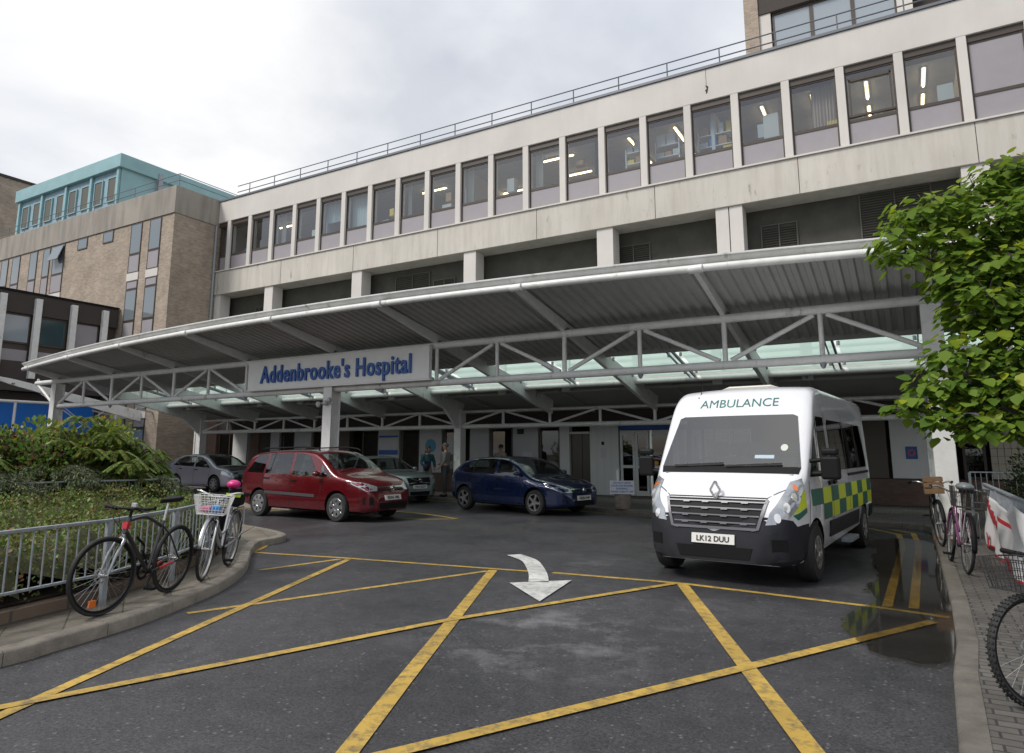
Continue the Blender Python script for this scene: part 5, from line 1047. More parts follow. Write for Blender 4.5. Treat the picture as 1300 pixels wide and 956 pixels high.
def van():
    P = mat('van_white_paint', (.68, .69, .72), .28, coat=1.0, noise=.03, nscale=1.5); K = M['black']; DG = mat('bumper_grey', (.022, .023, .028), .6, noise=.1, nscale=9, spec=.2)
    top = [(-2.80, 1.4), (-2.79, 2.2), (-2.74, 2.42), (-2.55, 2.47), (.95, 2.48), (1.25, 2.44), (1.42, 2.34), (1.56, 2.16), (1.62, 2.06), (2.16, 1.32), (2.24, 1.26), (2.58, 1.06), (2.68, .96), (2.74, .80), (2.78, .62), (2.80, .46)]
    c = Car('ambulance', (-2.02, 12.05, 0), R_(-90 - 5.0), top, [(-2.8, .95), (-2.7, 1.0), (-1, 1.02), (1.6, 1.02), (2.1, .99), (2.45, .93), (2.65, .82), (2.74, .70), (2.8, .52)], [(-2.8, .45), (-2.4, .40), (1.5, .30), (2.5, .22), (2.8, .26)], [(-2.8, 1.25), (1.6, 1.25), (2.8, .95)], .075, (-1.72, 1.93), .345, P,
            'white ambulance minibus with yellow and green chequered sides parked facing the camera', 'ambulance', rr=.13, crown=.04, sm=.045)
    VG = mat_glass('screen_glass', (.55, .62, .60), base=.17, boost=1.3)
    c.patch('windscreen', [(2.1, -.90, 1.36), (2.1, .90, 1.36), (1.7, .80, 2.03), (1.7, .74, 2.06), (1.7, -.74, 2.06), (1.7, -.80, 2.03)], (1, 0, .2), VG, off=.006, res=.07)
    c.patch('scuttle_panel', [(2.1, -.88, 1.27), (2.1, .88, 1.27), (2.1, .90, 1.365), (2.1, -.90, 1.365)], (1, 0, .2), K, off=.008, res=.07)
    for a, b in (((2.1, -.72, 1.36), (2.1, -.05, 1.40)), ((2.1, -.02, 1.36), (2.1, .68, 1.40))): c.line('wiper', [a, b], (1, 0, .2), GAP, w=.028, off=.03)
    c.text('AMBULANCE', .165, (1.5, 0, 2.22), (0, 1, 0), (0, 0, 1), (1, 0, .0), mat('ambulance_green', (.0, .12, .11), .4), bold=0., sx=1.12)
    c.patch('grille', [(2.75, -.52, .66), (2.75, .52, .66), (2.75, .62, 1.0), (2.75, -.62, 1.0)], (1, 0, .1), K, off=.006)
    g = mat('grille_bar_grey', (.12, .12, .135), .4, metal=.3)
    for i, z in enumerate((.715, .80, .885, .965)):
        w = .50 + .035 * i; c.patch('grille_bar', [(2.75, -w, z - .008), (2.75, w, z - .008), (2.75, w, z + .008), (2.75, -w, z + .008)], (1, 0, .1), g, off=.022)
        for y in (-.36, -.12, .12, .36): c.patch('grille_clip', [(2.75, y - .04, z - .020), (2.75, y + .04, z - .020), (2.75, y + .04, z - .006), (2.75, y - .04, z - .006)], (1, 0, .1), g, off=.026, rim=False)
    for sy in (1, -1): c.line('grille_trim', [(2.7, sy * .62, 1.0), (2.7, sy * .52, .65), (2.7, sy * .45, .64)], (1, 0, .1), g, w=.035, off=.02)
    c.line('grille_trim', [(2.7, -.5, .645), (2.7, .5, .645)], (1, 0, .1), g, w=.03, off=.02)
    # diamond badge
    m = MB(); ob = [(0, .105), (.062, 0), (0, -.105), (-.062, 0)]
    for a, b in zip(ob, ob[1:] + ob[:1]): m.beam((2.62, a[0], 1.09 + a[1]), (2.62, b[0], 1.09 + b[1]), .025, .028, up=(1, 0, 0))
    m.xf(Matrix.Translation((.03, 0, 0))); m.build('diamond_badge', M['chrome'], c.root)
    # bumper
    c.patch('bumper', [(2.7, -.98, .26), (2.75, -.5, .20), (2.75, .5, .20), (2.7, .98, .26), (2.6, 1.0, .72), (2.7, .60, .60), (2.75, .45, .615), (2.75, -.45, .615), (2.7, -.60, .60), (2.6, -1.0, .72)], (1, 0, 0), DG, off=.02, res=.06)
    c.patch('bumper_corner', [(2.55, 0, .30), (2.28, 0, .32), (2.30, 0, .60), (2.45, 0, .76), (2.66, 0, .80), (2.78, 0, .6), (2.8, 0, .3)], (.15, 1, 0), DG, off=.022, res=.06, mirror=True)
    c.patch('lower_intake', [(2.75, -.42, .31), (2.75, .42, .31), (2.75, .46, .44), (2.75, -.46, .44)], (1, 0, 0), K, off=.028)
    c.patch('fog_lamp', [(2.6, .62, .42), (2.6, .80, .42), (2.6, .80, .55), (2.6, .62, .55)], (1, .3, 0), K, off=.03, mirror=True)
    common(c, 'LK12 DUU', 2.78, .525, poff=.045); 
    c.patch('headlight', [(2.68, .56, .70), (2.62, .76, .72), (2.45, .90, .90), (2.3, .97, 1.15), (2.28, .96, 1.24), (2.4, .86, 1.20), (2.55, .74, 1.02), (2.66, .62, .84)], (1, .62, .1), LAMP, off=.012, res=.05, mirror=True)
    LB_ = mat('lamp_bright', (.8, .8, .82), .15, metal=.5, coat=1.0)
    for (x, y, z, r) in ((2.62, .68, .78, .055), (2.55, .78, .90, .06), (2.45, .86, 1.02, .05)):
        c.patch('lamp_bowl', [(x, y + r * .8 * math.cos(a), z + r * math.sin(a)) for a in [2 * PI * i / 10 for i in range(10)]], (1, .62, .1), LB_, off=.018, mirror=True)
    c.patch('indicator', [(2.4, .89 + .035 * math.cos(a), 1.13 + .045 * math.sin(a)) for a in [2 * PI * i / 8 for i in range(8)]], (1, .62, .1), AMB, off=.018, mirror=True)
    YL = mat('fluorescent_yellow', (.62, .72, .01), .4); GR = mat('chequer_green', (.0, .12, .075), .4)
    for sy in (1, -1):
        c.patch('cab_window', [(2.02, 0, 1.25), (.98, 0, 1.25), (.98, 0, 2.02), (1.42, 0, 2.02), (1.62, 0, 1.86)], (0, sy, 0), GL, off=.006, rim=False)
        c.line('quarter_bar', [(1.60, 0, 1.28), (1.52, 0, 1.96)], (0, sy, 0), P, w=.03, off=.012)
        c.patch('side_window', [(.78, 0, 1.30), (-2.3, 0, 1.30), (-2.36, 0, 1.36), (-2.36, 0, 1.92), (-2.3, 0, 2.0), (.72, 0, 2.0), (.78, 0, 1.94)], (0, sy, 0), GL, off=.006, rim=False)
        for x in (-.32, -1.35): c.line('window_divider', [(x, 0, 1.3), (x, 0, 2.0)], (0, sy, 0), GAP, w=.05, off=.012)
        n = 9; x1_, x0_ = 2.05, -2.7; 
        for i in range(n):
            a = x1_ + (x0_ - x1_) * i / n; b = x1_ + (x0_ - x1_) * (i + 1) / n
            for j in range(2):
                z0, z1 = (.90, 1.10) if j else (.70, .90)
                if i == 0 and j == 0: continue
                c.patch('chequer_square', [(a, 0, z0), (b, 0, z0), (b, 0, z1), (a, 0, z1)], (0, sy, 0), YL if (i + j) % 2 == 0 else GR, off=.004, rim=False, res=.12)
        c.patch('chequer_square', [(2.05, 0, .90), (2.42, 0, .82), (2.30, 0, 1.04), (2.05, 0, 1.10)], (.2, sy, 0), YL, off=.005, rim=False)
        c.patch('chequer_square', [(2.05, 0, .84), (2.05, 0, .895), (2.38, 0, .815), (2.3, 0, .76)], (.2, sy, 0), GR, off=.005, rim=False)
        c.patch('rubbing_strip', [(1.2, 0, .46), (-1.1, 0, .46), (-1.1, 0, .66), (1.2, 0, .66)], (0, sy, 0), DG, off=.02)
        c.patch('rubbing_strip', [(-2.3, 0, .46), (-2.7, 0, .48), (-2.7, 0, .66), (-2.3, 0, .66)], (0, sy, 0), DG, off=.02)
        for x in (.88, -.38, .0): pass
        c.line('shut_line', [(2.2, 0, .6), (2.1, 0, 1.2)], (0, sy, 0), GAP, w=.012, off=.008); c.line('shut_line', [(.90, 0, .35), (.90, 0, 2.1)], (0, sy, 0), GAP, w=.014, off=.008); c.line('shut_line', [(-.38, 0, .35), (-.38, 0, 2.15)], (0, sy, 0), GAP, w=.014, off=.008)
        c.patch('slide_rail', [(-.4, 0, 1.20), (-2.5, 0, 1.20), (-2.5, 0, 1.24), (-.4, 0, 1.24)], (0, sy, 0), K, off=.012)
        for x in (1.05, .72): c.patch('door_handle', [(x - .08, 0, 1.13), (x + .08, 0, 1.12), (x + .08, 0, 1.17), (x - .08, 0, 1.18)], (0, sy, 0), K, off=.03)
        if sy < 0 or sy > 0:
            c.text('AMBULANCE SERVICE', .15, (-.7, sy * 1, 2.14), (-1 * (1 if sy > 0 else -1), 0, 0), (0, 0, 1), (0, sy, 0), mat('faded_grey_letters', (.25, .28, .30), .5), off=.012)
        # big mirrors
        m = MB(); m.box(1.90, 2.00, min(sy * 1.10, sy * 1.32), max(sy * 1.10, sy * 1.32), 1.22, 1.50); m.box(1.895, 1.995, min(sy * 1.11, sy * 1.31), max(sy * 1.11, sy * 1.31), 1.51, 1.60)
        o = m.build('door_mirror', K, c.root, bevel=.03); m = MB(); m.tube((1.95, sy * .96, 1.28), (1.95, sy * 1.16, 1.30), .035, 8); m.tube((1.95, sy * .95, 1.44), (1.95, sy * 1.16, 1.46), .025, 8); m.build('mirror_arm', K, o, smooth=50)
        m = MB(); m.box(-.3, .35, sy * .98 if sy > 0 else -1.12, 1.12 if sy > 0 else sy * .98, .30, .36); m.build('side_step', M['galv'], c.root, bevel=.01)
    # roof pod, aerial, screen sticker
    m = MB(); m.prism([(-.42, 0), (.42, 0), (.30, .045), (-.30, .045)], lambda u, v, d: (d, u, 2.47 + v), .1, .95); m.build('roof_pod', mat('pod_cream', (.50, .48, .42), .4), c.root, bevel=.02)
    m = MB(); m.ell((1.38, -.60, 2.31), (.035, .03, .03)); m.tube((1.38, -.60, 2.31), (1.22, -.60, 2.50), .006, 6); m.build('aerial', K, c.root)
    c.patch('screen_sticker', [(2, .68 + .045 * math.cos(a), 1.62 + .05 * math.sin(a)) for a in [2 * PI * i / 12 for i in range(12)]], (1, 0, .2), mat('sticker_white', (.5, .55, .5), .5), off=.009, rim=False)
    c.patch('dash_card', [(2, .33, 1.46), (2, .57, 1.46), (2, .57, 1.51), (2, .33, 1.51)], (1, 0, .2), mat('card_blue', (.35, .45, .52), .5), off=.009, rim=False)
    c.line('bonnet_line', [(2.2, -.92, 0), (2.45, -.80, 0), (2.62, -.60, 0)], (0, 0, 1), GAP, w=.012); c.line('bonnet_line', [(2.2, .92, 0), (2.45, .80, 0), (2.62, .60, 0)], (0, 0, 1), GAP, w=.012)
    c.line('bonnet_edge', [(2.7, -.60, 1.015), (2.7, .60, 1.015)], (1, 0, .1), GAP, w=.014)
    c.wheels(1.0, 6, 'steel', w=.22, rim_r=.58); c.cabin([(1.25, .5), (1.25, -.5), (1.25, -.02), (.1, .6), (.1, -.6), (-.8, .6), (-.8, -.6), (-1.7, .6), (-1.7, -.6)], (1.75, 2.2, .84, 1.30), .95, -1)
    return c
van()
# ------------------------------------------------------------------ foliage tools
LT_BIG = ([(0, 0, 0), (.42, .22, .03), (.46, .5, .02), (.24, .82, -.03), (0, 1.05, -.10), (-.24, .82, -.03), (-.46, .5, .02), (-.42, .22, .03), (0, .45, -.05)],
          [(0, 1, 2, 8), (8, 2, 3, 4), (0, 8, 6, 7), (8, 4, 5, 6)])
LT_SML = ([(0, 0, 0), (.32, .5, .04), (0, 1, 0), (-.32, .5, .04)], [(0, 1, 2), (0, 2, 3)])
LT_NEEDLE = ([(0, 0, 0), (.10, .4, 0), (0, 1, -.05), (-.10, .4, 0)], [(0, 1, 2, 3)])
def leaf_mesh(name, T, pos, dirs, nors, sizes, mats, mi, parent=None):
    tv = np.array(T[0], float); tf = T[1]; pos = np.array(pos, float); D = np.array(dirs, float); Nn = np.array(nors, float); S = np.array(sizes, float)
    D /= np.linalg.norm(D, axis=1)[:, None] + 1e-9; Nn = Nn - (Nn * D).sum(1)[:, None] * D; Nn /= np.linalg.norm(Nn, axis=1)[:, None] + 1e-9; Sd = np.cross(D, Nn)
    V = pos[:, None, :] + S[:, None, None] * (tv[None, :, 0, None] * Sd[:, None, :] + tv[None, :, 1, None] * D[:, None, :] + tv[None, :, 2, None] * Nn[:, None, :])
    n, k = V.shape[:2]; V = V.reshape(-1, 3); me = bpy.data.meshes.new(name)
    loops = []; starts = []; tot = 0; base = np.arange(n) * k
    for f in tf: pass
    lens = [len(f) for f in tf]; pl = sum(lens); flat = np.concatenate([np.array(f) for f in tf])
    L = (base[:, None] + flat[None, :]).reshape(-1); st = np.cumsum([0] + lens[:-1]); ST = (np.arange(n)[:, None] * pl + st[None, :]).reshape(-1)
    me.vertices.add(n * k); me.vertices.foreach_set('co', V.reshape(-1)); me.loops.add(len(L)); me.loops.foreach_set('vertex_index', L)
    me.polygons.add(len(ST)); me.polygons.foreach_set('loop_start', ST); me.polygons.foreach_set('loop_total', np.tile(lens, n)); me.update(calc_edges=True); me.validate()
    me.polygons.foreach_set('material_index', np.repeat(np.array(mi), len(tf)))
    o = finish(name, me, mats, parent); return o
def rv(r, s=1.): 
    while True:
        v = Vector((r.uniform(-1, 1), r.uniform(-1, 1), r.uniform(-1, 1)))
        if .05 < v.length < 1: return v * s

G1 = mat_leaf('catalpa_leaf', (.20, .30, .03), (.08, .16, .016), .5, .65); G2 = mat_leaf('young_leaf', (.32, .36, .02), (.18, .26, .02), .45)
BARK = mat('bark', (.06, .045, .035), .9, noise=.4, nscale=12, bump=.5, bscale=30)
def broad_tree():
    r = random.Random(11); tx, ty = 3.6, 10.6
    e = empty('broadleaf_tree', (tx, ty, .1), label='leafy green tree with large heart shaped leaves and yellow tips at the right', cat='tree')
    lobes = [(.30, 9.7, 4.55, .45), (.62, 10.0, 4.62, .5), (.95, 10.2, 4.9, .38), (1.25, 10.4, 5.2, .35), (1.6, 10.3, 5.1, .5), (.0, 9.5, 4.22, .34), (.62, 9.7, 4.1, .5), (1.1, 9.8, 4.35, .55), (1.6, 9.9, 4.5, .55),
             (.05, 9.4, 3.98, .28), (.62, 9.5, 3.6, .42), (1.0, 9.6, 3.75, .5), (1.4, 9.6, 3.7, .55), (.75, 9.4, 3.15, .45), (1.15, 9.4, 3.2, .5), (1.5, 9.5, 3.2, .5),
             (.50, 9.2, 2.72, .40), (.9, 9.3, 2.7, .5), (1.3, 9.2, 2.7, .5), (.25, 9.1, 2.36, .36), (.6, 9.1, 2.30, .42), (1.0, 9.1, 2.28, .45), (1.35, 9.1, 2.25, .45),
             (-.02, 9.0, 2.12, .26), (.3, 9.0, 2.0, .3), (.62, 8.9, 1.93, .3), (.95, 9.0, 1.95, .34), (1.25, 9.0, 1.95, .34), (.55, 9.0, 1.82, .17), (.85, 9.05, 3.35, .3)]
    for i in range(48):
        a = r.uniform(0, 2 * PI); h = r.uniform(2.2, 6.4); rr = (1 - ((h - 3.9) / 3.0) ** 2) ** .5 * 2.3 * r.uniform(.45, 1); x = tx + .3 + rr * math.cos(a); y = ty + rr * math.sin(a) * .9
        if x > 1.7: lobes.append((x, y, h, r.uniform(.45, .62)))
    pos = []; D = []; Nn = []; S = []; mi = []; limbs = MB(e.location); tw = MB(e.location)
    limbs.path([(tx, ty, .1), (tx - .05, ty, 1.2), (tx + .08, ty - .05, 2.3), (tx, ty, 3.4), (tx + .05, ty, 4.6)], [.17, .14, .12, .09, .05], 10)
    for (x, y, z, R) in lobes:
        x += .03
        c = Vector((x, y, z)); b = Vector((tx, ty, max(1.9, z - .9 - .25 * (c - Vector((tx, ty, z))).length)))
        mid = (b + c) / 2 + Vector((0, 0, -.12)) + rv(r, .18); limbs.path([p for p in catmull([b, mid, c], 4)], [.05 - .042 * i / 8 for i in range(9)], 6)
        n = int(270 * (R / .5) ** 2.3)
        for i in range(n):
            d = rv(r); d.z = d.z * .75 + .05; d = d.normalized() * (r.random() ** .5); p = c + Vector((d.x * R, d.y * R, d.z * R * .72))
            out = Vector((d.x, d.y, 0)); out = out.normalized() if out.length > .05 else Vector((1, 0, 0))
            pos.append(p - e.location); D.append(out * r.uniform(.5, 1.1) + Vector((0, 0, r.uniform(-.95, -.1))) + rv(r, .4)); Nn.append(Vector((0, 0, 1)) + out * .5 + rv(r, .45)); S.append(r.choice((r.uniform(.05, .10), r.uniform(.09, .165))))
            mi.append(1 if (d.z > .5 and r.random() < .5) else 0)
        for i in range(7):
            d = rv(r, R * .8); tw.path([c, c + d * .5 + Vector((0, 0, .02)), c + d], [.008, .006, .003], 4)
    limbs.add(tw.v, tw.f); limbs.build('trunk', BARK, e, smooth=60)
    leaf_mesh('crown', LT_BIG, pos, D, Nn, S, [G1, G2], mi, e)
broad_tree()

def shrub(name, c, R, n, size, mats, wts, label, T=LT_SML, seed=1, cat='shrub', up=.4, stems=10, flat=.5, shell=.35, kind=None, group=None):
    r = random.Random(seed); e = empty(name, c, label=label, cat=cat, group=group); pos = []; D = []; Nn = []; S = []; mi = []
    lob = [Vector((r.uniform(-.75, .75) * R[0], r.uniform(-.75, .75) * R[1], R[2] * r.uniform(.55, 1.0))) for _ in range(14)] + [Vector((r.uniform(-.8, .8) * R[0], r.uniform(-.8, .8) * R[1], R[2] * r.uniform(.2, .6))) for _ in range(10)]
    for i in range(n):
        l = lob[i % len(lob)]; d = rv(r).normalized() * (r.random() ** shell); q = Vector((d.x * R[0] * .42, d.y * R[1] * .42, d.z * R[2] * .3)) + l
        if q.z < .03: q.z = abs(q.z) + .03
        pos.append(q); D.append(d + Vector((0, 0, up)) + rv(r, .6)); Nn.append(Vector((0, 0, 1)) + d + rv(r, .5)); S.append(size * r.uniform(.6, 1.3))
        x = r.random(); k = 0
        while k < len(wts) - 1 and x > wts[k]: x -= wts[k]; k += 1
        mi.append(k)
    m = MB()
    for l in lob[:stems]: m.path([(l.x * .2, l.y * .2, 0), l * .5 + Vector((0, 0, .05)), l], [.018, .012, .005], 5)
    m.build('stems', BARK, e); leaf_mesh('foliage', T, pos, D, Nn, S, mats, mi, e); return e
YG = mat_leaf('yellow_green_leaf', (.30, .33, .04), (.13, .20, .03), .35); DG_ = mat_leaf('dark_green_leaf', (.035, .07, .018), (.015, .035, .01), .2)
PU = mat_leaf('purple_leaf', (.09, .035, .035), (.04, .012, .018), .2); MG = mat_leaf('mid_green_leaf', (.15, .25, .04), (.07, .14, .025), .3)
OL = mat_leaf('cotoneaster_leaf', (.19, .21, .05), (.075, .10, .025), .25); RU = mat_leaf('rusty_leaf', (.24, .11, .04), (.15, .06, .03), .25); JU = mat_leaf('juniper_green', (.13, .16, .07), (.055, .08, .035), .2)
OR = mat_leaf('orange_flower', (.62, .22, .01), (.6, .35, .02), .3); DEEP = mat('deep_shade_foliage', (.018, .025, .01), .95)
shrub('yellow_shrub', (-17.6, 7.4, .26), (1.9, 1.1, 1.75), 5200, .13, [YG, MG, OR], [.8, .19, .01], 'yellow green leafy shrub below the blue panel at far left', seed=2)
shrub('yellow_shrub', (-15.9, 8.9, .26), (1.6, 1.1, 1.75), 4200, .12, [YG, MG, OR], [.72, .27, .01], 'yellow green leafy shrub just left of the tall ferny sumac', seed=12)
shrub('purple_shrub', (-16.6, 8.1, .26), (1.5, 1.0, 1.45), 5000, .09, [PU, DG_, OR], [.66, .335, .005], 'dark purple leaved shrub in shade behind the rear railing', seed=3)
shrub('purple_shrub', (-16.4, 6.3, .26), (1.6, 1.0, 1.5), 5000, .09, [PU, DG_, OR], [.5, .49, .01], 'dark purplish green shrub at the far left edge of the bed', seed=5)
shrub('green_shrub', (-16.9, 9.3, .26), (1.2, .8, 1.35), 4200, .10, [MG, YG, OR], [.8, .19, .01], 'bright green shrub behind the sumacs at the middle of the bed', seed=6)
shrub('dark_shrub', (2.75, 17.4, .11), (1.1, 1.4, 1.25), 9000, .075, [DG_, MG], [.85, .15], 'rounded dark evergreen shrub behind the bannered railing at right', seed=8)
shrub('mixed_shrub', (-15.6, 7.6, .26), (1.6, 1.1, 1.5), 7500, .085, [MG, RU, PU], [.66, .16, .18], 'mixed green and rusty tipped shrub packed round the stems of the sumacs', seed=41)
shrub('mixed_shrub', (-15.2, 5.6, .26), (1.4, 1.0, 1.25), 6500, .08, [MG, RU, YG], [.62, .12, .26], 'mixed green and yellow shrub at the far left behind the junipers', seed=42)
# feathery junipers: drooping sprays
def juniper(c, R, label, seed, n=85):
    r = random.Random(seed); e = empty('juniper', c, label=label, cat='shrub'); pos = []; D = []; Nn = []; S = []; st = MB()
    for i in range(n):
        a = r.uniform(0, 2 * PI); L = r.uniform(.5, 1.0); o = Vector((math.cos(a) * R[0] * L, math.sin(a) * R[1] * L, 0)); h = R[2] * r.uniform(.45, 1.0)
        p0 = o * .35 + Vector((0, 0, .1)); p1 = o * .55 + Vector((0, 0, h)); p2 = o * 1.05 + Vector((0, 0, h * .80)); pts = catmull([p0, p1, p2], 8)
        st.path(pts[4:], [.007] * len(pts[4:]), 4)
        for j, p in enumerate(pts[2:]):
            d = (pts[min(len(pts) - 1, j + 3)] - pts[min(len(pts) - 2, j + 2)]).normalized()
            for k in range(16):
                pos.append(p + rv(r, .06)); D.append(d * .8 + rv(r, 1.0) + Vector((0, 0, -.15))); Nn.append(Vector((0, 0, 1)) + rv(r, .6)); S.append(r.uniform(.06, .13))
    st.build('stems', BARK, e); leaf_mesh('foliage', LT_NEEDLE, pos, D, Nn, S, [JU], [0] * len(pos), e)
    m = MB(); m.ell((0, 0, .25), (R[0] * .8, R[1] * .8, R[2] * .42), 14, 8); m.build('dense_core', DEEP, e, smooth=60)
for i, (c, R, l) in enumerate([((-14.6, 7.3, .26), (1.6, 1.1, 1.12), 'feathery grey green juniper spilling through the middle of the rear railing'), ((-14.3, 5.7, .26), (1.6, 1.2, 1.05), 'feathery juniper sprawling over the left end of the rear railing'),
                              ((-13.9, 8.7, .26), (1.2, .8, .85), 'feathery juniper nearest the lilac grey hatchback'), ((-12.6, 4.2, .26), (1.3, 1.0, .75), 'low feathery juniper at the left edge behind the front railing')]): juniper(c, R, l, 20 + i)
def sumac(c, heads, label, seed, fl=.55):
    r = random.Random(seed); e = empty('sumac', c, label=label, cat='shrub'); pos = []; D = []; Nn = []; S = []; mi = []; st = MB()
    heads = list(heads) + [(x + r.uniform(-.35, .35), y + r.uniform(-.35, .35), z * r.uniform(.62, .92)) for x, y, z in heads for _ in (0, 1)]
    for (hx, hy, hz) in heads:
        H = Vector((hx, hy, hz)); st.path([(hx * .3, hy * .3, 0), H * .6 + Vector((.03, 0, 0)), H], [.022, .018, .012], 6)
        nf = 12
        for i in range(nf):
            a = 2 * PI * i / nf + r.uniform(-.2, .2); el = r.uniform(.2, .9); L = fl * r.uniform(.75, 1.15); o = Vector((math.cos(a), math.sin(a), 0))
            pts = catmull([H, H + o * L * .45 * math.cos(el * .5) + Vector((0, 0, L * .38 * el)), H + o * L + Vector((0, 0, L * (.25 * el - .32)))], 8); st.path(pts, [.005] * len(pts), 4)
            side = Vector((-o.y, o.x, 0))
            for j in range(3, len(pts)):
                t = (pts[min(j + 1, len(pts) - 1)] - pts[j - 1]).normalized()
                for q in (0, .5):
                    for sg in (-1, 1):
                        pos.append(pts[j] - t * q * .03); D.append(side * sg * 1.0 + t * .55 + Vector((0, 0, -.28)) + rv(r, .12)); Nn.append(Vector((0, 0, 1)) + rv(r, .2)); S.append(.098 * (1 - abs(j / len(pts) - .55) * .7)); mi.append(1 if r.random() < .12 + (.25 if seed % 2 else 0) else 0)
    st.build('stems', mat('red_stem', (.10, .05, .03), .8), e); leaf_mesh('foliage', ([(0, 0, 0), (.16, .3, .02), (.12, .7, 0), (0, 1, -.03), (-.12, .7, 0), (-.16, .3, .02)], [(0, 1, 2, 3), (0, 3, 4, 5)]), pos, D, Nn, S, [MG, YG], mi, e)
sumac((-15.0, 8.0, .26), [(0, 0, 2.0), (.5, .3, 1.65), (-.5, -.2, 1.75), (.2, -.5, 1.5), (-.1, .6, 1.8), (.7, -.2, 1.35)], 'tall ferny sumac rising highest in the bed beside the canopy column', 1, .46)
sumac((-14.7, 8.9, .26), [(0, 0, 1.5), (.35, .3, 1.3), (-.4, .1, 1.4), (.1, -.5, 1.2), (.5, 0, 1.05)], 'mid height sumac with yellowing fronds right of the tallest one', 2, .44)
sumac((-15.4, 6.2, .26), [(0, 0, 1.5), (.45, -.2, 1.3), (-.5, .2, 1.4), (.1, .5, 1.55)], 'sumac with arching fronds at the far left of the bed', 4, .46)
sumac((-14.1, 8.2, .26), [(0, 0, 1.3), (.5, 0, 1.1), (-.5, .2, 1.2)], 'lowest sumac with pale fronds left of the lilac grey hatchback', 3, .44)

# low spreading ground cover that fills the bed
def groundcover():
    r = random.Random(9); poly = [(-6.95, 2.0), (-7.05, 2.7), (-7.42, 4.3), (-8.05, 5.5), (-8.75, 6.5), (-9.5, 7.45), (-10.5, 8.25), (-12, 8.75), (-14.5, 9.2), (-15, 6), (-15, 2.0), (-14, -.5), (-6.9, -.5)]
    def inside(x, y):
        c = False
        for (x1, y1), (x2, y2) in zip(poly, poly[1:] + poly[:1]):
            if (y1 > y) != (y2 > y) and x < (x2 - x1) * (y - y1) / (y2 - y1) + x1: c = not c
        return c
    def edge(x, y):
        m = 9
        for (x1, y1), (x2, y2) in zip(poly[:9], poly[1:9]):
            d = Vector((x2 - x1, y2 - y1)); t = max(0, min(1, ((x - x1) * d.x + (y - y1) * d.y) / d.length_squared)); m = min(m, math.hypot(x - x1 - d.x * t, y - y1 - d.y * t))
        return m
    def h(x, y):
        e = min(1, edge(x, y) / .5); return .26 + (.50 + .13 * math.sin(x * 2.1 + y * 1.3) + .09 * math.sin(x * 4.7 - y * 3.9) + .06 * math.sin(7 * y + 2 * x)) * (e ** .45)
    pos = []; D = []; Nn = []; S = []; mi = []
    while len(pos) < 62000:
        x, y = r.uniform(-15, -6.9), r.uniform(-.5, 9.2)
        if not inside(x, y): continue
        if x < -10.5 and r.random() < .45: continue
        z = h(x, y) + r.gauss(0, .045) - (abs(r.gauss(0, .22)) if r.random() < .35 else 0)
        if z < .27: z = .27 + r.random() * .2
        pos.append((x + r.gauss(0, .03), y, z)); D.append(rv(r, 1) + Vector((0, 0, .5))); Nn.append(Vector((0, 0, 1)) + rv(r, .8)); S.append(r.uniform(.03, .062))
        pt = math.sin(x * 1.7 + 1) * math.sin(y * 2.3) ; q = r.random(); mi.append(1 if q < (.05 + .10 * (pt > .35)) else (2 if q < .35 else (3 if q > .9985 else 0)))
    o = leaf_mesh('ground_cover', LT_SML, pos, D, Nn, S, [OL, RU, MG, OR], mi); o['kind'] = 'stuff'; tag(o, 'low spreading small leaved cover filling the bed behind the front railing', 'ground cover')
    # arching twigs carry the leaves
    m = MB()
    for i in range(500):
        x, y = r.uniform(-13, -7), r.uniform(1, 8.8)
        if inside(x, y): a = r.uniform(0, 2 * PI); m.path([(x, y, .26), (x + .15 * math.cos(a), y + .15 * math.sin(a), h(x, y) * .7), (x + .4 * math.cos(a), y + .4 * math.sin(a), h(x, y) + .02)], [.008, .006, .003], 4)
    t = m.build('ground_cover_twigs', BARK); t['kind'] = 'stuff'; t.parent = o
    # dark filler mound added beneath, shade between the leaves put into its colour
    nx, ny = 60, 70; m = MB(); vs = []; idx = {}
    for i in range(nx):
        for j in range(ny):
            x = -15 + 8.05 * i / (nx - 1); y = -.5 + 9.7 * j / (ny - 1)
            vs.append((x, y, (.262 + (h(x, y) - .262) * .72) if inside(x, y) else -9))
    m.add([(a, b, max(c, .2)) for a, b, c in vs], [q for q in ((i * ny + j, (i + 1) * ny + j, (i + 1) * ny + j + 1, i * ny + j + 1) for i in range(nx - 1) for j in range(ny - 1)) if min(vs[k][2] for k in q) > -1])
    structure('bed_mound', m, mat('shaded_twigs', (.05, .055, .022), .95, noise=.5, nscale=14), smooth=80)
groundcover()
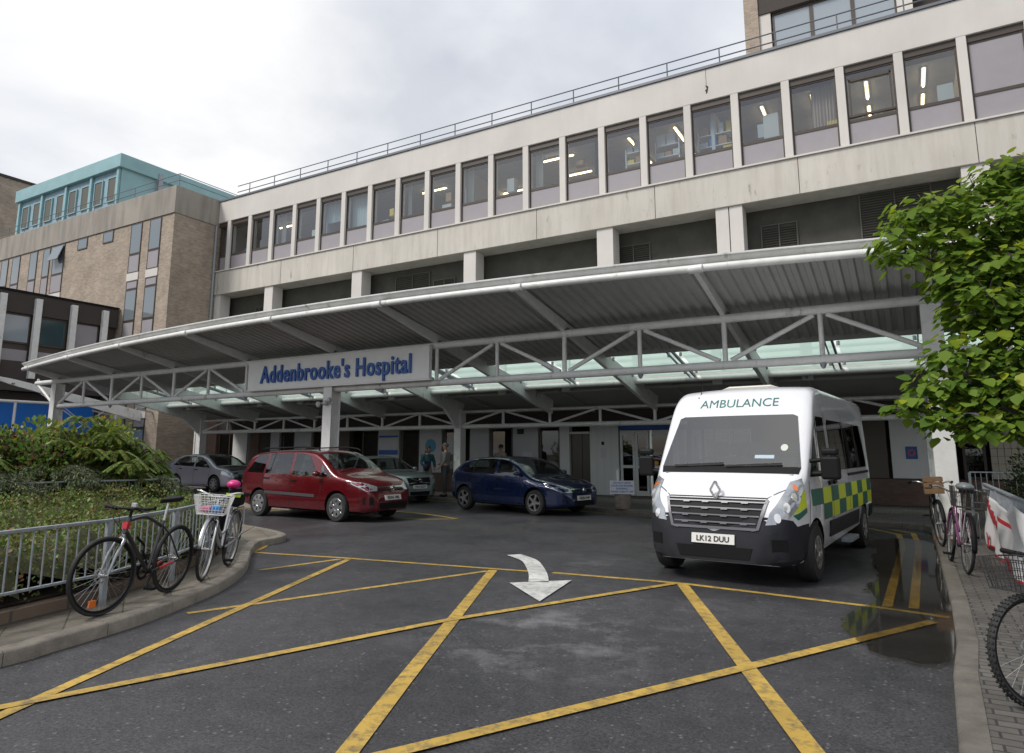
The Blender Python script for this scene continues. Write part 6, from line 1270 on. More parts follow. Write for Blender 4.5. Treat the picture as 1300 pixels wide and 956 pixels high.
# ------------------------------------------------------------------ bicycles
def bicycle(name, front, heading, label, frame='flat', col=None, forkc=None, lean=0., steer=0., basket=None, rack=False, guards=False, scale=1.06, tyre_w=.019, barc=None, spokes=24, group=None, knobbly=False, saddle=True, bar='flat', extras=()):
    r0 = .345; hx, hy = math.cos(R_(heading)), math.sin(R_(heading)); WB = (.62, -.43)
    e = empty(name, (front[0] - hx * WB[0] * scale, front[1] - hy * WB[0] * scale, .113), label=label, cat='bicycle', scale=scale, group=group)
    e.rotation_euler = (R_(lean), 0, R_(heading)); FC = col; KC = forkc or M['alum']; BK = M['black']; ht, hb = Vector((.405, 0, .84)), Vector((.445, 0, .70)); bb = Vector((0, 0, .285)); fh = Vector((WB[0], 0, r0)); rh = Vector((WB[1], 0, r0))
    st = Vector((-.15, 0, .76)); sp = Vector((-.185, 0, .93))
    ax = (ht - hb).normalized(); SM = Matrix.Translation(hb) @ Matrix.Rotation(R_(steer), 4, ax) @ Matrix.Translation(-hb)
    def wheel(c, mtx=None, tag_=''):
        m = MB(); n = 44; m.lathe([(r0 - .028, -.013), (r0 - .012, -tyre_w), (r0 - .002, -tyre_w * .55), (r0, 0), (r0 - .002, tyre_w * .55), (r0 - .012, tyre_w), (r0 - .028, .013), (r0 - .028, -.013)], n, c, 'y')
        if knobbly:
            for k in range(60):
                a = 2 * PI * k / 60; p = Vector((math.cos(a), 0, math.sin(a)))
                for y in (-tyre_w * .75, 0, tyre_w * .75): m.beam(Vector(c) + p * (r0 - .006) + Vector((0, y + (.004 if k % 2 else -.004), 0)), Vector(c) + p * (r0 + .006) + Vector((0, y, 0)), .012, .012, up=(0, 1, 0))
        if mtx: m.xf(mtx)
        w = m.build('wheel', M['rubber'], e, smooth=50)
        m = MB(); m.lathe([(r0 - .046, -.011), (r0 - .026, -.014), (r0 - .026, .014), (r0 - .046, .011), (r0 - .046, -.011)], n, c, 'y')
        if mtx: m.xf(mtx)
        m.build('rim', M['steel'] if guards else M['black'], w, smooth=40)
        m = MB()
        for k in range(spokes):
            a = 2 * PI * k / spokes; b = a + (.5 if k % 2 else -.5); y = .028 if (k // 2) % 2 else -.028
            m.tube(Vector(c) + Vector((math.cos(b) * .022, y, math.sin(b) * .022)), Vector(c) + Vector((math.cos(a) * (r0 - .04), 0, math.sin(a) * (r0 - .04))), .0016, 4)
        if mtx: m.xf(mtx)
        so = m.build('spokes', M['steel'], w); so['kind'] = 'stuff' if False else 'part'
        del so['kind']
        m = MB(); m.lathe([(.0, -.05), (.012, -.05), (.012, -.034), (.026, -.032), (.026, -.026), (.016, -.02), (.016, .02), (.026, .026), (.026, .032), (.012, .034), (.012, .05), (0, .05)], 14, c, 'y')
        if mtx: m.xf(mtx)
        m.build('hub', M['steel'], w, smooth=30)
        m = MB(); m.lathe([(.055, -.022), (.072, -.022), (.072, -.024), (.055, -.024), (.055, -.022)], 20, c, 'y'); 
        if mtx: m.xf(mtx)
        if not guards: m.build('brake_disc', M['steel'], w)
        m = MB(); m.box(c[0] + .05, c[0] + .11, -.012, .012, c[2] - .26, c[2] - .20)
        if mtx: m.xf(mtx)
        if not guards and not knobbly and c is fh: m.build('spoke_reflector', mat('orange_reflector', (.6, .14, .02), .3), w)
        return w
    wheel(fh, SM); wheel(rh)
    m = MB(); t = .017
    if frame == 'flat':
        m.path(catmull([st - (st - Vector((-.03, 0, .4))) * .15, Vector((.15, 0, .82)), ht - ax * .03], 5), [t] * 11, 10); m.tube(bb, hb + ax * .03, .021, 10)
    else:
        m.path(catmull([Vector((-.06, 0, .48)), Vector((.1, 0, .46)), Vector((.3, 0, .60)), ht - ax * .03], 5), [t] * 16, 10); m.path(catmull([bb, Vector((.15, 0, .36)), Vector((.34, 0, .54)), hb + ax * .02], 5), [.018] * 16, 10)
    m.tube(bb, st, t, 10); m.tube(hb, ht, .022, 10); m.tube(bb - Vector((0, 0, 0)), bb, .02, 8)
    fr = m.build('frame', FC, e, smooth=50)
    m = MB()
    for s in (-1, 1): m.path([bb + Vector((-.02, s * .02, 0)), Vector((-.2, s * .05, .31)), rh + Vector((0, s * .06, 0))], [.011] * 3, 8); m.path([st - Vector((0, 0, .05)), Vector((-.25, s * .04, .6)), rh + Vector((0, s * .06, 0))], [.009] * 3, 8)
    m.build('rear_stays', FC, e, smooth=50)
    m = MB(); m.lathe([(0, -.035), (.022, -.035), (.022, .035), (0, .035)], 12, bb, 'y'); 
    for s in (-1, 1):
        a = bb + Vector((0, s * .06, 0)); b = a + Vector((.10 * s, s * .01, -.13 * s)); m.beam(a, b, .02, .016); m.box(b.x - .04, b.x + .04, b.y + (s * .01 if s > 0 else -.10), b.y + (.10 if s > 0 else s * .01), b.z - .012, b.z + .012)
    m.build('cranks', BK, e)
    m = MB(); m.lathe([(.06, -.044), (.09, -.044), (.09, -.047), (.06, -.047), (.06, -.044)], 24, bb, 'y'); m.build('chainring', BK, e)
    m = MB(); m.path([bb + Vector((0, -.046, .09)), rh + Vector((0, -.046, .045))], .005, 4); m.path([bb + Vector((0, -.046, -.09)), rh + Vector((.02, -.046, -.06)), rh + Vector((0, -.046, -.04))], .005, 4); m.build('chain', BK, e)
    m = MB(); m.tube(st - Vector((0, 0, .02)), sp, .0135, 10); m.build('seat_post', M['alum'], e, smooth=50)
    if saddle:
        m = MB(); P = [(-.14, .075), (-.12, .085), (-.06, .07), (.02, .03), (.13, .018), (.14, 0)]; P2 = P + [(a, -b) for a, b in reversed(P[:-1])]
        m.prism(P2, lambda u, v, d: (sp.x + u, v, sp.z + .03 + d + (.02 if u < -.08 else 0)), -.02, .02); m.build('saddle', BK, e, bevel=.012)
    m = MB(); s_ = Vector((hb.x + (fh.x - hb.x) * .28, 0, hb.z - .09))
    m.tube(hb + ax * -.01, hb - ax * .05, .02, 10)
    for s in (-1, 1): m.path([hb - ax * .035, hb - ax * .06 + Vector((.012, s * .045, 0)), Vector((.55, s * .052, .52)), fh + Vector((0, s * .052, 0))], [.015, .017, .014, .010], 8)
    m.xf(SM); fk = m.build('fork', KC, e, smooth=50)
    top = ht + ax * .07; m = MB(); m.tube(ht, top, .014, 8); cb_ = top + Vector((.06, 0, .02)); m.beam(top, cb_, .028, .028)
    if bar == 'flat': hp = [(0, -.31, .01), (-.0, -.2, .0), (0, 0, 0), (0, .2, 0), (0, .31, .01)]; hp = [(-abs(y) * .12, y, z) for _, y, z in hp]
    else: hp = [(-.26, -.30, .03), (-.14, -.29, .04), (-.02, -.20, .05), (0, -.07, 0), (0, 0, 0), (0, .07, 0), (-.02, .20, .05), (-.14, .29, .04), (-.26, .30, .03)]
    pts = [cb_ + Vector(p) for p in hp]; m.path(catmull(pts, 3), .0125, 8); m.xf(SM); hbz = m.build('handlebar', barc or BK, e, smooth=50)
    for s in (0, -1):
        m = MB(); a, b = (pts[0], pts[1]) if s == 0 else (pts[-1], pts[-2]); d = (b - a).normalized(); m.tube(a, a + d * .12, .018, 10); m.tube(a + d * .13 + Vector((.02, 0, -.01)), a + d * .02 + Vector((.055, 0, -.03)), .006, 6)
        m.tube(a + d * .14, a + d * .17, .02, 8); m.xf(SM); m.build('grip', BK, e, smooth=50)
    m = MB(); m.path([cb_ + Vector((.0, .1, 0)), cb_ + Vector((.13, .06, -.05)), hb + Vector((.05, .02, .0)), Vector((.35, .02, .5))], .003, 5); m.path([cb_ + Vector((.0, -.1, 0)), cb_ + Vector((.12, -.02, -.08)), hb + Vector((.0, -.03, .02))], .003, 5); m.xf(SM); m.build('cable', BK, e, smooth=50)
    if guards:
        for c, a0, a1, mx, nm in ((fh, .15, 2.6, SM, 'front_mudguard'), (rh, .35, 3.3, None, 'rear_mudguard')):
            m = MB(); n = 20; vs = []
            for i in range(n + 1):
                a = a0 + (a1 - a0) * i / n
                for y, dr in ((-.028, .012), (-.015, .024), (.015, .024), (.028, .012)): vs.append(Vector(c) + Vector((math.cos(a) * (r0 + dr), y, math.sin(a) * (r0 + dr))))
            m.add(vs, [(i * 4 + j, i * 4 + j + 1, i * 4 + j + 5, i * 4 + j + 4) for i in range(n) for j in range(3)])
            if mx: m.xf(mx)
            o = m.build(nm, M['steel'] if barc == M['chrome'] else M['black'], e, smooth=60); q = o.modifiers.new('s', 'SOLIDIFY'); q.thickness = .002
    if rack:
        m = MB(); z = .80
        for y in (-.06, 0, .06): m.tube((-.22, y, z - .06), (-.62, y, z - .06), .005, 6)
        for x in (-.3, -.45, -.6): m.tube((x, -.06, z - .06), (x, .06, z - .06), .005, 6)
        for s in (-1, 1): m.path([(-.3, s * .06, z - .06), (rh.x, s * .075, rh.z)], .005, 6); m.path([(-.6, s * .06, z - .06), (rh.x, s * .075, rh.z)], .005, 6); m.path([(-.6, s * .065, z - .07), (-.60, s * .09, .45), (rh.x, s * .075, rh.z)], .005, 6)
        m.build('rear_rack', M['steel'], e, smooth=50)
    if basket:
        x0, y0, z0, x1, w0, w1, hgt, bm_, where = basket; m = MB(); nb = 9
        def ring(z, gx, gy): return [(x0 - gx, -gy, z), (x0 + gx, -gy, z), (x0 + gx, gy, z), (x0 - gx, gy, z)]
        for k in range(5):
            f = k / 4; m.path(ring(z0 + hgt * f, x1 * (w0 + (w1 - w0) * f), .5 * (w0 + (w1 - w0) * f) * y0), .0045 if k in (0, 4) else .003, 5, closed=True)
        for side in range(4):
            for k in range(nb):
                f = k / nb; A = ring(z0, x1 * w0, .5 * w0 * y0); Bq = ring(z0 + hgt, x1 * w1, .5 * w1 * y0)
                a = Vector(A[side]).lerp(Vector(A[(side + 1) % 4]), f); b = Vector(Bq[side]).lerp(Vector(Bq[(side + 1) % 4]), f); m.tube(a, b, .0032, 4)
        for k in range(6): f = k / 5; m.tube((x0 - x1 * w0 + 2 * x1 * w0 * f, -.5 * w0 * y0, z0), (x0 - x1 * w0 + 2 * x1 * w0 * f, .5 * w0 * y0, z0), .003, 4)
        if where == 'front': m.xf(SM)
        m.build('basket', bm_, e)
    return e
DARKB = mat('graphite_paint', (.02, .02, .022), .35, coat=.6); GREYF = mat('silver_paint_fork', (.32, .33, .35), .3, metal=.7); REDT = mat('red_trim', (.5, .02, .03), .4)
b1 = bicycle('bicycle', (-6.80, 3.93), -66, 'dark hybrid bicycle with silver fork leaning on the near railing at left', 'flat', DARKB, GREYF, lean=-5, steer=-15, spokes=28)
m = MB(); m.beam((.428, .0, .80), (.44, 0, .74), .047, .047); m.build('red_decal', REDT, b1); m = MB(); m.tube((-.33, .058, .328), (-.12, .045, .30), .0125, 8); m.tube((-.33, -.058, .328), (-.12, -.045, .30), .0125, 8); m.build('red_decal', REDT, b1)
m = MB(); m.path(catmull([(.10, .03, .42), (.18, .045, .5), (.16, .03, .56), (.26, .04, .62), (.30, .03, .66)], 4), .012, 8); m.build('cable_lock', M['black'], b1, smooth=60)
m = MB(); m.box(.47, .50, .06, .11, .95, .99); m.build('front_lamp', mat('lamp_grey', (.4, .42, .45), .2), b1, bevel=.006)
b2 = bicycle('bicycle', (-7.54, 5.57), -53, 'white and silver town bicycle with a white wire basket standing at the island tip', 'step', mat('silver_frame', (.5, .5, .52), .3, metal=.6), M['chrome'], lean=-4, steer=3, guards=True, rack=True, bar='town', barc=M['chrome'], basket=(.60, .36, .74, .13, .82, 1.08, .21, M['white'], 'front'))
def box_on(root, name, c, s, m_, label, cat, bev=.02):
    p = root.matrix_basis @ Vector(c); m = MB(); m.box(-s[0] / 2, s[0] / 2, -s[1] / 2, s[1] / 2, -s[2] / 2, s[2] / 2); o = m.build(name, m_, bevel=bev); o.location = p; o.rotation_euler = root.rotation_euler; return tag(o, label, cat)
box_on(b2, 'pannier_bag', (-.42, -.16, .58), (.34, .13, .32), M['black'], 'black pannier bag hung on the rear rack of the white bicycle', 'bag', .04)
box_on(b2, 'rack_bag', (-.42, 0, .84), (.3, .17, .18), M['black'], 'black box bag on top of the white bicycle rear rack', 'bag', .04)
box_on(b2, 'reflective_strap', (-.24, 0, .90), (.02, .19, .05), mat('hi_vis', (.55, .75, .02), .4), 'bright yellow green reflective strap across the black rack bag', 'strap', .004)
hm = MB(); hm.ell((0, 0, 0), (.10, .085, .06), 16, 10); ho = hm.build('helmet', mat('pink_shell', (.55, .02, .17), .35), smooth=60); ho.location = b2.matrix_basis @ Vector((-.19, 0, 1.04)); tag(ho, 'bright pink helmet resting on the saddle of the white bicycle', 'helmet')
for c, s, m_, l in (((.60, .05, .80), (.1, .1, .09), mat('blue_item', (.03, .25, .6), .5), 'small blue packet in the white wire basket'), ((.58, -.07, .79), (.09, .12, .07), mat('pink_item', (.6, .2, .3), .5), 'pink wrapped bundle in the white wire basket')): box_on(b2, 'parcel', c, s, m_, l, 'parcel')
# right pavement
b3 = bicycle('bicycle', (.32, 13.6), -88, 'black bicycle with a wooden crate standing against the right canopy column', 'flat', DARKB, DARKB, lean=3, steer=8, bar='town', barc=M['steel'], guards=True)
cr = MB(); 
for z in (0, .09, .18):
    cr.box(-.18, .18, -.14, -.125, z, z + .07); cr.box(-.18, .18, .125, .14, z, z + .07); cr.box(-.18, -.165, -.125, .125, z, z + .07); cr.box(.165, .18, -.125, .125, z, z + .07)
cr.box(-.18, .18, -.14, .14, -.015, -.002)
for sx in (-.16, .14): 
    for sy in (-.123, .103): cr.box(sx, sx + .02, sy, sy + .02, 0, .25)
co_ = cr.build('wooden_crate', mat('crate_wood', (.17, .10, .05), .8, noise=.3, nscale=10)); co_.location = b3.matrix_basis @ Vector((.62, 0, .82)); co_.rotation_euler = b3.rotation_euler; tag(co_, 'small slatted wooden crate carried over the front wheel of the black bicycle', 'crate')
PINK = mat('purple_pink_paint', (.12, .03, .09), .35, coat=.6)
b4 = bicycle('bicycle', (.36, 11.85), 97, 'pinkish purple step-through bicycle parked nose away beside the banner railing', 'step', PINK, PINK, lean=6, steer=-4, guards=True, rack=True, bar='town', barc=M['steel'], basket=(-.42, .34, .78, .17, .9, 1.05, .24, mat('dark_wicker', (.03, .028, .025), .8), 'rear'))
sc_ = MB(); sc_.ell((0, 0, 0), (.16, .11, .06), 16, 10); so_ = sc_.build('saddle_cover', mat('clear_grey_plastic', (.16, .18, .19), .25), smooth=60); so_.location = b4.matrix_basis @ Vector((-.2, 0, 1.02)); so_.rotation_euler = b4.rotation_euler; tag(so_, 'grey plastic cover tied over the saddle of the purple bicycle', 'saddle cover')
b5 = bicycle('bicycle', (.56, 5.45), -142, 'mountain bicycle with knobbly tyres and wire basket at the bottom right corner', 'flat', mat('steel_blue_paint', (.12, .13, .15), .35, coat=.5), M['steel'], lean=4, steer=6, scale=.95, tyre_w=.028, knobbly=True, basket=(.62, .34, .72, .14, .85, 1.05, .20, mat('dark_wire', (.03, .03, .03), .5), 'front'))

# ------------------------------------------------------------------ people
SKIN = mat('skin', (.35, .20, .14), .55); 
def skinmesh(V, E, Rr, sub=2):
    me = bpy.data.meshes.new('s'); me.from_pydata([tuple(v) for v in V], E, []); o = bpy.data.objects.new('s', me); COL.objects.link(o)
    md = o.modifiers.new('k', 'SKIN'); md.use_smooth_shade = True; d = me.skin_vertices[0].data
    for i, r in enumerate(Rr): d[i].radius = (r, r) if not isinstance(r, tuple) else r
    d[0].use_root = True; s = o.modifiers.new('u', 'SUBSURF'); s.levels = sub; s.render_levels = sub
    bpy.context.view_layer.update(); r = bpy.data.meshes.new_from_object(o.evaluated_get(bpy.context.evaluated_depsgraph_get())); bpy.data.objects.remove(o); r.polygons.foreach_set('use_smooth', [True] * len(r.polygons)); return r
def person(loc, rz, H, label, top, legs, shoe, hair, hair_len, arms, skirt=None, shirt=None, skin=SKIN, stoop=0, group=None):
    e = empty('person', loc, rz, label, 'person', group); k = H / 1.75; s = .92 if skirt else 1.
    P = dict(pel=(0, 0, .95), wai=(.01, 0, 1.10), che=(.0, 0, 1.30), sho=(-.01, 0, 1.43), nec=(0, 0, 1.51), hb=(.015, 0, 1.57), hm=(.02, 0, 1.645), ht=(.01, 0, 1.70),
             hl=(0, .09, .90), kl=(.02, .10, .50), al=(-.01, .10, .09), fl=(.06, .11, .035), tl=(.15, .12, .03), hr=(0, -.09, .90), kr=(.03, -.11, .50), ar=(0, -.12, .09), fr=(.07, -.13, .035), tr=(.16, -.135, .03),
             sl=(-.01, .18 * s, 1.41), el=arms[0], wl=arms[1], pl=arms[2], sr=(-.01, -.18 * s, 1.41), er=arms[3], wr=arms[4], pr=arms[5])
    K = list(P); V = [Vector(P[q]) * k for q in K]; ix = {q: i for i, q in enumerate(K)}
    Ed = [('pel', 'wai'), ('wai', 'che'), ('che', 'sho'), ('sho', 'nec'), ('nec', 'hb'), ('hb', 'hm'), ('hm', 'ht'), ('pel', 'hl'), ('hl', 'kl'), ('kl', 'al'), ('al', 'fl'), ('fl', 'tl'), ('pel', 'hr'), ('hr', 'kr'), ('kr', 'ar'), ('ar', 'fr'), ('fr', 'tr'), ('sho', 'sl'), ('sl', 'el'), ('el', 'wl'), ('wl', 'pl'), ('sho', 'sr'), ('sr', 'er'), ('er', 'wr'), ('wr', 'pr')]
    Rd = dict(pel=(.115, .14), wai=(.10, .13), che=(.11, .15), sho=(.085, .12), nec=.052, hb=(.072, .065), hm=(.098, .08), ht=(.075, .06), hl=.085, kl=.055, al=.038, fl=.04, tl=.03, sl=.055, el=.042, wl=.028, pl=.035)
    R = [tuple(x * k for x in ((lambda q: q if isinstance(q, tuple) else (q, q))(Rd.get(q) or Rd[q[:-1] + 'l' if q.endswith('r') else q]))) for q in K]
    E_ = [(ix[a], ix[b]) for a, b in Ed]
    me = skinmesh(V, E_, R)
    bm = bmesh.new(); bm.from_mesh(me); mb = MB()
    for w, p in (('wl', 'pl'), ('wr', 'pr')):
        a, b = V[ix[w]], V[ix[p]]; d = (b - a).normalized(); sd = d.cross(Vector((0, 0, 1))); sd = sd.normalized() if sd.length > .1 else Vector((0, 1, 0)); nn = sd.cross(d)
        for i, L in enumerate((.065, .075, .07, .055)): q = b + sd * (i - 1.5) * .02; mb.path([q, q + d * L * .6, q + d * L * .85 - nn * L * .45], [.0095, .009, .007], 6)
        q = a + d * .03 + sd * .03; mb.path([q, q + sd * .03 + d * .03, q + sd * .035 + d * .06], [.011, .010, .008], 6)
    hc = V[ix['hm']]; mb.path([hc + Vector((.085, 0, .03)) * k, hc + Vector((.115, 0, -.015)) * k, hc + Vector((.09, 0, -.025)) * k], [.010, .014, .010], 6)
    for sy in (-1, 1): mb.ell(hc + Vector((0, sy * .078, -.01)) * k, (.018, .01, .03), 8, 6)
    mm = mb.mesh(); bm.from_mesh(mm); me3 = bpy.data.meshes.new('body'); bm.to_mesh(me3); bm.free(); finish('body', me3, skin, e, 60)
    m = MB()
    for sy in (-1, 1): m.ell(hc + Vector((.088, sy * .03, .005)) * k, (.008, .013, .007), 8, 6)
    m.build('eyes', M['black'], e); m = MB(); m.path([hc + Vector((.09, -.02, -.06)) * k, hc + Vector((.097, 0, -.062)) * k, hc + Vector((.09, .02, -.06)) * k], .005, 5); m.build('mouth', mat('lips', (.28, .09, .08), .5), e)
    m = MB(); m.ell(hc + Vector((-.018, 0, .03)) * k, (.105 * k, .09 * k, .085 * k), 16, 10)
    if hair_len: m.ell(hc + Vector((-.05, 0, -.06 - hair_len / 2)) * k, (.065 * k, .10 * k, .09 + hair_len / 2), 14, 10)
    m.build('hair', hair, e, smooth=60)
    def garment(name, keys, edges, grow, m_):
        me = skinmesh([V[ix[q]] for q in keys], [(keys.index(a), keys.index(b)) for a, b in edges], [tuple(x + grow for x in R[ix[q]]) for q in keys]); return finish(name, me, m_, e, 60)
    garment('jacket', ['che', 'wai', 'pel', 'sho', 'sl', 'el', 'wl', 'sr', 'er', 'wr'], [('che', 'wai'), ('wai', 'pel'), ('che', 'sho'), ('sho', 'sl'), ('sl', 'el'), ('el', 'wl'), ('sho', 'sr'), ('sr', 'er'), ('er', 'wr')], .018, top)
    if shirt:
        m = MB(); m.prism([(.055, 1.44), (-.055, 1.44), (-.075, 1.2), (-.07, .98), (.07, .98), (.075, 1.2)], lambda u, v, d: (d * k, u * k, v * k), .09, .155); m.build('shirt', shirt, e, bevel=.02)
    if skirt:
        m = MB(); n = 40; vs = []; lv = [(1.0, .135), (.9, .16), (.6, .19), (.3, .23), (.08, .27)]
        for z, r in lv:
            for j in range(n): a = 2 * PI * j / n; q = r * (1 + .07 * math.sin(a * 9) * (1 - z)); vs.append((q * math.cos(a) * .85 * k, q * math.sin(a) * k, z * k))
        m.add(vs, [(i * n + j, i * n + (j + 1) % n, (i + 1) * n + (j + 1) % n, (i + 1) * n + j) for i in range(4) for j in range(n)]); m.build('skirt', skirt, e, smooth=70)
    else: garment('trousers', ['pel', 'hl', 'kl', 'al', 'hr', 'kr', 'ar'], [('pel', 'hl'), ('hl', 'kl'), ('kl', 'al'), ('pel', 'hr'), ('hr', 'kr'), ('kr', 'ar')], .014, legs)
    for a, b, c in (('al', 'fl', 'tl'), ('ar', 'fr', 'tr')):
        m = MB(); m.path([V[ix[a]] - Vector((.05, 0, .03)), V[ix[b]], V[ix[c]] + Vector((.03, 0, 0))], [.045, .045, .035], 10); m.build('shoe', shoe, e, smooth=60)
    return e
AR = [(.02, .24, 1.15), (.13, .22, .98), (.19, .20, .93), (.02, -.24, 1.15), (.20, -.20, 1.05), (.27, -.16, 1.05)]
HD = [(-.02, .22, 1.13), (.03, .23, .88), (.05, .23, .80), (-.02, -.22, 1.13), (.03, -.23, .88), (.05, -.23, .80)]
pat = mat('patterned_cloth', (.34, .33, .28), .8, noise=.0, nscale=30, col2=(.06, .07, .06)); 
person((-14.75, 19.62, .115), R_(-35), 1.74, 'woman in a teal cardigan and long patterned skirt talking by the doors', mat('teal_wool', (.01, .07, .09), .85), None, M['black'], mat('black_hair', (.012, .010, .010), .6), .12, AR, skirt=pat)
person((-14.1, 19.78, .115), R_(-150), 1.84, 'grey haired man in a grey jacket over a red shirt facing the woman', mat('grey_jacket', (.16, .17, .16), .85), mat('grey_trousers', (.06, .06, .065), .85), M['black'], mat('grey_hair', (.10, .09, .085), .7), 0, AR, shirt=mat('red_shirt', (.22, .01, .015), .8))
person((-13.3, 22.2, .115), R_(-95), 1.80, 'person in a pale top standing under the canopy behind the blue hatchback', mat('pale_top', (.22, .22, .22), .85), mat('dark_trousers', (.03, .03, .035), .85), M['black'], mat('black_hair', (.012, .010, .010), .6), 0, HD)
hb_ = MB(); hb_.ell((0, 0, 0), (.10, .16, .14), 16, 10); hb_.path([(0, -.10, .1), (-.02, -.06, .45), (0, .02, .62), (.02, .08, .45), (0, .10, .1)], .012, 6); ho2 = hb_.build('shoulder_bag', mat('navy_bag', (.012, .014, .03), .5), smooth=60); ho2.location = (-14.62, 19.38, 1.12); tag(ho2, 'dark shoulder bag hanging at the side of the woman in teal', 'bag')

# ------------------------------------------------------------------ office interiors seen through the strip windows
wx = lambda i: ML + MS * (i + .5)
off = B.location
def ctube(x0, y0, x1, y1):
    lt = bpart('ceiling_light', lambda m: m.beam((x0, y0, 13.985), (x1, y1, 13.985), .14, .05), M['panelw'], B); bpart('lit_tube', lambda m: m.tube((x0, y0, 13.93), (x1, y1, 13.93), .03, 8), M['tube'], lt, smooth=60)
for i, y in ((1, 25.2), (7, 25.0), (11, 24.7), (11, 26.6), (9, 27.0)): ctube(wx(i) - .7, y, wx(i) + .7, y)
for i in (13, 14.1, 16, 17, 18, 19): ctube(wx(i) - .12, 24.4, wx(i) - .12, 25.7); ctube(wx(i) - .12, 26.3, wx(i) - .12, 27.6)
BL = mat('pale_blind', (.42, .50, .52), .7); CU = mat('beige_curtain', (.38, .30, .24), .9); CW = mat('white_curtain', (.6, .6, .58), .9)
def curtain(x0, x1, m_, z0=11.6, z1=13.95, y=23.82):
    def f(m):
        n = 24; vs = []
        for i in range(n + 1):
            x = x0 + (x1 - x0) * i / n; vs += [(x, y + .035 * math.sin(i * 1.9), z0), (x, y + .035 * math.sin(i * 1.9), z1)]
        m.add(vs, [(2 * i, 2 * i + 1, 2 * i + 3, 2 * i + 2) for i in range(n)])
    bpart('curtain', f, m_, B, smooth=80)
curtain(wx(5) - .68, wx(5) + .68, BL); curtain(wx(4) - .68, wx(4) + .2, BL, 12.9); curtain(wx(9) - .65, wx(9) - .35, CW); curtain(wx(7) - .6, wx(7) - .42, CW); curtain(wx(11) - .62, wx(11) - .3, CW); curtain(wx(17) - .1, wx(17) + .62, CU); curtain(wx(12) + .35, wx(12) + .62, mat('dark_curtain', (.08, .08, .07), .9)); curtain(wx(2) - .6, wx(2) - .3, CW)
r = random.Random(31)
CARD = [mat('cardboard', (.36, .24, .14), .85), mat('box_white', (.55, .55, .53), .7), mat('box_file', (.45, .47, .46), .7), mat('box_blue', (.05, .22, .5), .6), mat('box_yellow', (.62, .5, .06), .6), mat('box_pink', (.5, .06, .2), .6)]
CN_ = ['brown cardboard', 'white', 'pale grey', 'blue', 'yellow', 'magenta']
def shelf(i, x0, x1, lab):
    e = empty('shelving_unit', ((x0 + x1) / 2, 24.45, 11.31), label='white metal shelving seen through ' + lab, cat='shelving')
    for z in (.35, .85, 1.3, 1.75): m = MB(e.location); m.box(x0, x1, 23.92, 24.42, 11.31 + z, 11.34 + z); m.build('shelf_board', M['white'], e)
    for x in (x0, x1 - .04):
        for y in (23.92, 24.38): m = MB(e.location); m.box(x + .001, x + .039, y, y + .04, 11.31, 13.25); m.build('upright', M['white'], e)
    n = 0
    for z in (.85, 1.3, 1.75):
        x = x0 + .06
        while x < x1 - .25:
            w = r.uniform(.14, .34); h = r.uniform(.14, .34) if z < 1.7 else r.uniform(.2, .5); c = r.choice([0, 0, 1, 1, 1, 2, 2, 3, 4, 5]); w = min(w, x1 - .05 - x)
            m = MB((x + w / 2, 24.1, 11.345 + z)); m.box(x, x + w, 23.96, 23.96 + r.uniform(.2, .4), 11.345 + z, 11.345 + z + h); o = m.build('storage_box', CARD[c], bevel=.006); o.location = (x + w / 2, 24.1, 11.345 + z)
            tag(o, '%s storage box, %s on the %s shelf in %s' % (CN_[c], ('first', 'second', 'third', 'fourth', 'fifth', 'sixth', 'seventh', 'eighth')[n], {.85: 'lower', 1.3: 'middle', 1.75: 'top'}[z], lab), 'box', 'boxes on the office shelves'); n += 1
            x += w + r.uniform(.02, .1)
        n = 0
shelf(13, wx(13) - .1, wx(13) + .65, 'the fourteenth square window'); shelf(14, wx(14) - .6, wx(14) + .35, 'the fifteenth square window'); shelf(15, wx(15) - .65, wx(15) + .7, 'the sixteenth square window')
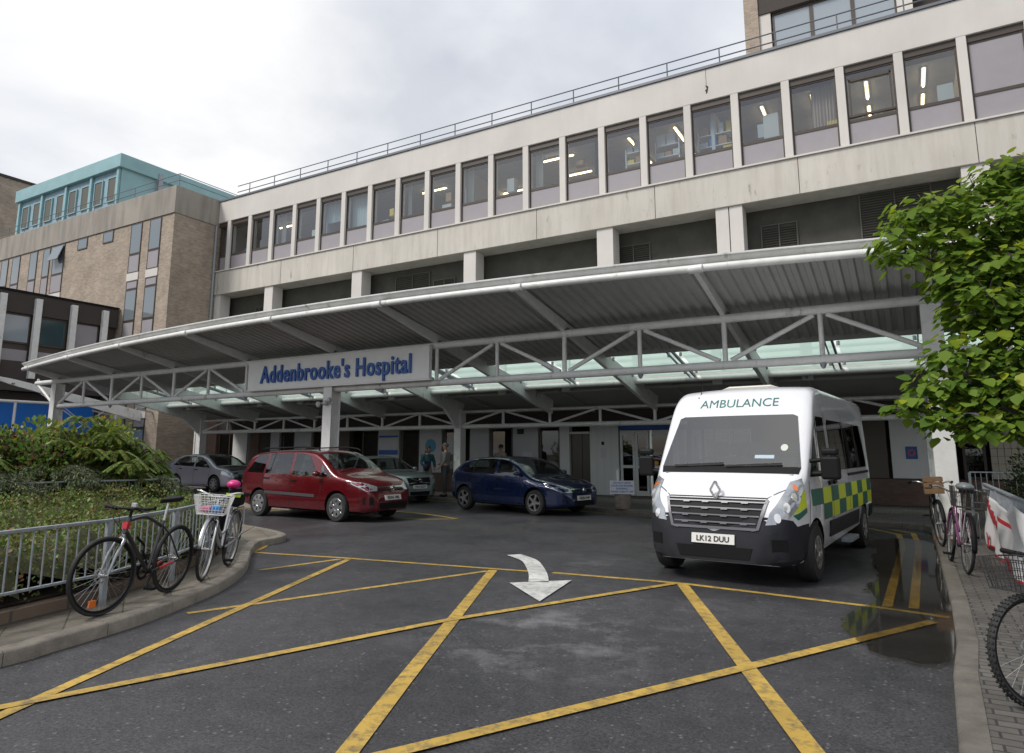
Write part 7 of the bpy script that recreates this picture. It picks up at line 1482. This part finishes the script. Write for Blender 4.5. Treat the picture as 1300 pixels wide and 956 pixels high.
for i, x, z, w, h, c, l in ((0, .1, 12.25, .4, .3, 3, 'blue crate low in the leftmost strip window'), (3, .1, 12.25, .3, .5, 1, 'white equipment behind the fourth strip window'), (6, .1, 12.6, .25, .35, 4, 'yellow notice in the seventh strip window'), (8, -.1, 12.28, .5, .3, 1, 'white box on the sill of the ninth strip window'), (8, .0, 12.7, .3, .4, 0, 'brown bundle above the white box in the ninth strip window'),
                            (10, -.15, 12.5, .35, .6, 2, 'pale blue grey coat shape in the eleventh strip window'), (12, -.35, 13.0, .35, .2, 0, 'brown carton high in the thirteenth strip window'), (16, .25, 12.4, .5, .9, 1, 'tall stack of white boxes in the seventeenth strip window'), (16, -.1, 12.5, .2, .5, 2, 'slim pale box beside the tall white stack'), (17, .5, 12.26, .35, .3, 4, 'yellow folder on the sill by the beige curtain'),
                            (19, .35, 12.35, .42, .6, 2, 'printed sheet standing in the twentieth strip window'), (6, -.3, 12.26, .5, .2, 2, 'grey tray on the sill of the seventh strip window'), (15, .45, 12.25, .35, .25, 4, 'yellow tub at the foot of the sixteenth strip window')):
    m = MB((wx(i) + x, 23.95, z)); m.box(wx(i) + x - w / 2, wx(i) + x + w / 2, 23.8, 24.1, z, z + h); o = m.build('storage_box', CARD[c], bevel=.006); o.location = (wx(i) + x, 23.95, z); tag(o, l, 'box', 'things on the office window sills')
bpart('inner_sill', lambda m: m.box(X0 + .12, X1 - .02, YF + .405, 23.88, 12.16, 12.24), M['panelw'], B)
off = None
import numpy as np, math
F=867.;P=math.radians(9.17);YAW=math.radians(30);H=1.65
R=np.array([math.cos(YAW),math.sin(YAW),0]);FH=np.array([-math.sin(YAW),math.cos(YAW),0]);UZ=np.array([0,0,1.])
FW=FH*math.cos(P)+UZ*math.sin(P);UP=UZ*math.cos(P)-FH*math.sin(P);C=np.array([0,0,H])
def ray(x,y): return R*(x-650)/F+UP*(433.5-y)/F+FW
def z(x,y,h=0): d=ray(x,y);t=(h-H)/d[2];return np.round(C+d*t,2)
def Y(x,y,c): d=ray(x,y);return np.round(C+d*c/d[1],2)
def X(x,y,c): d=ray(x,y);return np.round(C+d*c/d[0],2)
def pr(p): q=np.array(p)-C;w=q@FW;return (round(650+F*(q@R)/w,1),round(433.5-F*(q@UP)/w,1))
